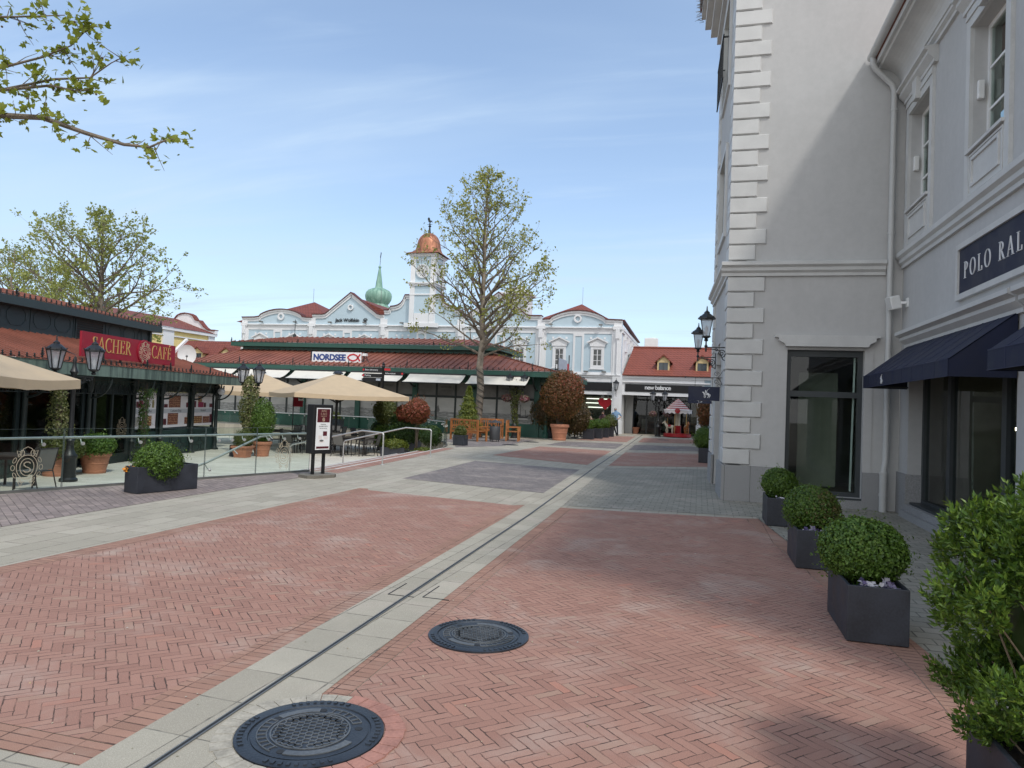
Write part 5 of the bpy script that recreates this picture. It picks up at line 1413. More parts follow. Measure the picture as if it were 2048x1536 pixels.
# pilasters, cornices, panel frames, little squares
pil, cor, sq = MB(), MB(), MB()
joints = [XA, -28.1, -22.3, -16.4, -10.6, XB]
for x in joints:
    a, b = (x, x + .45) if x == XA else ((x - .55, x) if x == XB else (x - .26, x + .26))
    z0 = 3.92 if x == XB else 0
    pil.box(a, b, FY - .10, FY + .001, z0, 7.5); pil.box(a - .05, b + .05, FY - .20, FY - .101, 6.9, 7.12)
    pil.box((a + b) / 2 - .13, (a + b) / 2 + .13, FY - .26, FY - .101, 6.3, 6.88); pil.lathe([(.0, 5.9), (.05, 5.95), (.12, 6.3)], ((a + b) / 2, FY - .12, 0), 8)
    pil.tube([((a + b) / 2, FY - .17, 6.2), ((a + b) / 2, FY - .17, 3.9)], .05, 8)
cor.prism([(FY + .001, 6.86), (FY - .06, 6.86), (FY - .06, 6.93), (FY - .16, 6.98), (FY - .16, 7.04), (FY + .001, 7.08)], 'x', XA, XB)
cor.prism([(FY + .001, 3.70), (FY - .10, 3.70), (FY - .10, 3.78), (FY - .18, 3.84), (FY - .18, 3.90), (FY + .001, 3.94)], 'x', -10.6, XB)
cor.box(-10.6, XB, FY - .05, FY, 3.40, 3.699); cor.box(-10.2, -5.62, FY - .05, FY - .001, 2.56, 2.80)
for x0, x1 in zip(joints, joints[1:]):
    x0 += .45 if x0 == XA else .26; x1 -= .55 if x1 == XB else .26
    w = x1 - x0; mid = (x0 + x1) / 2
    cor.box(x0, x1, FY - .04, FY + .001, 6.62, 6.86)
    cor.box(x0, x0 + .12, FY - .04, FY, 4.05, 6.62); cor.box(x1 - .12, x1, FY - .04, FY, 4.05, 6.62)
    for s in (-1, 1): cor.box(mid + s * .30 - .07, mid + s * .30 + .07, FY - .04, FY, 4.05, 6.62)
    cor.box(mid - .23, mid + .23, FY - .04, FY, 6.45, 6.62)
    cor.box(x0, x1, FY - .04, FY + .001, 3.94, 4.05)
    for c in ((x0 + .12 + mid - .37) / 2, (x1 - .12 + mid + .37) / 2):
        for k in (-.46, 0, .46): sq.box(c + k - .07, c + k + .07, FY - .035, FY + .001, 6.25, 6.39)
pil.build('pilaster', 'fwhite', jw, world=True); cor.build('cornice', 'fwhite', jw, world=True); sq.build('square_ornament', 'fwhite', jw, world=True)
# round eyes in the gables
for x, z, r in ((-30.77, 7.62, .27), (-25.0, 8.33, .22), (-8.1, 7.62, .27), (-13.7, 8.33, .22)):
    m_ = MB(); vs = []
    for rr, y in ((r, FY - .02), (r, FY - .12), (r * .62, FY - .12), (r * .55, FY - .02)):
        vs += [(x + rr * math.cos(R(15 * k)), y, z + rr * math.sin(R(15 * k))) for k in range(24)]
    m_.add(vs, [(i * 24 + j, i * 24 + (j + 1) % 24, (i + 1) * 24 + (j + 1) % 24, (i + 1) * 24 + j) for i in range(3) for j in range(24)]); m_.build('round_window_ring', 'fwhite', jw, world=True)
# windows with pediment hoods: one of each, copied
def facade_window(x):
    m_ = MB(); y = FY - .06
    rect_frame(m_, 'y', y, .061, x - .46, x + .46, 4.30, 5.75, .15); m_.box(x - .52, x + .52, y - .03, y, 4.22, 4.299)
    m_.prism([(x - .52, 5.76), (x + .52, 5.76), (x + .52, 5.9), (x + .62, 5.95), (x + .62, 6.02), (x, 6.30), (x - .62, 6.02), (x - .62, 5.95), (x - .52, 5.9)], 'y', y - .04, FY + .001)
    m_.prism([(x - .72, 5.97), (x, 6.30), (x + .72, 5.97), (x + .72, 6.06), (x, 6.40), (x - .72, 6.06)], 'y', y - .14, y - .041)
    rect_frame(m_, 'y', FY - .035, .034, x - .31, x + .31, 4.45, 5.60, .055); m_.box(x - .025, x + .025, FY - .03, FY - .001, 4.5, 5.55)
    for z in (4.82, 5.2): m_.box(x - .26, x + .26, FY - .028, FY - .002, z - .015, z + .015)
    o = m_.build('window', 'fwhite', jw, world=True)
    MB().box(x - .27, x + .27, FY - .012, FY - .004, 4.5, 5.55).build('pane', 'facade_pane', o, world=True)
    return o
M['facade_pane'] = plain('grey_window_pane', (.11, .115, .115), .12, var=.3, bump=0, scale=2)
for x0, x1 in zip(joints, joints[1:]):
    a = x0 + (.45 if x0 == XA else .26); b = x1 - (.55 if x1 == XB else .26); mid = (a + b) / 2
    if x0 == -22.3: continue
    for c in ((a + .12 + mid - .37) / 2, (b - .12 + mid + .37) / 2): facade_window(c)
# spotlights under the gables
m_ = MB()
for x in (-32.3, -29.4, -26.5, -23.7, -20.8, -9.9, -6.5): m_.box(x - .12, x + .12, FY - .42, FY - .22, 7.15, 7.24); m_.bar((x, FY - .25, 7.15), (x, FY, 7.1), .03)
for x in (-9.6, -8.6, -7.4, -6.2): m_.box(x - .14, x + .14, FY - .3, FY - .12, 4.02, 4.12)
m_.build('facade_spotlight', 'galv', jw, world=True)
# shop sign lettering on the pediment
t = root('gable_lettering', 'black shop lettering reading Jack Wolfskin with a paw mark on the pointed gable', 'sign', (-25, FY, 7.4))
m_ = MB(); font_add(m_, 'Jack Wolfskin', (-26.2, FY - .05, 7.28), (1, 0, 0), (0, 0, 1), .35, .01, .022); m_.build('lettering', 'blackboard', t, world=True)
m_ = MB(); cx, cz = -23.80, 7.36
m_.prism([(cx + .10 * math.cos(R(a)) * 1.1, cz - .02 + .09 * math.sin(R(a))) for a in range(0, 360, 30)], 'y', FY - .06, FY - .02)
for dx, dz in ((-.13, .06), (-.05, .14), (.06, .15), (.14, .08)): m_.prism([(cx + dx + .035 * math.cos(R(a)), cz + dz + .05 * math.sin(R(a))) for a in range(0, 360, 40)], 'y', FY - .06, FY - .02)
m_.build('paw_mark', 'blackboard', t, world=True)
# hipped roofs behind the gables
def pyramid(x0, x1, y0, y1, z0, zt, ridge=0.0):
    m_ = MB(); cx, cy = (x0 + x1) / 2, (y0 + y1) / 2
    m_.add([(x0, y0, z0), (x1, y0, z0), (x1, y1, z0), (x0, y1, z0), (cx, cy - ridge, zt), (cx, cy + ridge, zt)], [(0, 1, 4), (1, 2, 5, 4), (2, 3, 5), (3, 0, 4, 5), (0, 3, 2, 1)])
    return m_
pyramid(-35.2, -27.0, 48.0, 57, 7.3, 9.5).build('roof', 'tile', jw, world=True)
pyramid(-12.0, -5.3, 48.0, 56, 7.3, 9.3).build('roof', 'tile', jw, world=True)
m_ = MB(); m_.prism([(-28.0, 7.4), (-25.0, 9.2), (-21.0, 7.6)], 'y', 47.75, 60); m_.prism([(-21.0, 7.4), (-19, 8.4), (-11, 7.4)], 'y', 49.5, 60); m_.build('roof', 'tile', jw, world=True)
m_ = MB()
for x in (-31.1, -25.0, -8.65): m_.bar((x, 52.3, 9.2), (x, 52.3, 10.6), .02)
m_.build('lightning_rod', 'galv', jw, world=True)
# belvedere on the right roof
m_ = MB(); m_.box(-14.4, -12.6, 51, 52.8, 8.4, 9.9)
b_ = m_.build('belvedere', 'fwhite', jw, world=True)
m_ = MB(); m_.box(-14.65, -12.35, 50.75, 53.05, 9.901, 10.05); m_.lathe([(1.2, 10.051), (.9, 10.35), (.3, 10.6), (0, 10.62)], (-13.5, 51.9, 0), 4, a0=R(45)); m_.build('belvedere_roof', 'fwhite', b_, world=True)
m_ = MB()
for x in (-14.0, -13.0):
    for k in range(9): m_.box(x - .25, x + .25, 50.96, 51.0, 8.8 + .1 * k, 8.86 + .1 * k)
m_.build('louvre', 'sign_grey', b_, world=True)
# ---- clock tower
TX0, TX1, TY0, TY1 = -20.22, -18.42, 47.0, 48.8
m_ = MB(); m_.box(TX0, TX1, TY0, TY1, 6.9, 12.15); tw = m_.build('clock_tower', 'blue', jw, world=True)
m_ = MB()
for x in (TX0, TX1 - .28):
    for y in (TY0, TY1 - .28): m_.box(x - .04, x + .32, y - .04, y + .32, 6.9, 12.15)
for z, o, h in ((9.86, .10, .14), (10.0, .18, .10), (11.95, .10, .10), (12.05, .18, .12), (9.2, .06, .1)): m_.box(TX0 - o, TX1 + o, TY0 - o, TY1 + o, z, z + h)
m_.box(TX0 + .35, TX1 - .35, TY0 - .05, TY0, 7.0, 7.9)
m_.box(TX0 - .35, TX1 + .35, TY0 - .12, TY0 + .2, 6.9, 7.2)
m_.build('tower_trim', 'fwhite', tw, world=True)
m_ = MB()
for k in range(4): x = TX0 + .48 + k * .28; m_.ball((x, TY0 - .02, 11.72), .07, 8); y = TY0 + .48 + k * .28; m_.ball((TX1 + .02, y, 11.72), .07, 8)
m_.build('square_ornament', 'fwhite', tw, world=True)
M['clock'] = plain('clock_face_white', (.62, .63, .63), .5, var=.03, bump=0)
def clock(parent, org, right, nrm):
    right, nrm, org, up = Vector(right), Vector(nrm), Vector(org), Vector((0, 0, 1))
    P = lambda r, a, e: org + right * (r * math.sin(a)) + up * (r * math.cos(a)) + nrm * e
    m_ = MB(); n = 32; vs = []
    for r, e in ((.50, 0), (.50, .08), (.42, .08), (.41, .03), (0, .03)): vs += [P(r, 2 * math.pi * j / n, e) for j in range(n)]
    m_.add(vs, [(i * n + j, i * n + (j + 1) % n, (i + 1) * n + (j + 1) % n, (i + 1) * n + j) for i in range(4) for j in range(n)])
    f = m_.build('clock_face', 'clock', parent, world=True)
    m_ = MB()
    for k in range(12):
        a = R(30 * k)
        for d in (-.06, .06): m_.bar(P(.29, a + d, .04), P(.37, a + d, .04), .014, .01)
    m_.build('clock_numeral', 'blackboard', f, world=True)
    m_ = MB(); m_.bar(P(-.06, R(35), .05), P(.22, R(35), .05), .05, .012); m_.bar(P(-.08, R(140), .055), P(.34, R(140), .055), .035, .012); m_.build('clock_hand', 'blackboard', f, world=True)
clock(tw, (-19.32, TY0 - .02, 10.90), (1, 0, 0), (0, -1, 0)); clock(tw, (TX1 + .02, 47.9, 10.90), (0, 1, 0), (1, 0, 0))
M['copper'] = (lambda t: t.set(col=t.mix(t.rng(t.noise(t.coord((3, 3, .8)), 1.5, 5, .65), .35, .65), (.22, .085, .045), (.46, .20, .11)), rough=.5, metal=.4))(NT('aged_copper'))
m_ = MB()
bell = [(1.27, 12.17), (1.24, 12.22), (1.06, 12.33), (.94, 12.5), (.88, 12.75), (.84, 13.0), (.77, 13.28), (.64, 13.52), (.46, 13.70), (.25, 13.80), (.08, 13.84), (0, 13.85)]
nn = 8; cx, cy = -19.32, 47.9
sqm = lambda a: 1 / max(abs(math.cos(a)), abs(math.sin(a)))
rings = []
for i, (r, z) in enumerate(bell):
    f = max(0, 1 - i / 4)
    rings.append([(cx + r * (1 + (sqm(2 * math.pi * j / 24) - 1) * f) * math.cos(2 * math.pi * j / 24), cy + r * (1 + (sqm(2 * math.pi * j / 24) - 1) * f) * math.sin(2 * math.pi * j / 24), z) for j in range(24)])
m_.add([p for r in rings for p in r], [(i * 24 + j, i * 24 + (j + 1) % 24, (i + 1) * 24 + (j + 1) % 24, (i + 1) * 24 + j) for i in range(len(bell) - 1) for j in range(24)])
for j in range(0, 24, 2): m_.tube([rings[i][j] for i in range(len(bell) - 1)], .014, 4)
dm = m_.build('copper_dome', 'copper', tw, world=True, smooth=True)
m_ = MB(); m_.lathe([(.16, 13.80), (.09, 13.95), (.06, 14.3), (.13, 14.36), (.05, 14.42), (.04, 14.6)], (cx, cy, 0), 8)
m_.bar((cx - .2, cy, 14.5), (cx + .2, cy, 14.5), .025); m_.bar((cx, cy - .2, 14.5), (cx, cy + .2, 14.5), .025)
m_.prism([(cx - .17, 14.85), (cx - .10, 14.66), (cx + .06, 14.62), (cx + .08, 14.70), (cx + .20, 14.60), (cx + .16, 14.76), (cx + .02, 14.80), (cx - .03, 14.98), (cx - .12, 15.02), (cx - .19, 14.94)], 'y', cy - .012, cy + .012)
m_.bar((cx, cy, 14.5), (cx, cy, 14.7), .05)
m_.build('weathercock', 'iron_green', tw, world=True)
# ---- onion dome on its own turret behind
M['verdigris'] = (lambda t: t.set(col=t.mix(t.rng(t.noise(t.coord((2, 2, .5)), 1.6, 5, .6), .35, .65), (.15, .29, .22), (.26, .42, .33)), rough=.6))(NT('green_verdigris_copper'))
on = root('onion_turret', 'green verdigris onion dome with a spire rising behind the pointed gable', 'turret', (-30.9, 64, 0))
m_ = MB(); m_.lathe([(.9, 0), (.9, 10.3)], (-30.9, 64, 0), 12); m_.build('drum', 'fwhite', on, world=True)
pf = [(1.35, 10.3), (1.30, 10.5), (1.08, 10.75), (.92, 10.9), (.90, 11.0), (1.08, 11.2), (1.24, 11.5), (1.29, 11.8), (1.22, 12.1), (1.0, 12.35), (.68, 12.5), (.42, 12.58), (.36, 12.7), (.30, 13.2), (.20, 13.9), (.11, 14.5), (.09, 14.55), (.14, 14.62), (.15, 14.72), (.08, 14.82), (0, 14.84)]
m_ = MB(); m_.lathe(pf, (-30.9, 64, 0), 40)
for j in range(20):
    a = 2 * math.pi * j / 20; m_.tube([(-30.9 + r * 1.01 * math.cos(a), 64 + r * 1.01 * math.sin(a), z) for r, z in pf[:12]], .028, 4)
m_.build('onion_dome', 'verdigris', on, world=True, smooth=True)
m_ = MB(); m_.tube([(-30.9, 64, 14.8), (-30.85, 64, 15.9)], .025, 5); m_.prism([(-30.92, 15.6), (-30.84, 15.6), (-30.78, 16.1), (-30.86, 16.2)], 'y', 63.99, 64.01); m_.build('vane', 'iron_green', on, world=True)

# ground floor shop under the right bay
m_ = MB(); m_.box(-10.2, -5.62, FY - .10, FY - .051, 2.82, 3.36); sg = m_.build('fascia_board', 'blackboard', jw, world=True)
m_ = MB(); font_add(m_, 'e', (-7.72, FY - .105, 2.99), (1, 0, 0), (0, 0, 1), .33, .006, .015); m_.build('lettering', 'letter', sg, world=True)
M['heart'] = plain('red_heart_print', (.50, .006, .02), .5, var=.06, bump=0)
m_ = MB(); m_.box(-10.3, -5.4, FY + .5, FY + .52, 0, 2.56); m_.build('shop_pane', 'glass', jw, world=True)
m_ = MB(); m_.box(-10.6, -5.2, 52, 52.1, 0, 3); m_.box(-10.6, -5.5, FY + .4, 52, 2.7, 2.75); m_.box(-10.6, -10.5, FY + .4, 52, 0, 2.7); m_.build('interior_wall', 'dark_glass_in', jw, world=True)
M['shelflight'] = emit('lit_shelf_strip', (1, .95, .85), 2.2)
m_ = MB()
for z, a, b in ((2.28, -7.7, -5.9), (1.98, -7.75, -6.2), (1.68, -7.75, -6.2), (1.4, -8.5, -7.9)): m_.box(a, b, 49.8, 49.85, z, z + .045)
m_.build('lit_shelf', 'shelflight', jw, world=True)
m_ = MB(); m_.box(-7.9, -5.8, 49.86, 50.2, .3, 2.5); m_.build('shop_shelf', 'inside', jw, world=True)
m_ = MB(); m_.prism([(-6.1, 1.55), (-6.55, 1.95), (-6.62, 2.15), (-6.5, 2.32), (-6.3, 2.34), (-6.1, 2.2), (-5.9, 2.34), (-5.75, 2.30), (-5.68, 2.15), (-5.72, 1.95)], 'y', FY + .42, FY + .46)
m_.build('heart_decal', 'heart', jw, world=True)
m_ = MB(); m_.box(-5.62, -4.98, FY - .15, FY + .4, 0, 3.92); m_.box(-5.68, -4.92, FY - .2, FY + .45, 0, .85); m_.box(-5.50, -5.10, FY - .19, FY - .151, 1.0, 2.4)
m_.build('pillar', 'fwhite', jw, world=True)
# wall trims on the right side wall
m_ = MB()
m_.box(XB, XB + .10, FY, 60, 6.7, 6.85); m_.box(XB, XB + .14, FY, 60, 6.85, 6.95)
for y in (48.3, 50.6, 53.0, 55.4): m_.box(XB, XB + .06, y, y + .3, 3.9, 6.7); m_.box(XB, XB + .22, y + .02, y + .24, 6.3, 6.68)
for y in (49.5, 51.8, 54.2): m_.box(XB, XB + .12, y - .1, y + .6, 5.6, 5.75); m_.box(XB, XB + .05, y, y + .5, 4.4, 5.6)
m_.build('side_trim', 'fwhite', jw, world=True)

# ================================================================== SHOE SHOP with dormered roof
nb = root('porch_shop', 'white fronted shop with open porch, black fascia and red dormered roof', 'building', (-2.3, 47.5, 0))
NY = 47.5
m_ = MB(); m_.box(-4.98, .28, NY, NY + .3, 2.62, 3.72); m_.build('fascia', 'fwhite', nb, world=True)
m_ = MB(); m_.prism([(NY + .3, 3.72), (NY - .10, 3.72), (NY - .10, 3.78), (NY - .12, 3.84), (NY - .12, 3.92), (NY + .3, 3.95)], 'x', -4.98, .9); m_.prism([(NY, 3.40), (NY - .05, 3.40), (NY - .10, 3.46), (NY - .10, 3.50), (NY, 3.52)], 'x', -4.98, .9); m_.box(-4.98, .9, NY - .03, NY, 2.60, 2.78)
m_.build('cornice', 'fwhite', nb, world=True)
m_ = MB(); m_.box(-4.80, .12, NY - .05, NY - .001, 2.84, 3.34); sg = m_.build('fascia_board', 'blackboard', nb, world=True)
m_ = MB(); font_add(m_, 'new balance', (-3.52, NY - .055, 3.01), (1, 0, 0), (0, 0, 1), .40, .008, .012, space=.86); m_.build('lettering', 'letter', sg, world=True)
m_ = MB(); m_.box(-.12, .28, NY - .05, NY + .35, 0, 2.6); m_.box(-.18, .34, NY - .1, NY + .4, 0, .8); m_.build('pillar', 'fwhite', nb, world=True)
m_ = MB(); m_.box(.285, 1.6, NY + .1, NY + .3, 0, 3.71); m_.box(.9, 1.6, NY, NY + .1, 3.72, 3.95); m_.build('side_wall', 'blue', nb, world=True)
m_ = MB(); m_.box(-4.9, -4.4, NY + 1.8, NY + 2.0, 0, 2.7); m_.box(-4.98, -4.9, NY + .3, NY + 2.4, 0, 2.7); m_.box(.2, .28, NY + .4, NY + 2.4, 0, 2.7); m_.build('porch_wall', 'trim', nb, world=True)
m_ = MB(); m_.box(-4.9, .2, NY + .3, 54, 2.62, 2.7); m_.box(-4.9, .2, 53.8, 54, 0, 2.7); m_.box(-4.95, -4.9, NY + 2.5, 54, 0, 2.6); m_.box(.2, .25, NY + 2.4, 54, 0, 2.6); m_.build('interior_wall', 'dark_glass_in', nb, world=True)
m_ = MB()
for x in (-4.4, -3.5, -2.9, -1.6, -.6, .1): m_.box(x - .05, x + .05, NY + 2.3, NY + 2.4, 0, 2.6)
m_.box(-4.4, .1, NY + 2.3, NY + 2.4, 2.3, 2.4); m_.build('shop_window_frame', 'frame', nb, world=True)
m_ = MB(); m_.box(-4.4, .1, NY + 2.34, NY + 2.36, 0, 2.6); m_.build('shop_pane', 'glass', nb, world=True)
m_ = MB(); m_.box(-3.0, -2.7, 51, 51.3, 0, 1.6); m_.box(-2.45, -2.2, 50.8, 51, .2, 1.3); m_.box(-3.9, -3.5, 51, 51.3, .2, 1.0); m_.build('display_stand', 'inside', nb, world=True)
M['ochre_in'] = plain('dim_ochre_wall', (.12, .09, .03), .8, bump=0)
m_ = MB(); m_.box(-.55, .1, 50.6, 50.7, 0, 2.6); m_.build('display_panel', 'ochre_in', nb, world=True)
M['pantile'] = (lambda: tiles('orange_red_pantiles', (.245, .073, .048)))()
m_ = MB(); m_.add([(-5.0, NY - .13, 3.90), (1.8, NY - .13, 3.90), (1.8, 52, 6.12), (-4.75, 52, 6.12), (-4.75, 56.5, 3.9), (1.8, 56.5, 3.9)], [(0, 1, 2, 3), (3, 2, 5, 4)]); rf = m_.build('roof', 'pantile', nb, world=True)
m_ = MB(); m_.tube([(-5.0, NY - .16, 3.93), (1.8, NY - .16, 3.93)], .06, 8); m_.tube([(-4.75, 52, 6.15), (1.8, 52, 6.15)], .09, 8); m_.build('ridge_tile', 'pantile', rf, world=True)
M['dormer_cream'] = plain('cream_dormer', (.60, .48, .25), .7, var=.06)
M['dormer_pane'] = plain('dormer_window_pane', (.05, .065, .075), .12, var=.2, bump=0)
def dormer(x, y=48.3, z=4.18, w=.40, parent=nb, roofmat='pantile'):
    m_ = MB(); rect_frame(m_, 'y', y, .1, x - w, x + w, z, z + .78, .10); m_.prism([(x - w - .02, z + .78), (x + w + .02, z + .78), (x, z + 1.12)], 'y', y, y + .1)
    m_.box(x - w, x - w + .08, y + .1, y + 1.6, z, z + .8); m_.box(x + w - .08, x + w, y + .1, y + 1.6, z, z + .8)
    d = m_.build('dormer', 'dormer_cream', parent, world=True)
    m_ = MB(); m_.prism([(x - w - .18, z + .70), (x - w - .16, z + .66), (x, z + 1.12), (x + w + .16, z + .66), (x + w + .18, z + .70), (x, z + 1.26)], 'y', y - .12, y + 2.4); m_.build('dormer_roof', roofmat, d, world=True)
    m_ = MB(); m_.box(x - w + .1, x + w - .1, y + .03, y + .06, z + .1, z + .68); m_.build('pane', 'dormer_pane', d, world=True)
    m_ = MB(); m_.box(x - .02, x + .02, y + .01, y + .03, z + .1, z + .68); m_.build('glazing_bar', 'frame', d, world=True)
dormer(-2.40); dormer(.10)
m_ = MB(); m_.box(-4.05, -3.1, 53, 54.0, 5, 6.95); m_.lathe([(.3, 6.951), (.3, 7.0), (0, 7.02)], (-3.55, 53.5, 0), 12); m_.build('chimney', 'white', nb, world=True, bevel=.06)
# wall lamp between the two shops
t = root('wall_lantern', 'black street lantern fixed to the white pillar beside the shoe shop porch', 'wall lamp', (-5.33, FY - .2, 2.5))
m_ = MB(); m_.bar((-5.33, FY - .12, 2.75), (-5.33, FY - .45, 2.75), .03); m_.tube([(-5.33, FY - .12, 2.45), (-5.33, FY - .3, 2.5), (-5.33, FY - .45, 2.72)], .015, 5); m_.build('bracket', 'black', t, world=True)
lantern_parts(t, (0, -.27, .35), 1.25, 6)

# ================================================================== HOUSES FAR LEFT
M['yellow'] = stucco('warm_yellow_stucco', (.78, .62, .27), .05)
yh = root('yellow_house', 'yellow house with white trim and red roof behind the cafe trees', 'building', (-45, 54, 0))
YX = -44.0
m_ = MB(); m_.box(-52, YX, 46.5, 56.8, 0, 7.0); m_.build('wall', 'yellow', yh, world=True)
m_ = MB()
m_.box(YX, YX + .25, 46.3, 57, 6.85, 7.1); m_.box(YX, YX + .12, 46.4, 56.9, 6.35, 6.45)
m_.box(YX, YX + .14, 50.2, 51.5, 0, 6.85); m_.box(YX, YX + .1, 56.0, 56.85, 0, 6.85); m_.box(-52, YX + .25, 46.2, 46.45, 6.85, 7.1)
gz = [(51.2, 7.1), (51.2, 7.1)]
m_.build('trim', 'fwhite', yh, world=True)
m_ = MB(); m_.add([(YX + .3, 46.2, 7.11), (YX + .3, 57, 7.11), (-48, 57, 8.5), (-48, 46.2, 8.5), (-52.2, 46.2, 7.11), (-52.2, 57, 7.11)], [(0, 1, 2, 3), (3, 2, 5, 4)]); m_.build('roof', 'tile', yh, world=True)
def gable_profile(y0):
    pts = [(YX + .3, 7.1), (YX + .28, 7.42), (YX - .5, 7.45), (YX - .9, 7.7), (YX - 1.3, 8.1), (YX - 1.5, 8.32), (YX - 1.9, 8.36)] + [(YX - 3.1 + 1.1 * math.cos(R(a)), 8.4 + .62 * math.sin(R(a))) for a in range(15, 166, 25)] + [(YX - 4.3, 8.36), (YX - 4.3, 7.1)]
    return pts
m_ = MB(); m_.prism(gable_profile(0), 'y', 56.6, 56.95); m_.build('gable', 'fwhite', yh, world=True)
m_ = MB(); gp = gable_profile(0)
for (a, b), (c, d) in zip(gp[1:-2], gp[2:-1]): m_.bar((a, 56.78, b + .05), (c, 56.78, d + .05), .6, .08)
m_.build('coping', 'tile', yh, world=True)
rh = root('red_roof_house', 'house with a broad red tiled roof and two small dormers behind the cafe', 'building', (-39, 51, 0))
m_ = MB(); m_.box(-42.0, -33, 49.0, 54, 0, 3.8); m_.build('wall', 'yellow', rh, world=True)
m_ = MB(); m_.add([(-42.2, 48.4, 3.7), (-33, 48.4, 3.7), (-33, 51.2, 6.0), (-42.2, 51.2, 6.0), (-42.2, 54, 3.7), (-33, 54, 3.7)], [(0, 1, 2, 3), (3, 2, 5, 4)]); m_.build('roof', 'tile', rh, world=True)
m_ = MB(); m_.bar((-42.3, 48.3, 3.70), (-42.3, 51.2, 6.08), .25, .22); m_.build('gable_trim', 'fwhite', rh, world=True)
for x in (-39.6, -36.9): dormer(x, 49.2, 4.15, .5, rh, 'tile')
# ================================================================== STREET FURNITURE
# glass balustrade round the sunken terrace
def balustrade(name, label, pts, joints, h, rail_h, z0=0.0, inner=-1, crest=None, brackets=True):
    t = root(name, label, 'glass railing', (pts[0][0], pts[0][1], z0))
    P = [Vector((x, y, 0)) for x, y in pts]
    seg = [(P[i + 1] - P[i]).length for i in range(len(P) - 1)]; tot = sum(seg)
    def at(s):
        for i, L in enumerate(seg):
            if s <= L or i == len(seg) - 1: return P[i] + (P[i + 1] - P[i]) * (s / L), (P[i + 1] - P[i]).normalized()
            s -= L
    js = [0] + joints + [tot]
    br = MB()
    for a, b in zip(js, js[1:]):
        g_ = MB(); knots = [a + .008] + [s for s in np.cumsum(seg) if a + .02 < s < b - .02] + [b - .008]
        for s0, s1 in zip(knots, knots[1:]):
            p, q = at(s0)[0], at(s1)[0]; d = (q - p).normalized(); n_ = Vector((-d.y, d.x, 0)) * .006
            g_.add([p - n_ + Vector((0, 0, z0 + .02)), q - n_ + Vector((0, 0, z0 + .02)), q + n_ + Vector((0, 0, z0 + .02)), p + n_ + Vector((0, 0, z0 + .02)),
                    p - n_ + Vector((0, 0, z0 + h)), q - n_ + Vector((0, 0, z0 + h)), q + n_ + Vector((0, 0, z0 + h)), p + n_ + Vector((0, 0, z0 + h))],
                   [(0, 3, 2, 1), (4, 5, 6, 7), (0, 1, 5, 4), (1, 2, 6, 5), (2, 3, 7, 6), (3, 0, 4, 7)])
        g_.build('glass_panel', 'bal_glass', t, world=True)
        e_ = MB()
        for s0, s1 in zip(knots, knots[1:]):
            p, q = at(s0)[0], at(s1)[0]; e_.bar(p + Vector((0, 0, z0 + h)), q + Vector((0, 0, z0 + h)), .012, .004)
        for s0 in (knots[0], knots[-1]): p = at(s0)[0]; e_.bar(p + Vector((0, 0, z0 + .02)), p + Vector((0, 0, z0 + h)), .007, .007)
        e_.build('glass_edge', 'edge_glass', t, world=True)
        for s in (a + .3, (a + b) / 2, b - .3):
            p, d = at(s); n_ = Vector((-d.y, d.x, 0)) * inner
            br.tube([p + Vector((0, 0, z0 + rail_h - .10)), p + n_ * .06 + Vector((0, 0, z0 + rail_h - .10)), p + n_ * .09 + Vector((0, 0, z0 + rail_h - .01))], .008, 6)
            br.tube([p - n_ * .012 + Vector((0, 0, z0 + rail_h - .10)), p + n_ * .02 + Vector((0, 0, z0 + rail_h - .10))], .03, 8)
    br.build('rail_bracket', 'steel', t, world=True)
    r_ = MB(); rp = []
    for i, p in enumerate(P):
        d = at(sum(seg[:i]) + (1e-3 if i == 0 else -1e-3))[1]; n_ = Vector((-d.y, d.x, 0)) * inner
        rp.append(p + n_ * .09 + Vector((0, 0, z0 + rail_h)))
    r_.tube(rp, .022, 10); r_.build('handrail', 'steel', t, world=True, smooth=True)
    b_ = MB()
    for p, q in zip(P, P[1:]): b_.bar(p + Vector((0, 0, z0 + .02)), q + Vector((0, 0, z0 + .02)), .05, .045)
    b_.build('base_channel', 'galv', t, world=True)
    for s in crest or []:
        p, d = at(s); c_ = MB(); n_ = Vector((d.y, -d.x, 0))
        stroke_add(c_, crest_strokes(.020), p + n_ * .012 + Vector((0, 0, z0 + .40)), d, (0, 0, 1), .50, .001); c_.build('etched_crest', 'etch', t, world=True)
    return t
M['etch'] = plain('etched_bronze_line', (.46, .40, .29), .6, var=.05, bump=0)
M['edge_glass'] = plain('grey_glass_edge', (.10, .125, .12), .25, var=.1, bump=0)
L0 = [(-12.5, 2.0), (-10.4, 8.65), (-8.46, 14.38)]
balustrade('glass_balustrade', 'long frameless glass railing with steel handrail and etched crests along the sunken cafe terrace', L0, [2.2, 4.55, 7.85, 10.42, 11.6], 1.0, .85, 0, 1, [7.32, 12.3])
balustrade('glass_balustrade', 'curved glass railing with steel handrail round the planted corner behind the steps', [(-9.02, 24.6), (-9.25, 25.6), (-10.0, 27.6), (-11.6, 29.4), (-13.6, 31.4), (-14.9, 32.1)], [1.2, 3.2, 5.6, 7.2], 1.02, .86, 0, 1)
balustrade('glass_balustrade', 'far glass railing with steel handrail in front of the green restaurant', [(-15.0, 32.2), (-16, 32.6), (-20, 33.0), (-30, 33.0)], [2.2, 4.6, 7.0, 9.4, 11.8], .74, .70, .06, 1)
w_ = root('low_wall', 'low grey retaining wall behind the cafe tables below the far railing', 'wall', (-20, 33, -.6))
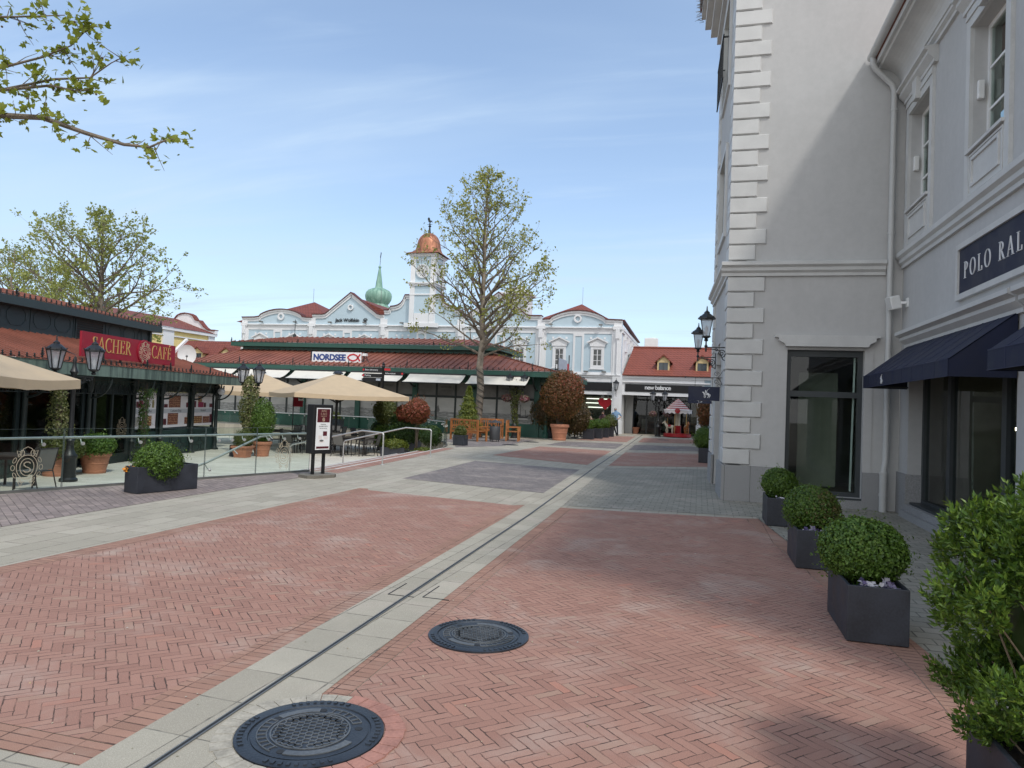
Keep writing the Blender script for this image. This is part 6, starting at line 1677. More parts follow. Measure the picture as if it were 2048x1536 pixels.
m_ = MB(); m_.prism([(-14.7, 31.9), (-16, 32.45), (-20, 32.85), (-40, 32.85), (-40, 33.2), (-20, 33.2), (-15.9, 32.8), (-14.5, 32.2)], 'z', -.6, .06); m_.build('wall_face', 'slab', w_, world=True)

def tube_rail(name, label, pts, posts, r=.022):
    t = root(name, label, 'handrail', (pts[0][0], pts[0][1], 0), 0, 'steel handrails on the terrace steps')
    m_ = MB(); m_.tube(pts, r, 10); m_.build('rail', 'steel', t, world=True, smooth=True)
    for a, b in posts:
        m_ = MB(); m_.tube([a, b], r * .95, 10); m_.lathe([(.05, 0), (.05, .012), (.03, .02)], tuple(a), 12); m_.build('post', 'steel', t, world=True, smooth=True)
    return t
tube_rail('step_handrail', 'bent steel handrail down the broad steps, the nearer one beside the menu stand', [(-7.85, 16.91, .78), (-7.87, 16.91, .82), (-8.6, 17.2, .84), (-11.4, 18.4, .27), (-11.5, 18.45, .20)], [((-7.85, 16.91, 0), (-7.85, 16.91, .79)), ((-11.5, 18.45, -.6), (-11.5, 18.45, .22))])
tube_rail('step_handrail', 'bent steel handrail down the broad steps, the farther one before the planted boxes', [(-7.9, 20.42, .78), (-7.93, 20.42, .82), (-8.75, 20.45, .84), (-10.9, 20.65, .32), (-10.96, 20.66, .25)], [((-7.9, 20.42, 0), (-7.9, 20.42, .79)), ((-10.96, 20.66, -.6), (-10.96, 20.66, .27))])
t = tube_rail('ramp_handrail', 'sloping steel rail with a curled end fixed inside the glass railing', [(-8.72, 14.0, .86), (-8.95, 13.2, .80), (-9.35, 12.0, .30), (-9.42, 11.8, .24)], [])
m_ = MB(); m_.ball((-9.42, 11.8, .24), .035, 8); m_.tube([(-9.35, 12.0, .28), (-9.33, 12.05, .20), (-9.25, 12.0, .18)], .01, 6); m_.ball((-9.22, 11.98, .18), .03, 8)
for y, z in ((12.6, .55), (13.4, .84)): m_.tube([(-9.42 + (y - 11.8) * .33, y, z), (-9.30 + (y - 11.8) * .33, y - .03, z - .08)], .01, 6)
m_.build('rail_end', 'steel', t, world=True)

# planter boxes with clipped shrubs
def planter_box(loc, w, d, h, label, group, rz=0.0, name='planter_box', mat='planter'):
    t = root(name, label, 'planter', loc, rz, group)
    m_ = MB(); e = .025
    a, b = w / 2, d / 2
    # hollow box: outer faces, rim, inner faces
    o = [(-a, -b), (a, -b), (a, b), (-a, b)]; i_ = [(-a + e, -b + e), (a - e, -b + e), (a - e, b - e), (-a + e, b - e)]
    vs = [(x, y, .01) for x, y in o] + [(x, y, h) for x, y in o] + [(x, y, h) for x, y in i_] + [(x, y, h - .10) for x, y in i_]
    fs = []
    for k in range(4):
        n = (k + 1) % 4
        fs += [(k, n, 4 + n, 4 + k), (4 + k, 4 + n, 8 + n, 8 + k), (8 + k, 8 + n, 12 + n, 12 + k)]
    fs.append((3, 2, 1, 0))
    m_.add(vs, fs); m_.build('box', mat, t, bevel=.006)
    m_ = MB(); m_.box(-a + e, a - e, -b + e, b - e, h - .16, h - .085); m_.build('soil', 'soil', t)
    return t
PG = 'dark planter boxes along the right side of the street'
planter_box((1.255, 11.87, 0), .43, .76, .43, 'dark planter box under the small dark green ball bush by the corner house', PG)
planter_box((1.305, 8.90, 0), .43, .82, .43, 'dark planter box under the browning ball bush by the tower window', PG)
planter_box((1.345, 6.33, 0), .43, .84, .43, 'dark planter box under the bright green ball bush with violet pansies', PG)
planter_box((1.415, 3.22, 0), .43, .86, .40, 'dark planter box cut by the frame corner under the tall leafy shrub', PG)
planter_box((-8.76, 10.18, 0), .36, 1.10, .44, 'long dark planter box standing alone before the glass railing', 'dark planter boxes on the plaza', R(-15.5))
planter_box((-9.02, 26.5, 0), .46, .44, .41, 'small slate grey planter box before the wooden bench', 'dark planter boxes on the plaza', R(-4))
NBG = 'dark planter cubes before the shop with the heart'
for i, (x, y, h, w) in enumerate(((-5.62, 37.4, .56, .56), (-5.36, 38.9, .56, .56), (-5.22, 40.6, .55, .55), (-5.10, 42.2, .62, .5))):
    planter_box((x, y, 0), w, w, h, 'dark planter cube by the far tables, ' + ['nearest of the row of four', 'second nearest of the row of four', 'third of the row, with a low red plant', 'farthest of the row, beside the man in blue'][i], NBG)
planter_box((.22, 24.7, 0), .4, .8, .5, 'dark planter box past the corner house, nearer one along the wall', PG)
planter_box((.25, 30.6, 0), .42, .8, .55, 'dark planter box past the corner house, farther one along the wall', PG)
TG = 'dark planters on the terrace corner'
planter_box((-11.9, 27.6, -.6), 1.5, .6, .62, 'large dark planter box under the broad dark green hedge', TG, R(20))
planter_box((-11.6, 26.0, -.6), .95, .5, .42, 'low dark planter box under the yellowish spreading shrub', TG, R(10))
planter_box((-13.4, 29.4, -.6), .8, .5, .6, 'dark planter box under the small olive green standard tree behind the hedge', TG)
planter_box((-16.25, 22.6, -.6), .4, .4, .42, 'small dark planter box behind the square terracotta pot', TG)
planter_box((-7.9, 36.5, 0), .9, .8, .65, 'dark round-edged planter under the big brownish shrub at the pavilion corner', TG)
planter_box((-18.6, 33.6, .06), 1.2, .5, .5, 'dark planter box on the retaining wall behind the far railing', TG)

# terracotta pots
def pot(loc, r, h, label, square=False, rz=0.0):
    t = root('terracotta_pot', label, 'flower pot', loc, rz, 'terracotta pots')
    m_ = MB()
    n, a0 = (4, R(45)) if square else (32, 0)
    f = 1.414 * .86 if square else 1
    m_.lathe([(0, .0), (r * .68 * f, .0), (r * .70 * f, .02), (r * .72 * f, h * .12), (r * .70 * f, h * .14), (r * .80 * f, h * .45), (r * .825 * f, h * .46), (r * .825 * f, h * .50), (r * .81 * f, h * .51), (r * .90 * f, h * .80), (r * .99 * f, h * .82), (r * f, h * .86), (r * f, h * .97), (r * .96 * f, h), (r * .90 * f, h), (r * .88 * f, h - .07)], n=n, a0=a0)
    m_.f.pop(); m_.mi.pop()
    m_.build('pot_body', 'terracotta', t, smooth=not square, bevel=.01 if square else 0)
    m_ = MB(); m_.lathe([(r * .89 * f, h - .075), (0, h - .06)], n=n, a0=a0); m_.build('soil', 'soil', t)
    return t
pot((-15.74, 15.75, -.6), .40, .56, 'round terracotta pot with a bushy green shrub on the cafe terrace by the door')
pot((-15.95, 14.75, -.6), .42, .58, 'round terracotta pot with the climbing ivy column, behind the etched crest')
pot((-15.86, 22.35, -.6), .36, .42, 'square terracotta pot with a brownish clipped shrub below the ivy lamp post', True, R(10))
pot((-15.65, 23.2, -.6), .36, .55, 'round terracotta pot with a tall dark shrub right of the ivy lamp post')
pot((-6.64, 34.6, 0), .47, .80, 'very large terracotta pot holding the red-leaved tree on the street')
pot((-10.42, 31.6, 0), .30, .42, 'terracotta pot with a conical conifer behind the wooden bench')
pot((-4.15, 49.2, 0), .25, .45, 'pale pot standing in the shade inside the shoe shop porch')

# benches of orange-brown wood
M['wood'] = plain('oiled_orange_wood', (.36, .135, .04), .5, var=.25, scale=7, bump=.15)
def bench(loc, rz, w, label, group='wooden benches by the pavilion'):
    t = root('park_bench', label, 'bench', loc, rz, group)
    a = w / 2
    for sx in (-1, 1):
        for y, h in ((-.27, .62), (.27, .95)):
            m_ = MB(); m_.box(sx * a - .035, sx * a + .035, y - .035, y + .035, 0, h); m_.build('leg', 'wood', t)
        m_ = MB(); m_.box(sx * a - .045, sx * a + .045, -.32, .235, .621, .66); m_.build('armrest', 'wood', t)
    m_ = MB()
    for k in range(5): m_.box(-a + .036, a - .036, -.30 + .115 * k, -.30 + .115 * k + .09, .42, .45)
    m_.box(-a + .036, a - .036, -.29, -.25, .35, .418); m_.box(-a + .036, a - .036, .25, .29, .34, .418)
    m_.build('seat', 'wood', t)
    m_ = MB(); m_.box(-a + .036, a - .036, .25, .29, .87, .95); m_.box(-a + .036, a - .036, .255, .285, .50, .56)
    n = int(w / .13); mid = w * .2
    for k in range(n):
        x = -a + .1 + (w - .2) * k / (n - 1)
        if abs(x) > mid or w < 1: m_.box(x - .022, x + .022, .262, .278, .561, .869)
    if w > 1:
        for c in (-mid / 2, mid / 2):
            for s in (-1, 1): m_.bar((c - s * mid * .46, .27, .565), (c + s * mid * .46, .27, .865), .035, .016)
        for x in (-mid, 0, mid): m_.box(x - .022, x + .022, .258, .282, .561, .869)
        m_.box(-mid, mid, .262, .278, .70, .73)
    m_.build('backrest', 'wood', t)
    return t
bench((-9.95, 30.3, 0), R(180 - 29), 1.75, 'wooden bench with a lattice centre in its back, behind the slate grey planter')
bench((-8.25, 31.7, 0), R(100), .95, 'short wooden bench chair with arms facing the street, right of the litter bin')
bench((-9.75, 33.1, 0), R(5), 1.1, 'wooden bench seen behind the litter bin, mostly covered')
# litter bin
t = root('litter_bin', 'dark grey round litter bin with a pointed lid between the wooden benches', 'bin', (-8.75, 30.4, 0))
M['bin_grey'] = plain('dark_grey_bin', (.045, .047, .05), .5, var=.1, bump=.05)
m_ = MB(); m_.lathe([(.235, .08), (.24, .1), (.24, .66), (.225, .68)], n=24); m_.build('bin_body', 'bin_grey', t, smooth=True)
m_ = MB(); m_.lathe([(.30, .84), (.28, .86), (.03, .96), (.0, 1.0)], n=24); m_.build('lid', 'bin_grey', t, smooth=True)
m_ = MB()
for k in range(4): a = R(45 + 90 * k); m_.bar((.21 * math.cos(a), .21 * math.sin(a), .0), (.21 * math.cos(a), .21 * math.sin(a), .85), .03)
m_.build('post', 'bin_grey', t)

# street lamps
def street_lamp(loc, label, rz=0.0, h=2.55, arms=(-.5, .5), s=1.4, collar=True, third=False):
    t = root('street_lamp', label, 'street lamp', loc, rz, 'black street lamps')
    m_ = MB(); m_.lathe([(.20, 0), (.20, .06), (.16, .10), (.15, .55), (.17, .58), (.17, .64), (.12, .70), (.09, .78), (.075, .95), (.10, 1.0), (.07, 1.05), (.055, 1.3), (.05, h - .2), (.075, h - .15), (.05, h - .1), (.065, h + .05), (.10, h + .12), (.06, h + .2), (.03, h + .32), (.05, h + .40), (.0, h + .52)], n=14)
    m_.build('post', 'black', t, smooth=True)
    m_ = MB()
    for x in arms:
        sg = 1 if x > 0 else -1
        m_.bar((0, 0, h), (x, 0, h), .035); m_.tube([(0, 0, h - .25), (x * .3, 0, h - .22), (x * .55, 0, h - .08), (x * .9, 0, h - .02)], .013, 6)
        m_.tube([(x * .5 + sg * .09 * (1 - i / 18) * math.cos(R(38 * i)), 0, h - .10 + .08 * (1 - i / 18) * math.sin(R(38 * i))) for i in range(14)], .010, 5)
        m_.tube([(x * .85 + sg * .05 * (1 - i / 14) * math.cos(R(38 * i)), 0, h - .07 + .05 * (1 - i / 14) * math.sin(R(38 * i))) for i in range(11)], .009, 5)
    if third: m_.bar((0, 0, h), (0, .45, h), .035)
    m_.build('bracket', 'black', t)
    for x in arms: lantern_parts(t, (x, 0, h + .12), s)
    if third: lantern_parts(t, (-.1, .45, h + .12), s)
    return t
street_lamp((-14.75, 14.0, -.6), 'black twin street lamp on the terrace in front of the crimson roof sign', R(15), 2.55, (-.47, .47), 1.32)
street_lamp((-16.65, 23.75, -.6), 'black twin street lamp overgrown with ivy between the beige parasols', R(0), 2.55, (-.35, .35))
street_lamp((-8.92, 34.5, 0), 'black triple street lamp with hanging flower baskets before the green pavilion', R(0), 2.45, (-.33, .42), 1.15, third=True)
street_lamp((-2.5, 46.0, 0), 'black twin street lamp with flower baskets before the shoe shop porch', R(0), 2.1, (-.37, .37), 1.2)

# menu stand
nx = R(-25)
t = root('menu_stand', 'black menu board on two legs with a Sacher cafe poster, standing on the plaza', 'menu board', (-7.74, 13.5, 0), R(65))
m_ = MB(); m_.prism([(-.36, -.16), (-.24, -.26), (.24, -.26), (.36, -.16), (.36, .16), (.24, .26), (-.24, .26), (-.36, .16)], 'z', .0, .065); m_.build('base', M.setdefault('stone_base', plain('stone_base_slab', (.16, .145, .12), .85, var=.2, bump=.2)), t, bevel=.006)
for x in (-.13, .13):
    m_ = MB(); m_.box(x - .025, x + .025, -.03, .03, .065, .52); m_.build('leg', 'black', t)
m_ = MB(); m_.box(-.24, .24, -.12, .12, .50, 1.53); m_.build('case', 'blackboard', t, bevel=.012)
MBg = MB(); MBg.box(-.175, .175, -.127, -.121, .585, 1.46); ps = MBg.build('poster', 'sign_white', t)
M['wine'] = plain('wine_red_print', (.085, .010, .016), .4, var=.05, bump=0)
m_ = MB(); m_.box(-.155, .155, -.130, -.1275, 1.16, 1.44); m_.box(-.155, .155, -.130, -.1275, .61, .655); m_.build('print', 'wine', ps)
m_ = MB(); X_, U_ = (1, 0, 0), (0, 0, 1)
font_add(m_, 'Sacher', (0, -.131, 1.385), X_, U_, .05, .001, 0, 'CENTER', shear=.3); serif_add(m_, 'CAF\u00c9', (-.075, -.131, 1.315), X_, U_, .045, .001, .12); font_add(m_, 'PARNDORF', (0, -.131, 1.28), X_, U_, .024, .001, 0, 'CENTER', space=1.2)
stroke_add(m_, crest_strokes(.05), (0, -.131, 1.215), X_, U_, .075, .001); m_.build('print', 'emblem_gold', ps)
m_ = MB(); font_add(m_, 'ORIGINAL', (0, -.129, 1.105), X_, U_, .030, .001, .01, 'CENTER'); font_add(m_, 'SACHER-TORTE', (0, -.129, 1.065), X_, U_, .030, .001, .01, 'CENTER'); font_add(m_, 'The one and only', (0, -.129, 1.025), X_, U_, .026, .001, .008, 'CENTER')
m_.prism([(-.03 + .05 * math.cos(R(a)), .775 + .022 * math.sin(R(a))) for a in range(0, 360, 24)], 'y', -.131, -.129); m_.build('print', 'poster_text', ps)
m_ = MB(); m_.prism([(.0, .875), (.10, .875), (.10, .97), (.0, .97)], 'y', -.1295, -.128); m_.build('print', 'winebox', ps)
m_ = MB(); m_.prism([(-.03 + .075 * math.cos(R(a)), .755 + .03 * math.sin(R(a))) for a in range(0, 360, 24)], 'y', -.1288, -.128); m_.prism([(.02, .80), (.12, .80), (.12, .865), (.02, .865)], 'y', -.1288, -.128); m_.prism([(-.11, .81), (-.02, .80), (-.02, .88), (-.11, .885)], 'y', -.1288, -.128); m_.build('print', 'poster_bg', ps)

# parasols
M['beige'] = plain('beige_parasol_cloth', (.50, .385, .25), .85, var=.06, bump=.2, fine=180)
M['beige_under'] = M['beige']
def parasol(loc, rz, label, side=4.6, ze=2.42, za=3.30):
    t = root('parasol', label, 'parasol', loc, rz, 'square beige parasols of the cafe')
    a = side / 2; n = 8
    m_ = MB(); m_.lathe([(.055, .1), (.055, za - .1)], n=12); m_.build('pole', 'black', t, smooth=True)
    m_ = MB(); m_.box(-.45, .45, -.45, .45, 0, .10); m_.build('base', 'galv', t, bevel=.01)
    m_ = MB(); cs = [(-a, -a), (a, -a), (a, a), (-a, a)]
    for k in range(4):
        p, q = cs[k], cs[(k + 1) % 4]
        rows = []
        for i in range(n + 1):
            f = i / n; sag = -.02 * math.sin(math.pi * f)
            row = []
            for j in range(n + 1):
                g_ = j / n; ed = math.sin(math.pi * g_) * f
                x = (p[0] + (q[0] - p[0]) * g_) * f; y = (p[1] + (q[1] - p[1]) * g_) * f
                row.append((x * (1 - .018 * ed), y * (1 - .018 * ed), za + (ze - za) * f + sag - .05 * ed))
            rows.append(row)
        vs = [v for r in rows for v in r]
        fs = [(i * (n + 1) + j, i * (n + 1) + j + 1, (i + 1) * (n + 1) + j + 1, (i + 1) * (n + 1) + j) for i in range(n) for j in range(n + 1 - 1)]
        m_.add(vs, fs)
        # valance
        e_ = rows[-1]; v2 = e_ + [(x * 1.003, y * 1.003, z - .17 - .01 * math.sin(9 * i)) for i, (x, y, z) in enumerate(e_)]
        m_.add(v2, [(j, j + 1, n + 2 + j, n + 1 + j) for j in range(n)])
    m_.build('canopy', 'beige', t)
    m_ = MB()
    for k in range(8):
        an = R(45 * k); L = a * (1.414 if k % 2 else 1.0) * .98
        m_.bar((.06 * math.cos(an), .06 * math.sin(an), za - .2), (L * .97 * math.cos(an), L * .97 * math.sin(an), ze - .10), .03)
        m_.bar((.06 * math.cos(an), .06 * math.sin(an), ze - .35), (L * .5 * math.cos(an), L * .5 * math.sin(an), (za + ze) / 2 - .1), .025)
    m_.build('rib', 'black', t)
    m_ = MB(); m_.lathe([(.20, za - .03), (.22, za - .01), (.18, za + .05), (.05, za + .09), (.02, za + .10), (.02, za + .14), (0, za + .15)], n=14); m_.build('cap', 'iron', t, smooth=True)
    return t
parasol((-14.71, 26.96, -.6), R(45 - 14 + 15 - 1), 'square beige parasol standing whole behind the menu stand')
parasol((-19.7, 28.9, -.6), R(28), 'square beige parasol behind the ivy lamp post, partly hidden')
parasol((-12.35, 9.15, -.6), R(14.8 + 8), 'square beige parasol in the foreground, cut by the left frame edge', 3.0, 2.44, 3.08)

# terrace chairs and tables
M['mesh'] = plain('grey_mesh_fabric', (.16, .155, .145), .8, var=.1, bump=.2, fine=300)
M['chair_frame'] = plain('dark_bronze_frame', (.035, .03, .028), .45, .3, var=.1, bump=0)
M['slat_table'] = plain('dark_slat_table_top', (.05, .042, .038), .5, var=.2, bump=.05)
CG = 'grey mesh armchairs on the cafe terrace'
ch0 = root('terrace_chair', 'x', 'chair', (0, 0, 0), 0, CG)
m_ = MB(); m_.box(-.23, .23, -.24, .22, .425, .44); m_.build('seat', 'mesh', ch0)
m_ = MB(); m_.add([(-.23, .22, .46), (.23, .22, .46), (.23, .34, .92), (-.23, .34, .92), (-.23, .235, .46), (.23, .235, .46), (.23, .355, .92), (-.23, .355, .92)], [(0, 1, 2, 3), (7, 6, 5, 4), (3, 2, 6, 7), (0, 3, 7, 4), (1, 5, 6, 2)]); m_.build('backrest', 'mesh', ch0)
for sx in (-1, 1):
    m_ = MB(); m_.tube([(sx * .25, -.27, 0), (sx * .25, -.24, .64)], .015, 6); m_.build('leg', 'chair_frame', ch0)
    m_ = MB(); m_.tube([(sx * .25, .36, 0), (sx * .25, .23, .44), (sx * .25, .35, .93)], .015, 6); m_.build('leg', 'chair_frame', ch0)
    m_ = MB(); m_.tube([(sx * .25, -.26, .64), (sx * .25, .0, .66), (sx * .25, .29, .66)], .018, 6); m_.build('armrest', 'chair_frame', ch0)
m_ = MB(); m_.tube([(-.25, .35, .93), (.25, .35, .93)], .015, 6); m_.tube([(-.25, -.245, .43), (.25, -.245, .43)], .014, 6); m_.tube([(-.25, .228, .43), (.25, .228, .43)], .014, 6); m_.tube([(-.25, .28, .68), (.25, .28, .68)], .010, 6); m_.build('frame_bar', 'chair_frame', ch0)
tb0 = root('terrace_table', 'x', 'table', (0, 0, 0), 0, 'dark square tables on the cafe terrace')
m_ = MB(); m_.box(-.38, .38, -.38, .38, .71, .74); m_.build('table_top', 'slat_table', tb0)
for sx in (-1, 1):
    for sy in (-1, 1): m_ = MB(); m_.box(sx * .34 - .02, sx * .34 + .02, sy * .34 - .02, sy * .34 + .02, 0, .708); m_.build('leg', 'chair_frame', tb0)
m_ = MB(); m_.box(-.34, .34, -.35, -.33, .64, .705); m_.box(-.34, .34, .33, .35, .64, .705); m_.build('frame_bar', 'chair_frame', tb0)
tsets = [((-14.9, 12.6), R(15), 'dark square table at the left frame edge behind the glass railing', [(0.1, 'grey mesh armchair right behind the etched crest of the glass railing', (.95, -.35)), ]),
         ((-15.3, 25.8), R(20), 'dark square table left of the menu stand', None), ((-13.3, 25.9), R(10), 'dark square table right of the menu stand below the parasol', None),
         ((-16.7, 26.9), R(35), 'dark square table behind the tall potted shrub', None), ((-14.0, 29.2), R(0), 'dark square table far back right under the parasol', None),
         ((-18.3, 28.2), R(25), 'dark square table at the cafe corner post, below the far parasol', None), ((-17.0, 30.0), R(5), 'dark square table farthest back before the retaining wall', None)]
wher = ['left of the menu stand', 'right of the menu stand', 'behind the tall potted shrub', 'far back under the whole parasol', 'by the cafe corner post', 'farthest back at the retaining wall']
firstc = firstt = True; ti = 0
def put_chair(x, y, rz, lab):
    global firstc
    if firstc: ch0.location = (x, y, -.6); ch0.rotation_euler = (0, 0, rz); ch0['label'] = lab; firstc = False
    else: copy_tree(ch0, None, lab, (x, y, -.6), rz)
for (x, y), rz, lab, spec in tsets:
    if firstt: tb0.location = (x, y, -.6); tb0.rotation_euler = (0, 0, rz); tb0['label'] = lab; firstt = False
    else: copy_tree(tb0, None, lab, (x, y, -.6), rz)
    if spec:
        put_chair(-14.05, 12.45, R(-100 + 15), spec[0][1]); continue
    for k, (nm) in enumerate(('on its street side', 'on its near side', 'on its cafe side', 'on its far side')):
        a = rz + R(90 * k); d = .72
        put_chair(x + d * math.cos(a), y - d * math.sin(a) if k % 2 else y + d * math.sin(a), (a if k % 2 == 0 else -a) + R(-90), 'grey mesh armchair at the table ' + wher[ti] + ', ' + nm)
    ti += 1

# direction signpost
t = root('direction_sign', 'black direction signpost with pointed arms rising behind the whole parasol', 'signpost', (-14.55, 31, -.0))
m_ = MB(); m_.lathe([(.10, -.6), (.09, 0), (.06, .1), (.06, 3.2), (.09, 3.24), (.05, 3.3), (.08, 3.36), (0, 3.46)], (0, 0, 0), 10); m_.build('post', 'black', t, smooth=True)
for z, sgn, txt in ((2.98, -1, 'Store directory'), (2.71, -1, 'Parking'), (2.52, -1, ''), (2.83, 1, 'Information')):
    m_ = MB(); x0, x1 = sgn * .06, sgn * 1.12
    m_.prism([(x0, z), (x1 - sgn * .12, z), (x1, z + .09), (x1 - sgn * .12, z + .18), (x0, z + .18)], 'y', -.02, .02); a_ = m_.build('arm', 'blackboard', t)
    m_ = MB()
    if txt: font_add(m_, txt, (-.95 if sgn < 0 else .12, -.024, z + .055), (1, 0, 0), (0, 0, 1), .11, .002); m_.build('lettering', 'letter', a_)
    else: m_.box(-.35, -.12, -.024, -.021, z + .04, z + .14); m_.build('symbol', 'sign_grey', a_)
    if txt:
        m_ = MB(); c = sgn * .98 if sgn > 0 else -1.02
        m_.prism([(c + .05 * math.cos(R(q)), z + .09 + .05 * math.sin(R(q))) for q in range(0, 360, 30)], 'y', -.026, -.021); m_.build('symbol', 'nord_red', a_)
m_ = MB(); m_.box(.06, .36, -.015, .015, 3.05, 3.15); m_.build('red_tab', 'nord_red', t)

# children's carousel in front of the shoe shop
M['carousel_red'] = plain('carousel_red', (.36, .015, .02), .4, var=.1, bump=0); M['carousel_cream'] = plain('carousel_cream', (.58, .52, .40), .5, var=.08, bump=0)
def stripes():
    t = NT('red_white_striped_roof'); s = t.new('SeparateXYZ'); t.l.new(t.coord(), s.inputs[0])
    a = t.m('FRACT', t.m('MULTIPLY', s.outputs[2], 7.5))
    return t.set(col=t.mix(t.rng(a, .46, .54), (.55, .48, .44), (.30, .045, .05)), rough=.5)
M['striped'] = stripes()
cx, cy = -1.3, 46.2
t = root('carousel', 'small red and cream carousel with a striped pointed roof before the shoe shop', 'carousel', (cx, cy, 0))
m_ = MB(); m_.lathe([(.84, .03), (.86, .05), (.86, .22), (.80, .25), (0, .25)], n=24); m_.build('platform', 'carousel_red', t)
m_ = MB(); m_.lathe([(.22, .25), (.22, .75), (.17, .78), (.17, 1.6)], n=8); m_.build('column', 'carousel_cream', t)
m_ = MB(); m_.lathe([(.23, .26), (.23, .74)], n=8); m_.v = [(x * 1.02, y * 1.02, z) for x, y, z in m_.v]; m_.build('column_base', 'carousel_red', t)
m_ = MB(); m_.lathe([(.86, 1.70), (.50, 2.05), (.12, 2.38), (0, 2.45)], n=8, a0=R(22.5)); m_.build('roof', 'striped', t)
m_ = MB()
for k in range(16):
    a0, a1 = 2 * math.pi * k / 16, 2 * math.pi * (k + 1) / 16; am = (a0 + a1) / 2
    m_.add([(.87 * math.cos(a0), .87 * math.sin(a0), 1.72), (.87 * math.cos(a1), .87 * math.sin(a1), 1.72), (.87 * math.cos(a1), .87 * math.sin(a1), 1.56), (.87 * math.cos(am), .87 * math.sin(am), 1.48), (.87 * math.cos(a0), .87 * math.sin(a0), 1.56)], [(0, 1, 2, 3, 4)])
m_.lathe([(.86, 1.70), (.90, 1.73), (.86, 1.76)], n=16); m_.build('roof_valance', 'poster_bg', t)
m_ = MB(); m_.lathe([(.16, 0), (.16, .02), (0, .03)], n=14); m_.v = [(x, -.89 - z, 1.68 + y) for x, y, z in m_.v]; m_.build('roof_rosette', 'carousel_red', t)
m_ = MB()
for a in (30, 105, 180, 255, 330): m_.tube([(.62 * math.cos(R(a)), .62 * math.sin(R(a)), .25), (.62 * math.cos(R(a)), .62 * math.sin(R(a)), 1.7)], .015, 6)
m_.build('pole', 'gold', t)
def toy_horse(x, y, z, rz, body, saddle, label):
    h = root('carousel_horse', label, 'toy horse', (x, y, z), rz, 'horses on the carousel')
    m_ = MB(); m_.tube([(-.24, 0, .40), (-.16, 0, .43), (0, 0, .41), (.14, 0, .43), (.24, 0, .50), (.32, 0, .64), (.36, 0, .70)], [.07, .105, .10, .105, .085, .06, .05], 10)
    m_.tube([(.34, 0, .72), (.42, 0, .66), (.50, 0, .60)], [.055, .05, .035], 8)
    for lx, ly, f in ((.16, .06, .06), (.18, -.06, -.03), (-.17, .06, -.05), (-.16, -.06, .05)): m_.tube([(lx, ly, .38), (lx + f, ly, .2), (lx + f * .4, ly, .0)], [.055, .032, .028], 7)
    for s in (-1, 1): m_.tube([(.34, s * .03, .74), (.345, s * .035, .80)], [.02, .004], 5)
    m_.build('body', body, h, smooth=True)
    m_ = MB(); m_.tube([(-.27, 0, .46), (-.36, 0, .38), (-.37, 0, .2)], [.03, .035, .01], 6); m_.tube([(.27, 0, .60), (.24, 0, .68), (.29, 0, .76)], [.03, .03, .015], 6); m_.build('mane', 'carousel_cream' if body != 'carousel_cream' else 'wood', h)
    m_ = MB(); m_.lathe([(.115, -.09), (.12, 0), (.115, .09)], n=12); m_.v = [(z_ + .0, x_ * .98, .43 + max(y_, -.02) * 1.0) for x_, y_, z_ in m_.v]; m_.build('saddle', saddle, h)
toy_horse(cx - .45, cy - .45, .25, R(160), 'carousel_cream', 'carousel_red', 'cream carousel horse with red saddle on the left of the carousel')
toy_horse(cx + .55, cy - .35, .25, R(-70), 'wood', 'carousel_cream', 'brown carousel horse on the right of the carousel')

# bistro tables and stools near the shop with the heart
BG = 'dark bistro chairs by the heart shop'
bc0 = root('bistro_chair', 'x', 'chair', (0, 0, 0), 0, BG)
m_ = MB(); m_.box(-.2, .2, -.2, .2, .60, .63); m_.build('seat', 'blackboard', bc0)
m_ = MB(); m_.box(-.2, .2, .19, .205, .86, 1.02)
for x in (-.12, 0, .12): m_.box(x - .015, x + .015, .19, .205, .63, .86)
m_.build('backrest', 'blackboard', bc0)
for sx in (-1, 1):
    for sy in (-1, 1): m_ = MB(); m_.box(sx * .18 - .015, sx * .18 + .015, sy * .18 - .015, sy * .18 + .015, 0, .6 if sy < 0 else 1.0); m_.build('leg', 'blackboard', bc0)
m_ = MB(); m_.box(-.18, .18, -.19, -.17, .2, .23); m_.box(-.18, .18, .17, .19, .2, .23); m_.build('footrest', 'blackboard', bc0)
bt0 = root('bistro_table', 'x', 'table', (0, 0, 0), 0, 'dark bistro tables by the heart shop')
m_ = MB(); m_.box(-.33, .33, -.33, .33, .92, .95); m_.build('table_top', 'blackboard', bt0); m_ = MB(); m_.lathe([(.25, 0), (.25, .02), (.03, .05), (.03, .92)], n=10); m_.build('pedestal', 'blackboard', bt0)
bts = [((-6.55, 38.6), 'dark bistro table nearest the big terracotta pot'), ((-6.5, 40.3), 'dark bistro table in the middle of the row by the heart shop'), ((-6.2, 42.3), 'dark bistro table farthest from the pot, near the man in blue')]
bcs = [((-6.95, 37.9), 20, 'dark high bistro chair right beside the big terracotta pot'), ((-6.2, 38.0), 170, 'dark high bistro chair behind the nearest planter cube'), ((-7.0, 39.6), 60, 'dark high bistro chair under the person in the white shirt'), ((-6.0, 39.6), 200, 'dark high bistro chair behind the second planter cube'), ((-7.0, 41.6), 80, 'dark high bistro chair under the white-haired person'), ((-5.75, 41.3), 250, 'dark high bistro chair behind the third planter cube'), ((-6.5, 43.0), 20, 'dark high bistro chair under the person in beige'), ((-5.6, 42.9), 330, 'dark high bistro chair under the person in the plaid shirt')]
for i, ((x, y), lab) in enumerate(bts):
    if i == 0: bt0.location = (x, y, 0); bt0['label'] = lab
    else: copy_tree(bt0, None, lab, (x, y, 0))
for i, ((x, y), a, lab) in enumerate(bcs):
    if i == 0: bc0.location = (x, y, 0); bc0.rotation_euler = (0, 0, R(a)); bc0['label'] = lab
    else: copy_tree(bc0, None, lab, (x, y, 0), R(a))
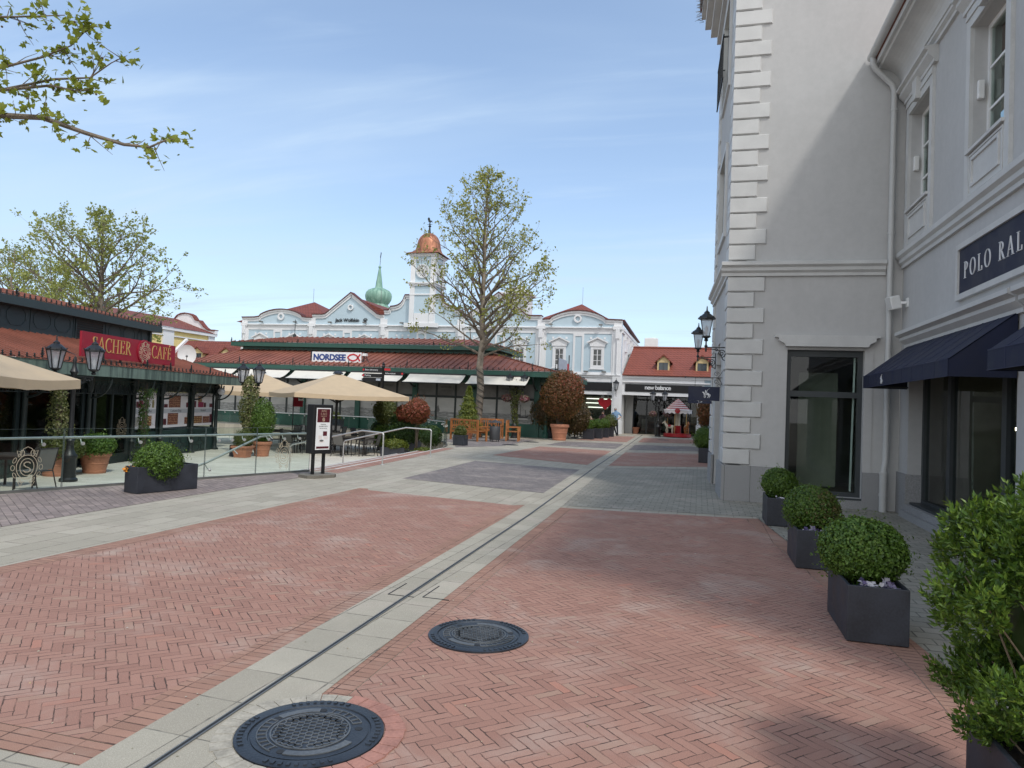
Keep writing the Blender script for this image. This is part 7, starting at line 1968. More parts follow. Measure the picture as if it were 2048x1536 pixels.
# small lit table lanterns of the cafe
for i, (x, y, lab) in enumerate(((-16.6, 13.2, 'small brass lantern on a cafe window ledge at the far left'), (-17.1, 16.6, 'small brass lantern on a cafe window ledge left of the door'))):
    t = root('ledge_lantern', lab, 'lantern', (x, y, .18), CR, 'brass lanterns on the cafe ledge')
    m_ = MB(); m_.box(-.06, .06, -.06, .06, 0, .02); m_.box(-.06, .06, -.06, .06, .20, .22)
    for a in (-.055, .055):
        for b in (-.055, .055): m_.box(a - .005, a + .005, b - .005, b + .005, .02, .2)
    m_.lathe([(.06, .22), (.02, .26), (0, .30)], n=8); m_.build('case', 'gold', t)
    m_ = MB(); m_.ball((0, 0, .07), .022, 8, (1, 1, 1.4)); m_.build('flame', 'spot', t)
    m_ = MB(); m_.box(-.10, .10, -.14, .14, -.03, -.001); m_.build('ledge', 'iron_green', t)
# red cafe menu flag on the far terrace
t = root('menu_flag', 'red menu panel with a white cake picture hanging under the far parasol', 'sign', (-19.3, 31.5, .6), R(12))
m_ = MB(); m_.box(-.28, .22, -.02, .02, .55, 1.45); m_.build('board', 'sacher_red', t)
m_ = MB(); m_.box(.0, .26, -.028, -.021, .85, 1.35); m_.build('poster', 'sign_white', t)
m_ = MB(); m_.prism([(.13 + .10 * math.cos(R(a)), .98 + .05 * math.sin(R(a))) for a in range(0, 360, 30)], 'y', -.034, -.029); m_.build('print', 'poster_text', t)
m_ = MB(); m_.tube([(-.25, 0, -1.2), (-.25, 0, 1.5)], .025, 8); m_.build('post', 'black', t)
# ================================================================== PLANTS
RG = np.random.default_rng(11)
M['box_leaf'] = leafmat('boxwood_leaves', [(.035, .075, .012), (.06, .12, .018), (.09, .17, .025), (.13, .21, .035)])
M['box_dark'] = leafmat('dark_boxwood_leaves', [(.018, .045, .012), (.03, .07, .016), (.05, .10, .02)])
M['box_bright'] = leafmat('fresh_boxwood_leaves', [(.035, .08, .012), (.065, .13, .018), (.10, .19, .028), (.15, .235, .045)])
M['box_brown'] = leafmat('browning_boxwood_leaves', [(.06, .08, .02), (.10, .10, .03), (.16, .11, .05), (.07, .11, .02)])
M['olive_leaf'] = leafmat('olive_leaves', [(.06, .08, .02), (.10, .12, .03), (.14, .15, .045)])
M['red_leaf'] = leafmat('red_photinia_leaves', [(.20, .045, .03), (.32, .075, .045), (.13, .06, .025), (.38, .11, .07)])
M['redbrown_leaf'] = leafmat('red_brown_photinia_leaves', [(.13, .06, .028), (.22, .085, .04), (.09, .07, .025), (.30, .09, .045)])
M['brown_leaf'] = leafmat('bronze_photinia_leaves', [(.08, .05, .025), (.13, .075, .04), (.06, .06, .025)])
M['tree_leaf'] = leafmat('young_plane_leaves', [(.20, .21, .04), (.30, .30, .065), (.39, .37, .11), (.25, .27, .06)], .38)
M['tree_leaf2'] = leafmat('pale_spring_leaves', [(.19, .22, .05), (.28, .30, .08), (.35, .36, .12)], .38)
M['bark_pale'] = plain('pale_mottled_bark', (.24, .20, .155), .9, var=.4, bump=.8, scale=5, fine=40, dist=.02)
M['plane_leaf'] = leafmat('near_plane_leaves', [(.12, .15, .015), (.19, .22, .02), (.25, .27, .035), (.15, .17, .03)], .45)
M['conifer_leaf'] = leafmat('yellow_green_conifer', [(.06, .09, .015), (.11, .14, .02), (.19, .21, .03)])
M['ivy_leaf'] = leafmat('variegated_ivy', [(.06, .09, .025), (.12, .14, .04), (.28, .27, .13), (.09, .11, .03)])
M['shrub_leaf'] = leafmat('fresh_privet_leaves', [(.025, .06, .008), (.045, .10, .012), (.085, .16, .02), (.17, .26, .035)], .2)
M['pansy'] = leafmat('violet_pansies', [(.08, .06, .16), (.03, .015, .06), (.60, .58, .62), (.50, .48, .55), (.14, .10, .24)], .2)
M['mixed_flower'] = leafmat('mixed_basket_flowers', [(.30, .03, .06), (.42, .30, .30), (.10, .12, .04), (.22, .05, .12), (.08, .10, .03)], .2)
M['whiteflower'] = leafmat('small_white_flowers', [(.6, .6, .55), (.5, .5, .45)], .2)
M['marigold'] = leafmat('orange_flowers', [(.7, .22, .02), (.75, .35, .03)], .2)

def shrub_root(name, label, loc, group=None, cat='shrub'):
    return root(name, label, cat, loc, 0, group)
def core_ball(parent, c, r, mat, sq=(1, 1, 1)):
    m_ = MB(); m_.ball(c, r, 14, sq)
    rr = random.Random(int(r * 1000))
    m_.v = [tuple(c[k] + (v[k] - c[k]) * rr.uniform(.92, 1.08) for k in range(3)) for v in m_.v]
    return m_.build('inner_foliage', mat, parent)
def ball_bush(name, label, loc, c, r, mat, n, size, group, squash=(1, 1, .92), stem=0.0, mat2=None, shape='diamond', w=.32):
    t = shrub_root(name, label, loc, group)
    core_ball(t, c, r * .70, mat, squash)
    p, d = blob_points(RG, n, c, r, 10, .34, squash)
    if mat2:
        s_ = (d[:, 0] + RG.normal(size=n) * .5) > .35
        leaves('foliage', mat, t, p[~s_], size, RG, w, d[~s_], shape=shape); leaves('browned_foliage', mat2, t, p[s_], size, RG, w, d[s_], shape=shape)
    else: leaves('foliage', mat, t, p, size, RG, w, d, shape=shape)
    # stray shoots break the outline
    k = max(6, n // 160); q, e = blob_points(RG, k, c, r * 1.04, 6, .02, squash)
    sp = np.concatenate([q + e * s * size for s in (0, .6, 1.2, 1.8)]); leaves('shoot_leaves', mat, t, sp, size, RG, w, np.tile(e, (4, 1)), shape=shape)
    if stem:
        m_ = MB()
        for a in range(4): m_.tube([(c[0] + .03 * math.cos(a * 1.6), c[1] + .03 * math.sin(a * 1.6), c[2] - stem), (c[0] + .05 * math.cos(a * 1.6), c[1] + .05 * math.sin(a * 1.6), c[2] - stem * .5), (c[0] + .25 * r * math.cos(a * 1.6), c[1] + .25 * r * math.sin(a * 1.6), c[2])], [.018, .014, .008], 5)
        m_.build('stem', 'twig', t)
    return t
BB = 'clipped ball bushes in the right-hand planters'
ball_bush('ball_bush', 'small dark green ball bush with violet pansies below, farthest by the corner house', (1.255, 11.9, .34), (0, 0, .27), .285, 'box_leaf', 5200, .034, BB, stem=.3)
ball_bush('ball_bush', 'round ball bush turning brown on its right side', (1.32, 8.92, .34), (0, 0, .28), .335, 'box_leaf', 9000, .026, BB, mat2='box_brown', stem=.3)
ball_bush('ball_bush', 'bright fresh green ball bush wider than its planter box', (1.335, 6.42, .34), (0, 0, .28), .325, 'box_bright', 15000, .029, BB, (1.05, 1.05, .86), stem=.3)
# pansies
def flowers(label, loc, n, box, mat, size, group='pansies in the planter boxes', name='pansy_patch'):
    t = shrub_root(name, label, loc, group, 'flowers')
    p = RG.uniform(-1, 1, (n, 3)) * np.array(box); nr = np.tile([[0, -.6, .8]], (n, 1))
    for k in range(5):
        a = 2 * math.pi * k / 5
        leaves('blossoms', mat, t, p + RG.normal(size=(n, 3)) * size * .12, size, RG, .42, nr)
    leaves('foliage', 'box_dark', t, RG.uniform(-1, 1, (n * 3, 3)) * np.array(box) - np.array([0, 0, .02]), size * .9, RG)
flowers('violet pansies at the front of the second planter box under the bright ball bush', (1.36, 6.05, .40), 24, (.17, .08, .03), 'pansy', .045)
flowers('violet pansies at the front of the planter box under the browning ball bush', (1.30, 8.56, .41), 20, (.15, .05, .03), 'pansy', .042)
flowers('pale violet pansies in the farthest planter box by the corner house', (1.32, 11.58, .40), 16, (.13, .05, .035), 'pansy', .042)
flowers('orange flowers at the left end of the long planter box', (-8.93, 9.72, .40), 14, (.10, .08, .03), 'marigold', .045, 'orange flowers', 'flower_patch')

# tall leafy shrub in the foreground: leaf rosettes on upright shoots, bare twigs in a gap
t = shrub_root('privet_shrub', 'tall loose light green shrub with bare twigs in a gap, at the right frame edge', (1.52, 3.35, .28))
rc = np.random.default_rng(77); clumps = []
for k in range(58):                                         # many small boughs spread over an uneven upright body
    z = rc.uniform(.12, 1.12); a = rc.uniform(0, 2 * math.pi)
    R_ = np.interp(z, [.1, .3, .45, .6, .8, .95, 1.15], [.36, .44, .30, .46, .42, .33, .26]) * (1 + .22 * math.sin(3 * a + 7 * z)) * rc.uniform(.72, 1.02)
    clumps.append(((R_ * math.cos(a), R_ * math.sin(a), z), rc.uniform(.055, .115)))
for z in (.25, .5, .8, 1.0): clumps.append(((0, .12, z), .2))
tips, dirs = [], []
for (c, r) in clumps:
    n = int(45 + 4600 * r * r)
    d = RG.normal(size=(n, 3)); d /= np.linalg.norm(d, axis=1)[:, None]
    p = np.array(c) + d * np.array([1, 1, 1.25]) * r * (1 - .5 * RG.random(n)[:, None] ** 1.3)
    o_ = np.array([c[0], c[1], 0]); o_ = o_ / (np.linalg.norm(o_) + 1e-6)
    d = d * .55 + o_ * .35 + np.array([0, 0, .75]); d /= np.linalg.norm(d, axis=1)[:, None]
    tips.append(p); dirs.append(d)
tips, dirs = np.concatenate(tips), np.concatenate(dirs)
gap = np.linalg.norm((tips - np.array([-.06, -.34, .36])) / np.array([.20, .26, .17]), axis=1) > 1
tips, dirs = tips[gap], dirs[gap]
P, D = [], []
for k in range(9):                                          # each sprig: pairs of leaves opening upward
    a = RG.normal(size=tips.shape); a -= dirs * (a * dirs).sum(1)[:, None]; a /= np.linalg.norm(a, axis=1)[:, None]
    P.append(tips + dirs * (.007 * k)); D.append(a * (1.0 - .06 * k) + dirs * (.35 + .09 * k))
P, D = np.concatenate(P), np.concatenate(D)
def lance(name, mat, parent, pts, axis, size, rng, w=.15):
    n = len(pts); a = axis / np.linalg.norm(axis, axis=1)[:, None]
    b = np.cross(a, rng.normal(size=(n, 3))); b /= np.linalg.norm(b, axis=1)[:, None]; c = np.cross(a, b)
    L = (size * rng.uniform(.65, 1.25, n))[:, None]
    prof = [(0, 0, 0), (.4, w, .06), (1, 0, -.08), (.4, -w, .06)]
    V = np.stack([pts + a * L * u + b * L * v + c * L * h for u, v, h in prof], 1)
    F = (np.arange(n)[:, None, None] * 4 + np.array([(0, 1, 2), (0, 2, 3)])[None]).reshape(-1, 3)
    me = bpy.data.meshes.new(name); me.from_pydata(V.reshape(-1, 3).tolist(), [], F.tolist()); me.materials.append(M[mat])
    o = bpy.data.objects.new(name, me); COL.objects.link(o); o.parent = parent; return o
lance('foliage', 'shrub_leaf', t, P, D, .033, RG, .21)
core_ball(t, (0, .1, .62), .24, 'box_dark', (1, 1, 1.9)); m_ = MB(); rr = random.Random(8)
for i in range(70):
    b = (rr.uniform(-.1, .14), rr.uniform(-.25, .2), .0); c = rr.choice(clumps)[0]
    mid = (b[0] * .6 + c[0] * .4 + rr.uniform(-.05, .05), b[1] * .6 + c[1] * .4 + rr.uniform(-.05, .05), c[2] * .5)
    e = tuple(c[k] + rr.uniform(-.12, .12) for k in range(3))
    m_.tube([b, mid, e], [.007, .005, .002], 5)
for i in range(60):
    b = (rr.uniform(-.2, .1), rr.uniform(-.34, -.1), rr.uniform(.2, .45)); m_.tube([b, (b[0] + rr.uniform(-.14, .1), b[1] - rr.uniform(0, .1), b[2] + rr.uniform(-.05, .14))], [.003, .0012], 4)
m_.build('twig', M.setdefault('dry_twig', plain('dry_grey_twigs', (.17, .13, .085), .9, var=.3, bump=0)), t)

# other shrubs of the plaza
ball_bush('low_bush', 'low wide domed bush with white and orange flowers in the long planter box', (-8.78, 10.12, .36), (0, 0, .13), .42, 'box_leaf', 5600, .04, 'bushes on the plaza', (.8, 1.05, .78))
ball_bush('low_bush', 'small pale bush in the slate grey planter box before the bench', (-9.02, 26.5, .36), (0, 0, .18), .25, 'olive_leaf', 1800, .06, 'bushes on the plaza')
for i, (x, y, m, lab) in enumerate(((-5.62, 37.4, 'box_bright', 'bright green bush in the nearest planter cube by the tables'), (-5.36, 38.9, 'box_leaf', 'green bush in the second planter cube by the tables'), (-5.22, 40.6, 'box_leaf', 'green bush in the third planter cube by the tables'), (-5.1, 42.2, 'olive_leaf', 'larger olive bush in the farthest planter cube beside the man in blue'))):
    ball_bush('low_bush', lab, (x, y, .5), (0, 0, .26 + (.12 if i == 3 else 0)), .34 + (.12 if i == 3 else 0), m, 1800, .06, 'bushes in the far planter cubes')
ball_bush('ball_bush', 'green ball bush low beyond the corner house, nearer one', (.22, 24.7, .42), (0, 0, .36), .42, 'box_leaf', 3200, .05, 'bushes beyond the corner house')
ball_bush('ball_bush', 'green ball bush low beyond the corner house, farther one', (.25, 30.6, .48), (0, 0, .28), .36, 'box_dark', 1800, .06, 'bushes beyond the corner house')
ball_bush('photinia_shrub', 'narrow red-brown shrub rising beyond the corner house under the hanging sign', (.30, 33.2, .0), (0, 0, 1.75), .55, 'redbrown_leaf', 3000, .09, 'reddish photinia shrubs', (.75, .75, 1.55), stem=1.7)
# cafe terrace shrubs
ball_bush('potted_shrub', 'bushy green shrub in the round terracotta pot by the cafe door', (-15.74, 15.75, -.1), (0, 0, .24), .44, 'box_leaf', 3600, .06, 'shrubs on the cafe terrace', (1.1, 1.1, .75))
ball_bush('potted_shrub', 'light green shrub round the foot of the ivy column', (-15.85, 14.75, -.1), (.12, 0, .22), .44, 'olive_leaf', 2800, .07, 'shrubs on the cafe terrace', (1.15, 1, .8))
def column_ivy(label, loc, pts, mat, n, size, stick=True):
    t = shrub_root('ivy_column', label, loc, 'climbing ivy on the terrace', 'climbing plant')
    zs = [p[0] for p in pts]; out = []
    for z in RG.uniform(zs[0], zs[-1], n):
        r = np.interp(z, zs, [p[1] for p in pts]); a = RG.uniform(0, 2 * math.pi); r *= RG.uniform(.55, 1.1)
        out.append((r * math.cos(a) + .05 * math.sin(z * 3.1), r * math.sin(a), z))
    out = np.array(out); nr = out * np.array([1, 1, 0]); leaves('foliage', mat, t, out, size, RG, .38, nr / (np.linalg.norm(nr, axis=1)[:, None] + 1e-6))
    m_ = MB(); rr = random.Random(5)
    for k in range(10):
        a = rr.uniform(0, 6.28); m_.tube([(.05 * math.cos(a), .05 * math.sin(a), 0), (.07 * math.cos(a + 1), .07 * math.sin(a + 1), zs[-1] * .5), (.05 * math.cos(a + 2), .05 * math.sin(a + 2), zs[-1] + rr.uniform(0, .2))], [.015, .012, .004], 5)
    for k in range(14):
        z = rr.uniform(zs[-1] * .4, zs[-1]); a = rr.uniform(0, 6.28); m_.tube([(0, 0, z), (.2 * math.cos(a), .2 * math.sin(a), z + .1), (.36 * math.cos(a), .36 * math.sin(a), z + rr.uniform(-.1, .2))], [.005, .004, .002], 4)
    m_.build('stem', 'twig', t)
column_ivy('twisted ivy column on stakes rising from the left terracotta pot', (-16.0, 14.8, -.1), [(.1, .30), (.6, .33), (1.0, .26), (1.4, .20), (1.75, .15), (2.0, .06)], 'ivy_leaf', 1900, .06)
column_ivy('pale yellowish ivy wrapped round the black twin lamp post', (-16.65, 23.72, -.6), [(.5, .12), (1.0, .20), (1.5, .30), (1.9, .36), (2.3, .32), (2.6, .30), (2.95, .15)], 'ivy_leaf', 2600, .075)
column_ivy('thin dark ivy on the cafe corner beside the poster windows', (-17.1, 18.95, -.6), [(.0, .36), (.5, .30), (.9, .16), (1.6, .14), (2.0, .18), (2.35, .28)], 'box_dark', 1500, .06)
ball_bush('potted_shrub', 'brownish clipped shrub in the square terracotta pot', (-15.86, 22.35, -.2), (0, 0, .22), .34, 'olive_leaf', 2200, .05, 'shrubs on the cafe terrace', (1, 1, 1.05))
ball_bush('potted_shrub', 'tall dark green shrub right of the ivy lamp post', (-15.65, 23.2, -.1), (0, 0, .85), .46, 'box_leaf', 4200, .06, 'shrubs on the cafe terrace', (.95, .95, 1.75))
ball_bush('standard_tree', 'small light ball tree on a thin stem by the cafe corner post', (-17.6, 26.2, -.6), (0, 0, 1.35), .30, 'box_bright', 1300, .07, 'shrubs on the cafe terrace', stem=1.35)
ball_bush('low_bush', 'light green tuft low on the terrace by the cafe corner post', (-17.2, 25.4, -.6), (0, 0, .45), .24, 'box_bright', 900, .07, 'shrubs on the cafe terrace')
ball_bush('hedge', 'broad dark green hedge in the large planter box on the terrace corner', (-11.9, 27.6, -.05), (0, 0, .42), .62, 'box_dark', 7500, .07, 'shrubs of the terrace corner', (1.35, .9, .9))
ball_bush('hedge', 'dark green hedge left part beside the broad one, lower', (-12.9, 27.9, -.05), (0, 0, .15), .55, 'box_leaf', 4200, .07, 'shrubs of the terrace corner', (1.2, .9, .9))
ball_bush('spreading_shrub', 'low yellowish green spreading shrub in the low dark planter box', (-11.6, 26.0, -.25), (0, 0, .15), .40, 'conifer_leaf', 2800, .07, 'shrubs of the terrace corner', (1.35, .8, .6))
ball_bush('ball_bush', 'dark green ball bush beside the curved glass railing', (-10.15, 26.2, -.6), (0, 0, .95), .44, 'box_dark', 3800, .055, 'shrubs of the terrace corner', stem=.6)
ball_bush('low_bush', 'yellowish low grasses at the foot of the dark ball bush', (-10.1, 25.5, -.6), (0, 0, .25), .38, 'conifer_leaf', 1800, .08, 'shrubs of the terrace corner', (1.3, .8, .7))
ball_bush('photinia_tree', 'red-leaved ball tree on a stem, larger right one of the pair', (-10.95, 26.7, -.6), (0, 0, 1.88), .52, 'red_leaf', 4600, .075, 'reddish photinia shrubs', (1, 1, .92), stem=1.9)
ball_bush('photinia_tree', 'red-leaved ball tree on a stem, smaller left one of the pair', (-11.75, 27.4, -.6), (0, 0, 1.78), .44, 'red_leaf', 3600, .075, 'reddish photinia shrubs', (1, 1, .85), stem=1.8)
ball_bush('standard_tree', 'olive green ball tree on a stem behind the hedge', (-13.6, 29.4, -.6), (0, 0, 1.75), .56, 'olive_leaf', 4200, .075, 'shrubs of the terrace corner', (1, 1, 1.1), stem=1.7)
ball_bush('standard_tree', 'small dark speckled ball shrub between hedge and red trees', (-12.35, 28.2, -.6), (0, 0, 1.35), .40, 'box_dark', 2400, .075, 'shrubs of the terrace corner', stem=1.3)
ball_bush('standard_tree', 'small dark ball shrub behind the chairs below the parasol edge', (-14.1, 29.9, -.6), (0, 0, .95), .36, 'box_dark', 1800, .075, 'shrubs of the terrace corner', stem=.9)
ball_bush('low_bush', 'green bush in the dark planter on the retaining wall behind the railing', (-18.6, 33.6, .5), (0, 0, .15), .4, 'olive_leaf', 1500, .08, 'shrubs of the terrace corner', (1.4, .7, .7))
# red-leaved tree in the huge pot, brown shrub behind
t = ball_bush('photinia_tree', 'tall red-brown leaved tree in the very large terracotta pot', (-6.64, 34.6, .7), (.1, 0, 1.55), 1.02, 'redbrown_leaf', 8500, .085, 'reddish photinia shrubs', (1.02, 1, 1.15))
m_ = MB(); rr = random.Random(2)
for k in range(16):
    a = rr.uniform(0, 6.28); m_.tube([(.10 * math.cos(a), .10 * math.sin(a), 0), (.22 * math.cos(a), .22 * math.sin(a), .5), (.55 * math.cos(a), .5 * math.sin(a), 1.2)], [.022, .018, .008], 5)
m_.build('stem', 'twig', t)
p, d = blob_points(RG, 1600, (.45, -.2, 1.9), .75, 6, .2, (1, 1, 1.1)); leaves('lit_side_foliage', 'red_leaf', t, p, .085, RG, .32, d)  # redder leaves paint the sunlit upper right side of the crown
ball_bush('photinia_shrub', 'broad brownish shrub beside the pavilion corner behind the huge pot', (-7.75, 36.4, .5), (0, 0, .85), .95, 'brown_leaf', 6500, .085, 'reddish photinia shrubs', (1.0, .9, 1.1))
ball_bush('photinia_shrub', 'brownish shrub behind the red tree, right of the pavilion corner', (-6.2, 36.8, .2), (0, 0, .95), .85, 'brown_leaf', 4500, .085, 'reddish photinia shrubs', (.9, .9, 1.1))
# conifer
t = shrub_root('conifer', 'yellow-green conical conifer behind the wooden bench', (-10.42, 31.6, .35))
out, nr = [], []
for k in range(6500):
    f = RG.random() ** .8; a = RG.uniform(0, 6.28); tier = (f * 7) % 1
    r = .70 * (1 - f) * (1.0 - .42 * tier) * (1 + .16 * math.sin(5 * a + 11 * f)) * RG.uniform(.6, 1.12) + .03
    out.append((r * math.cos(a), r * math.sin(a), .1 + 1.95 * f - .08 * r)); nr.append((math.cos(a), math.sin(a), .5))
leaves('foliage', 'conifer_leaf', t, out, .11, RG, .22, np.array(nr), shape='lance')
m_ = MB(); m_.lathe([(.34, .15), (.2, .9), (.02, 1.7)], n=10); m_.build('inner_foliage', 'conifer_leaf', t)
m_ = MB(); m_.tube([(0, 0, 0), (0, 0, 1.95)], [.05, .01], 7); m_.build('trunk', 'bark', t)
# hanging flower baskets
def basket(loc, label, r=.25):
    t = root('flower_basket', label, 'flower basket', loc, 0, 'hanging flower baskets')
    m_ = MB(); m_.lathe([(0, -.18 * r / .25), (r * .6, -.14 * r / .25), (r * .9, 0)], n=14); m_.build('basket', 'black', t)
    p, d = blob_points(RG, 700, (0, 0, .0), r * 1.1, 6, .3, (1, 1, .7)); leaves('flowers', 'mixed_flower', t, p, .06, RG, .45, d)
    m_ = MB(); m_.bar((0, 0, 0), (0, 0, .55), .01); m_.build('chain', 'black', t)
basket((-9.32, 34.4, 2.0), 'flower basket on the left of the triple lamp before the green pavilion', .27); basket((-8.45, 34.4, 1.98), 'reddish flower basket on the right of the triple lamp before the green pavilion', .24)
basket((-2.82, 46.0, 1.42), 'pale flower basket on the left of the lamp before the shoe shop', .24); basket((-1.92, 46.0, 1.45), 'dark pink flower basket on the right of the lamp before the shoe shop', .26)
column_ivy('ivy and flowers climbing the triple lamp post before the green pavilion', (-8.92, 34.5, 0), [(.3, .12), (.9, .16), (1.6, .18), (2.2, .34), (2.5, .36)], 'olive_leaf', 1300, .07)

# ------------------------------------------------------------------ trees
def branchy(seed, H, clear, crown, nl, r0, loc, name, label, leaf, lsize, per_twig, up=.55, wrap=None, group=None, lean=(0, 0), sub=7, leafshape='diamond'):
    rg = np.random.default_rng(seed); t = root(name, label, 'tree', loc, 0, group)
    tr, br = MB(), MB(); L = []
    wob = [(rg.normal() * .05, rg.normal() * .05) for _ in range(12)]
    def axis(z): f = z / H; i = min(10, int(f * 11)); g = f * 11 - i; return Vector((lean[0] * f * f + wob[i][0] * (1 - g) + wob[i + 1][0] * g, lean[1] * f * f + wob[i][1] * (1 - g) + wob[i + 1][1] * g, z))
    rad = lambda z: r0 * (1 - z / H) ** .8 * .88 + .012 + (.10 * r0 / .22 * math.exp(-z * 4))
    tr.tube([axis(H * i / 22) for i in range(23)], [rad(H * i / 22) for i in range(23)], 12)
    tr.build('trunk', 'bark_pale', t, smooth=True)
    def twigs(p, d, n, ln, rr_):
        for _ in range(n):
            if rg.random() < .22: continue
            q = Vector(d) + Vector(rg.normal(size=3)) * .65 + Vector((0, 0, .35)); q.normalize(); l = ln * rg.uniform(.6, 1.3)
            e = p + q * l; br.tube([p, p + q * l * .5 + Vector(rg.normal(size=3)) * l * .06, e], [rr_, rr_ * .7, .002], 3, False)
            for k in range(per_twig):
                f = rg.uniform(.25, 1.08); L.append(p + q * l * f + Vector(rg.normal(size=3)) * lsize * .45)
    for i in range(nl):
        f = (i + rg.uniform(.2, .8)) / nl; z = clear + (H * .965 - clear) * f ** 1.08
        a = i * 2.39996 + rg.normal() * .25; R_ = crown((z - clear) / (H - clear)) * rg.uniform(.82, 1.12)
        el = up + .55 * f + rg.normal() * .08
        el = min(el, 1.15); d = Vector((math.cos(a) * math.cos(el), math.sin(a) * math.cos(el), math.sin(el)))
        ln = min(R_ / max(.25, math.cos(el)), max(.7, (H * (.80 + .20 * f) - z) / math.sin(el))); p = axis(z); pts, rs = [p], [min(rad(z) * .55, .009 + .016 * ln)]
        nseg = 7
        for k in range(nseg):
            d = (d + Vector(rg.normal(size=3)) * .10 + Vector((0, 0, .03 if k > 2 else -.02))).normalized(); p = p + d * ln / nseg; pts.append(p); rs.append(rs[0] * (1 - (k + 1) / nseg * .9))
        br.tube(pts, rs, 6, False)
        ns = max(3, int(sub * ln / 2.6))
        for k in range(ns):
            g = rg.uniform(.18, 1); j = min(nseg - 1, int(g * nseg)); q = pts[j].lerp(pts[j + 1], g * nseg - j) if j < nseg else pts[-1]
            dd = (pts[min(j + 1, nseg)] - pts[j]).normalized(); s = dd.cross(Vector(rg.normal(size=3))).normalized(); e = (dd * .6 + s * .75 + Vector((0, 0, .25))).normalized()
            l2 = ln * rg.uniform(.14, .30) * (1.15 - .5 * g) + .15; m1 = q + e * l2 * .5 + Vector(rg.normal(size=3)) * l2 * .05; en = q + e * l2 + Vector((0, 0, l2 * .08))
            br.tube([q, m1, en], [rs[j] * .5 + .003, rs[j] * .35 + .002, .003], 4, False)
            twigs(m1, e, 2, .30, .005); twigs(en, e, 3, .34, .004)
        twigs(pts[-1], d, 4, .38, .005)
    twigs(axis(H), (0, 0, 1), 6, .5, .005)
    cr = br.build('branch', 'bark', t)
    leaves('crown', leaf, t, np.array([tuple(v) for v in L]), lsize, rg, .38, shape=leafshape, var=.45)
    if wrap:
        m_ = MB()
        for k in range(60):
            z = wrap[0] + (wrap[1] - wrap[0]) * k / 60; r = rad(z) + .008; c = axis(z)
            m_.tube([(c.x + r * math.cos(q), c.y + r * math.sin(q), z + .04 * math.sin(q * 2 + k)) for q in np.linspace(k, k + 6.3, 10)], .008, 4, False)
        m_.build('light_string', 'black', t)
    return t
crown_mid = lambda f: (3.5 * (.78 + .22 * f / .18) if f < .18 else 3.5 * (1 - (f - .18) / .82) ** 1.3) + .3
branchy(5, 13.1, 3.9, crown_mid, 60, .22, (-10.55, 33.6, 0), 'plane_tree', 'young plane tree with thin spring leaves, tall in front of the green pavilion', 'tree_leaf', .118, 4, .55, (.6, 3.4), 'spring trees')
crown_bg = lambda f: 3.9 * math.sin(math.pi * min(1, f * .72 + .28)) ** .8 + .3
branchy(9, 12.6, 3.2, crown_bg, 52, .30, (-34.6, 34.3, -.6), 'broad_tree', 'broad pale green spring tree rising behind the cafe pavilion', 'tree_leaf2', .14, 5, .45, None, 'spring trees')
branchy(14, 12.0, 3.2, crown_bg, 34, .28, (-47.5, 39.5, -.6), 'broad_tree', 'sparse pale tree at the left frame edge far behind the cafe', 'tree_leaf2', .14, 4, .5, None, 'spring trees')
branchy(21, 10.0, 3.0, lambda f: 3.8 * math.sin(math.pi * min(1, f * .7 + .3)) + .2, 30, .25, (-41.5, 37.5, -.6), 'broad_tree', 'lower leafy tree filling the gap between the two trees behind the cafe', 'tree_leaf2', .14, 5, .5, None, 'spring trees')

# near plane tree: trunk stands outside the frame on the left, limbs reach in at the top
t = root('near_plane_tree', 'leafy plane tree boughs with lobed leaves reaching in at the upper left corner', 'tree', (-11.6, 4.6, -.6))
rg = np.random.default_rng(31)
m_ = MB(); m_.tube([(0, 0, 0), (.02, .03, 2), (.05, .05, 4), (.02, .1, 6), (.1, .1, 8.2), (.1, .15, 10)], [.30, .24, .20, .15, .09, .03], 14); m_.build('trunk', 'bark', t, smooth=True)
o = Vector((-11.6, 4.6, -.6))
limbs = [([(-11.58, 4.65, 3.5), (-10.3, 5.5, 4.45), (-9.2, 6.1, 4.78), (-8.2, 6.5, 4.90), (-7.7, 6.65, 4.90), (-7.2, 6.8, 4.74), (-6.75, 6.92, 4.62), (-6.45, 7.0, 4.60), (-6.22, 7.06, 4.72)], .055),
         ([(-11.56, 4.68, 4.3), (-10.2, 5.5, 5.0), (-9.0, 6.15, 5.15), (-8.2, 6.5, 5.2), (-7.6, 6.65, 5.28), (-7.25, 6.75, 5.22)], .045),
         ([(-9.0, 6.15, 5.15), (-8.3, 6.45, 5.42), (-7.7, 6.62, 5.62), (-7.4, 6.72, 5.78), (-7.2, 6.8, 6.05)], .022),
         ([(-8.2, 6.5, 5.2), (-7.6, 6.7, 5.38), (-7.2, 6.82, 5.42), (-6.98, 6.9, 5.62), (-6.80, 6.95, 5.72)], .018),
         ([(-11.55, 4.7, 5.2), (-10.0, 5.6, 5.8), (-8.8, 6.2, 6.0), (-8.1, 6.5, 6.08), (-7.5, 6.7, 6.15)], .035),
         ([(-11.5, 4.7, 6.0), (-10.0, 5.4, 7.0), (-8.9, 6.0, 7.4), (-8.0, 6.4, 7.7)], .035),
         ([(-11.6, 4.6, 4.5), (-13.2, 4.0, 5.6), (-14.6, 3.6, 6.6)], .06), ([(-11.6, 4.6, 5.2), (-11.2, 2.8, 6.3), (-10.9, 1.4, 7.2)], .06), ([(-11.6, 4.6, 6.0), (-12.6, 6.4, 7.2), (-13.4, 7.9, 8.0)], .06)]
br = MB(); LP = []; FR = []
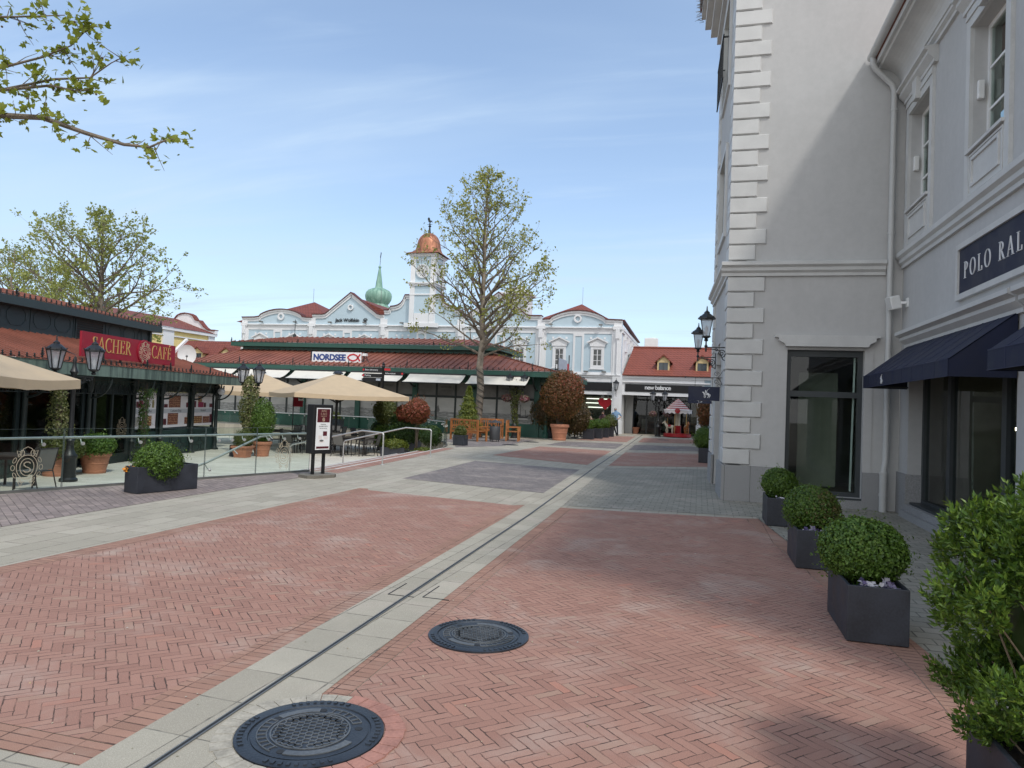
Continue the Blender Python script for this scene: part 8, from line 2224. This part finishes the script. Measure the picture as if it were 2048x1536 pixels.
for pts, r0 in limbs:
    P = [Vector(p) - o for p in pts]; k = len(P)
    br.tube(P, [r0 * (1 - .85 * i / (k - 1)) for i in range(k)], 7, False)
    for i in range(1, k):
        a, b = P[i - 1], P[i]; d = (b - a).normalized()
        w = (a + o)
        vis = (b + o).x > -9.6 and i >= 2
        n = int((b - a).length / (.085 if vis else .28)) + (2 if i == k - 1 else 0)
        for j in range(n):
            q = a.lerp(b, rg.random()); e = (d * .5 + Vector(rg.normal(size=3)) * .6 + Vector((0, 0, .15))).normalized(); l = rg.uniform(.08, .34)
            tip = q + e * l; br.tube([q, q + e * l * .5 + Vector(rg.normal(size=3)) * .01, tip], [.006, .004, .002], 4, False)
            if rg.random() < .85:
                for _ in range(int(rg.integers(5, 10))): LP.append(tuple(q + e * l * rg.uniform(.5, 1.05) + Vector(rg.normal(size=3)) * .045))
            if rg.random() < .18: FR.append(tuple(tip - Vector((0, 0, .05 + rg.random() * .05))))
    for _ in range(10): LP.append(tuple(P[-1] + Vector(rg.normal(size=3)) * .09))
br.build('branch', 'bark', t)
LPa = np.array(LP); d = rg.normal(size=LPa.shape) * .6 + np.array([.1, -.35, .55])
leaves('crown', 'plane_leaf', t, LPa, .078, rg, .4, d, shape='plane', var=.5)
m_ = MB()
for p in FR: m_.ball(p, .014, 6)
m_.build('seed_ball', 'twig', t)
# wind-blown bits of bud scale and petal on the paving
n = 900; q = np.stack([RG.uniform(-7.9, 1.6, n), 2.6 + 26 * RG.random(n) ** 1.6, np.full(n, .011)], 1)
q = q[np.hypot(q[:, 0] + 1.84, q[:, 1] - 3.26) > .4]
M['bits'] = leafmat('pale_bud_scales', [(.55, .50, .38), (.40, .30, .18), (.22, .20, .08), (.60, .57, .50)], .1)
o = leaves('leaf_litter', 'bits', None, q, .014, RG, .35, np.tile([[0, 0, 1.5]], (len(q), 1))); tag(o, 'tiny pale bud scales scattered over the red and grey paving', 'litter', None, 'stuff')
# ================================================================== PEOPLE
M['skin'] = plain('skin', (.45, .26, .18), .6, var=.06, bump=0); M['hair_grey'] = plain('grey_hair', (.42, .40, .37), .8, bump=0); M['hair_dark'] = plain('dark_hair', (.05, .035, .025), .7, bump=0)
M['shirt_blue'] = plain('light_blue_shirt', (.20, .33, .50), .85, var=.1); M['shirt_white'] = plain('white_shirt', (.70, .70, .70), .85, var=.05); M['shirt_plaid'] = plain('dark_plaid_shirt', (.10, .05, .06), .85, var=.6, scale=18); M['shirt_beige'] = plain('beige_top', (.42, .32, .24), .85); M['trouser_navy'] = plain('dark_navy_trousers', (.018, .022, .035), .85); M['shoe'] = plain('dark_shoes', (.02, .018, .018), .6)
def person(label, loc, rz, pose, shirt, trousers, hair, group='people by the heart shop', scale=1.0):
    """pose: joint name -> (x, y, z); faces -y"""
    t = root('person', label, 'person', loc, rz, group)
    J = {k: Vector(v) * scale for k, v in pose.items()}
    chain = [('pelvis', 'belly', 'T'), ('belly', 'chest', 'T'), ('chest', 'neck', 'S'), ('neck', 'head', 'K'), ('head', 'crown', 'K'),
             ('chest', 'shl', 'S'), ('shl', 'ell', 'S'), ('ell', 'hal', 'K'), ('hal', 'fil', 'K'), ('chest', 'shr', 'S'), ('shr', 'elr', 'S'), ('elr', 'har', 'K'), ('har', 'fir', 'K'),
             ('pelvis', 'hil', 'P'), ('hil', 'knl', 'P'), ('knl', 'anl', 'P'), ('anl', 'tol', 'F'), ('pelvis', 'hir', 'P'), ('hir', 'knr', 'P'), ('knr', 'anr', 'P'), ('anr', 'tor', 'F')]
    rad = dict(pelvis=(.16, .12), belly=(.155, .115), chest=(.165, .115), neck=(.055, .055), head=(.082, .095), crown=(.062, .07), shl=(.065, .065), shr=(.065, .065), ell=(.045, .045), elr=(.045, .045), hal=(.032, .032), har=(.032, .032), fil=(.028, .02), fir=(.028, .02),
               hil=(.095, .095), hir=(.095, .095), knl=(.062, .062), knr=(.062, .062), anl=(.045, .045), anr=(.045, .045), tol=(.04, .03), tor=(.04, .03))
    names = list(J); idx = {k: i for i, k in enumerate(names)}
    me = bpy.data.meshes.new('skeleton'); me.from_pydata([tuple(J[k]) for k in names], [(idx[a], idx[b]) for a, b, _ in chain], [])
    ob = bpy.data.objects.new('skeleton', me); COL.objects.link(ob)
    md = ob.modifiers.new('skin', 'SKIN'); md.use_smooth_shade = True
    for k in names: me.skin_vertices[0].data[idx[k]].radius = tuple(q * scale for q in rad[k])
    for i in range(len(names)): me.skin_vertices[0].data[i].use_root = (i == idx['pelvis'])
    sb = ob.modifiers.new('sub', 'SUBSURF'); sb.levels = 2; sb.render_levels = 2
    dg = bpy.context.evaluated_depsgraph_get(); ev = ob.evaluated_get(dg)
    body = bpy.data.meshes.new_from_object(ev); body.name = 'body'
    bpy.data.objects.remove(ob)
    body.materials.clear()
    mats = ['skin', shirt, trousers, 'shoe']
    for q in mats: body.materials.append(M[q])
    cls = {'K': 0, 'S': 1, 'T': 1, 'P': 2, 'F': 3}
    for p in body.polygons:
        c = p.center; best, bi = 1e9, 0
        for a, b, k in chain:
            A, B = J[a], J[b]; d = B - A; f = max(0, min(1, (c - A).dot(d) / max(1e-9, d.dot(d)))); q = (c - A - d * f).length / ((rad[a][0] + rad[b][0]) * .5)
            if q < best: best, bi = q, cls[k]
        if bi == 1 and c.z < J['pelvis'].z - .02 and (c - J['pelvis']).length < .3: bi = 2
        p.material_index = bi; p.use_smooth = True
    o = bpy.data.objects.new('body', body); COL.objects.link(o); o.parent = t
    # hair cap, face features
    h = J['head']; up = (J['crown'] - J['head']).normalized()
    m_ = MB(); m_.ball(tuple(h + up * .045 + Vector((0, .018, 0))), .098 * scale, 12, (.92, 1.0, .95)); m_.v = [v for v in m_.v]
    m_.f = [f for f in m_.f if np.mean([m_.v[i][2] for i in f]) > h.z + .03 or np.mean([m_.v[i][1] for i in f]) > h.y + .03]; m_.mi = [0] * len(m_.f)
    m_.build('hair', hair, t, smooth=True)
    m_ = MB(); m_.tube([tuple(h + Vector((0, -.085, .03))), tuple(h + Vector((0, -.112, -.01)))], [.010, .018], 6); m_.build('nose', 'skin', t)
    m_ = MB()
    for s in (-1, 1): m_.ball(tuple(h + Vector((s * .03, -.088, .035))), .008, 6)
    m_.build('eye', 'shoe', t)
    return t
stand = dict(pelvis=(0, 0, .94), belly=(0, .01, 1.10), chest=(.01, .0, 1.33), neck=(.0, -.01, 1.50), head=(-.01, -.03, 1.60), crown=(-.01, -.02, 1.70), shl=(.19, .01, 1.42), ell=(.36, .06, 1.22), hal=(.20, -.06, 1.06), fil=(.13, -.10, 1.04), shr=(-.18, 0, 1.41), elr=(-.22, .02, 1.14), har=(-.20, -.10, .93), fir=(-.19, -.13, .84),
             hil=(.09, 0, .90), knl=(.13, -.03, .50), anl=(.17, .02, .09), tol=(.19, -.14, .04), hir=(-.09, 0, .90), knr=(-.04, -.06, .50), anr=(.10, .04, .09), tor=(.10, -.12, .04))
person('man in a light blue shirt standing by the white pillar, one hand on his hip', (-4.92, 43.5, 0), R(10), stand, 'shirt_blue', 'trouser_navy', 'hair_grey')
def sit(dz=.63, lean=.0):
    return dict(pelvis=(0, .06, dz + .09), belly=(0, .07, dz + .24), chest=(0, .05 - lean, dz + .47), neck=(0, .0 - lean, dz + .62), head=(0, -.03 - lean, dz + .73), crown=(0, -.02 - lean, dz + .83), shl=(.18, .04 - lean, dz + .55), ell=(.23, -.08, dz + .32), hal=(.12, -.30, dz + .34), fil=(.07, -.37, dz + .35), shr=(-.18, .04 - lean, dz + .55), elr=(-.23, -.08, dz + .32), har=(-.12, -.30, dz + .34), fir=(-.07, -.37, dz + .35),
                hil=(.09, .03, dz + .08), knl=(.11, -.36, dz + .06), anl=(.11, -.32, dz - .36), tol=(.11, -.46, dz - .40), hir=(-.09, .03, dz + .08), knr=(-.11, -.36, dz + .06), anr=(-.11, -.32, dz - .36), tor=(-.11, -.46, dz - .40))
person('seated person in a white shirt beside the huge terracotta pot', (-7.0, 39.6, 0), R(150), sit(), 'shirt_white', 'trouser_navy', 'hair_grey')
person('seated white-haired person in white behind the planter cubes', (-7.0, 41.6, 0), R(170), sit(), 'shirt_white', 'trouser_navy', 'hair_grey')
person('seated person in a beige top behind the third planter cube', (-6.5, 43.0, 0), R(60), sit(), 'shirt_beige', 'trouser_navy', 'hair_dark')
person('seated person in a dark plaid shirt next to the man in blue', (-5.6, 42.9, 0), R(-20), sit(), 'shirt_plaid', 'trouser_navy', 'hair_dark')
lean = dict(stand); lean.update(chest=(0, -.28, 1.20), neck=(0, -.42, 1.28), head=(0, -.52, 1.30), crown=(0, -.60, 1.34), shl=(.19, -.30, 1.26), ell=(.26, -.38, .98), hal=(.18, -.55, .85), fil=(.16, -.60, .80), shr=(-.19, -.30, 1.26), elr=(-.26, -.38, .98), har=(-.18, -.55, .85), fir=(-.16, -.60, .80), belly=(0, -.10, 1.06))
person('waiter in a white shirt bending over a table behind the cafe glass at far left', (-18.6, 13.9, -.58), R(100), lean, 'shirt_white', 'trouser_navy', 'hair_dark', 'people in the cafe')
# ================================================================== one mesh per separate piece for parts that come in several
SPLIT = {'column', 'quoins', 'plinth', 'side_panel', 'pilaster', 'pillar', 'window_surround', 'pane', 'display_panel', 'roof', 'interior_wall', 'porch_wall', 'facade_spotlight', 'window_frame', 'plinth_step', 'rear_wall', 'side_wall',
         'bracket', 'arm', 'clamp', 'eave_bracket', 'lightning_rod', 'lit_shelf', 'display_stand', 'post', 'iron_ring', 'rib', 'round_window_ring', 'louvre', 'shop_window_frame', 'wall', 'red_panel', 'ship_print', 'glass_edge', 'rail_bracket', 'soffit', 'standpipe', 'shelf_print', 'bolt_recess', 'gable_moulding', 'coping', 'ridge_tile', 'lettering_plate', 'clerestory_moulding', 'base_moulding'}
def split_pieces(o, gap=.03):
    me = o.data; n = len(me.vertices)
    if not n: return
    co = np.empty(n * 3); me.vertices.foreach_get('co', co); co = co.reshape(-1, 3)
    par = list(range(n))
    def find(a):
        while par[a] != a: par[a] = par[par[a]]; a = par[a]
        return a
    for p in me.polygons:
        v = p.vertices; a = find(v[0])
        for b in v[1:]: par[find(b)] = a
    lab = np.array([find(i) for i in range(n)]); ids = np.unique(lab)
    if len(ids) < 2 or len(ids) > 900: return
    bb = [(co[lab == i].min(0) - gap / 2, co[lab == i].max(0) + gap / 2) for i in ids]
    cl = list(range(len(ids)))
    def f2(a):
        while cl[a] != a: a = cl[a]
        return a
    for i in range(len(ids)):
        for j in range(i):
            if f2(i) != f2(j) and (bb[i][0] <= bb[j][1]).all() and (bb[j][0] <= bb[i][1]).all(): cl[f2(i)] = f2(j)
    grp = {ids[i]: f2(i) for i in range(len(ids))}; g = np.array([grp[q] for q in lab]); gs = np.unique(g)
    if len(gs) < 2 or len(gs) > 99: return
    kid = list(o.children); base = o.name.split('.')[0]
    for k, q in enumerate(gs):
        idx = np.nonzero(g == q)[0]; mp = {int(a): i for i, a in enumerate(idx)}
        nm = bpy.data.meshes.new(base); nm.from_pydata(co[idx].tolist(), [], [[mp[v] for v in p.vertices] for p in me.polygons if g[p.vertices[0]] == q])
        for m_ in me.materials: nm.materials.append(m_)
        sm = [p.use_smooth for p in me.polygons if g[p.vertices[0]] == q]; nm.polygons.foreach_set('use_smooth', sm)
        if any(sm): nm.set_sharp_from_angle(angle=R(40))
        if k == 0: o.data = nm; continue
        c = o.copy(); c.data = nm; COL.objects.link(c)
for o in list(bpy.data.objects):
    if o.type == 'MESH' and o.name.split('.')[0] in SPLIT and (o.parent is not None) and o.data.users == 1: split_pieces(o)
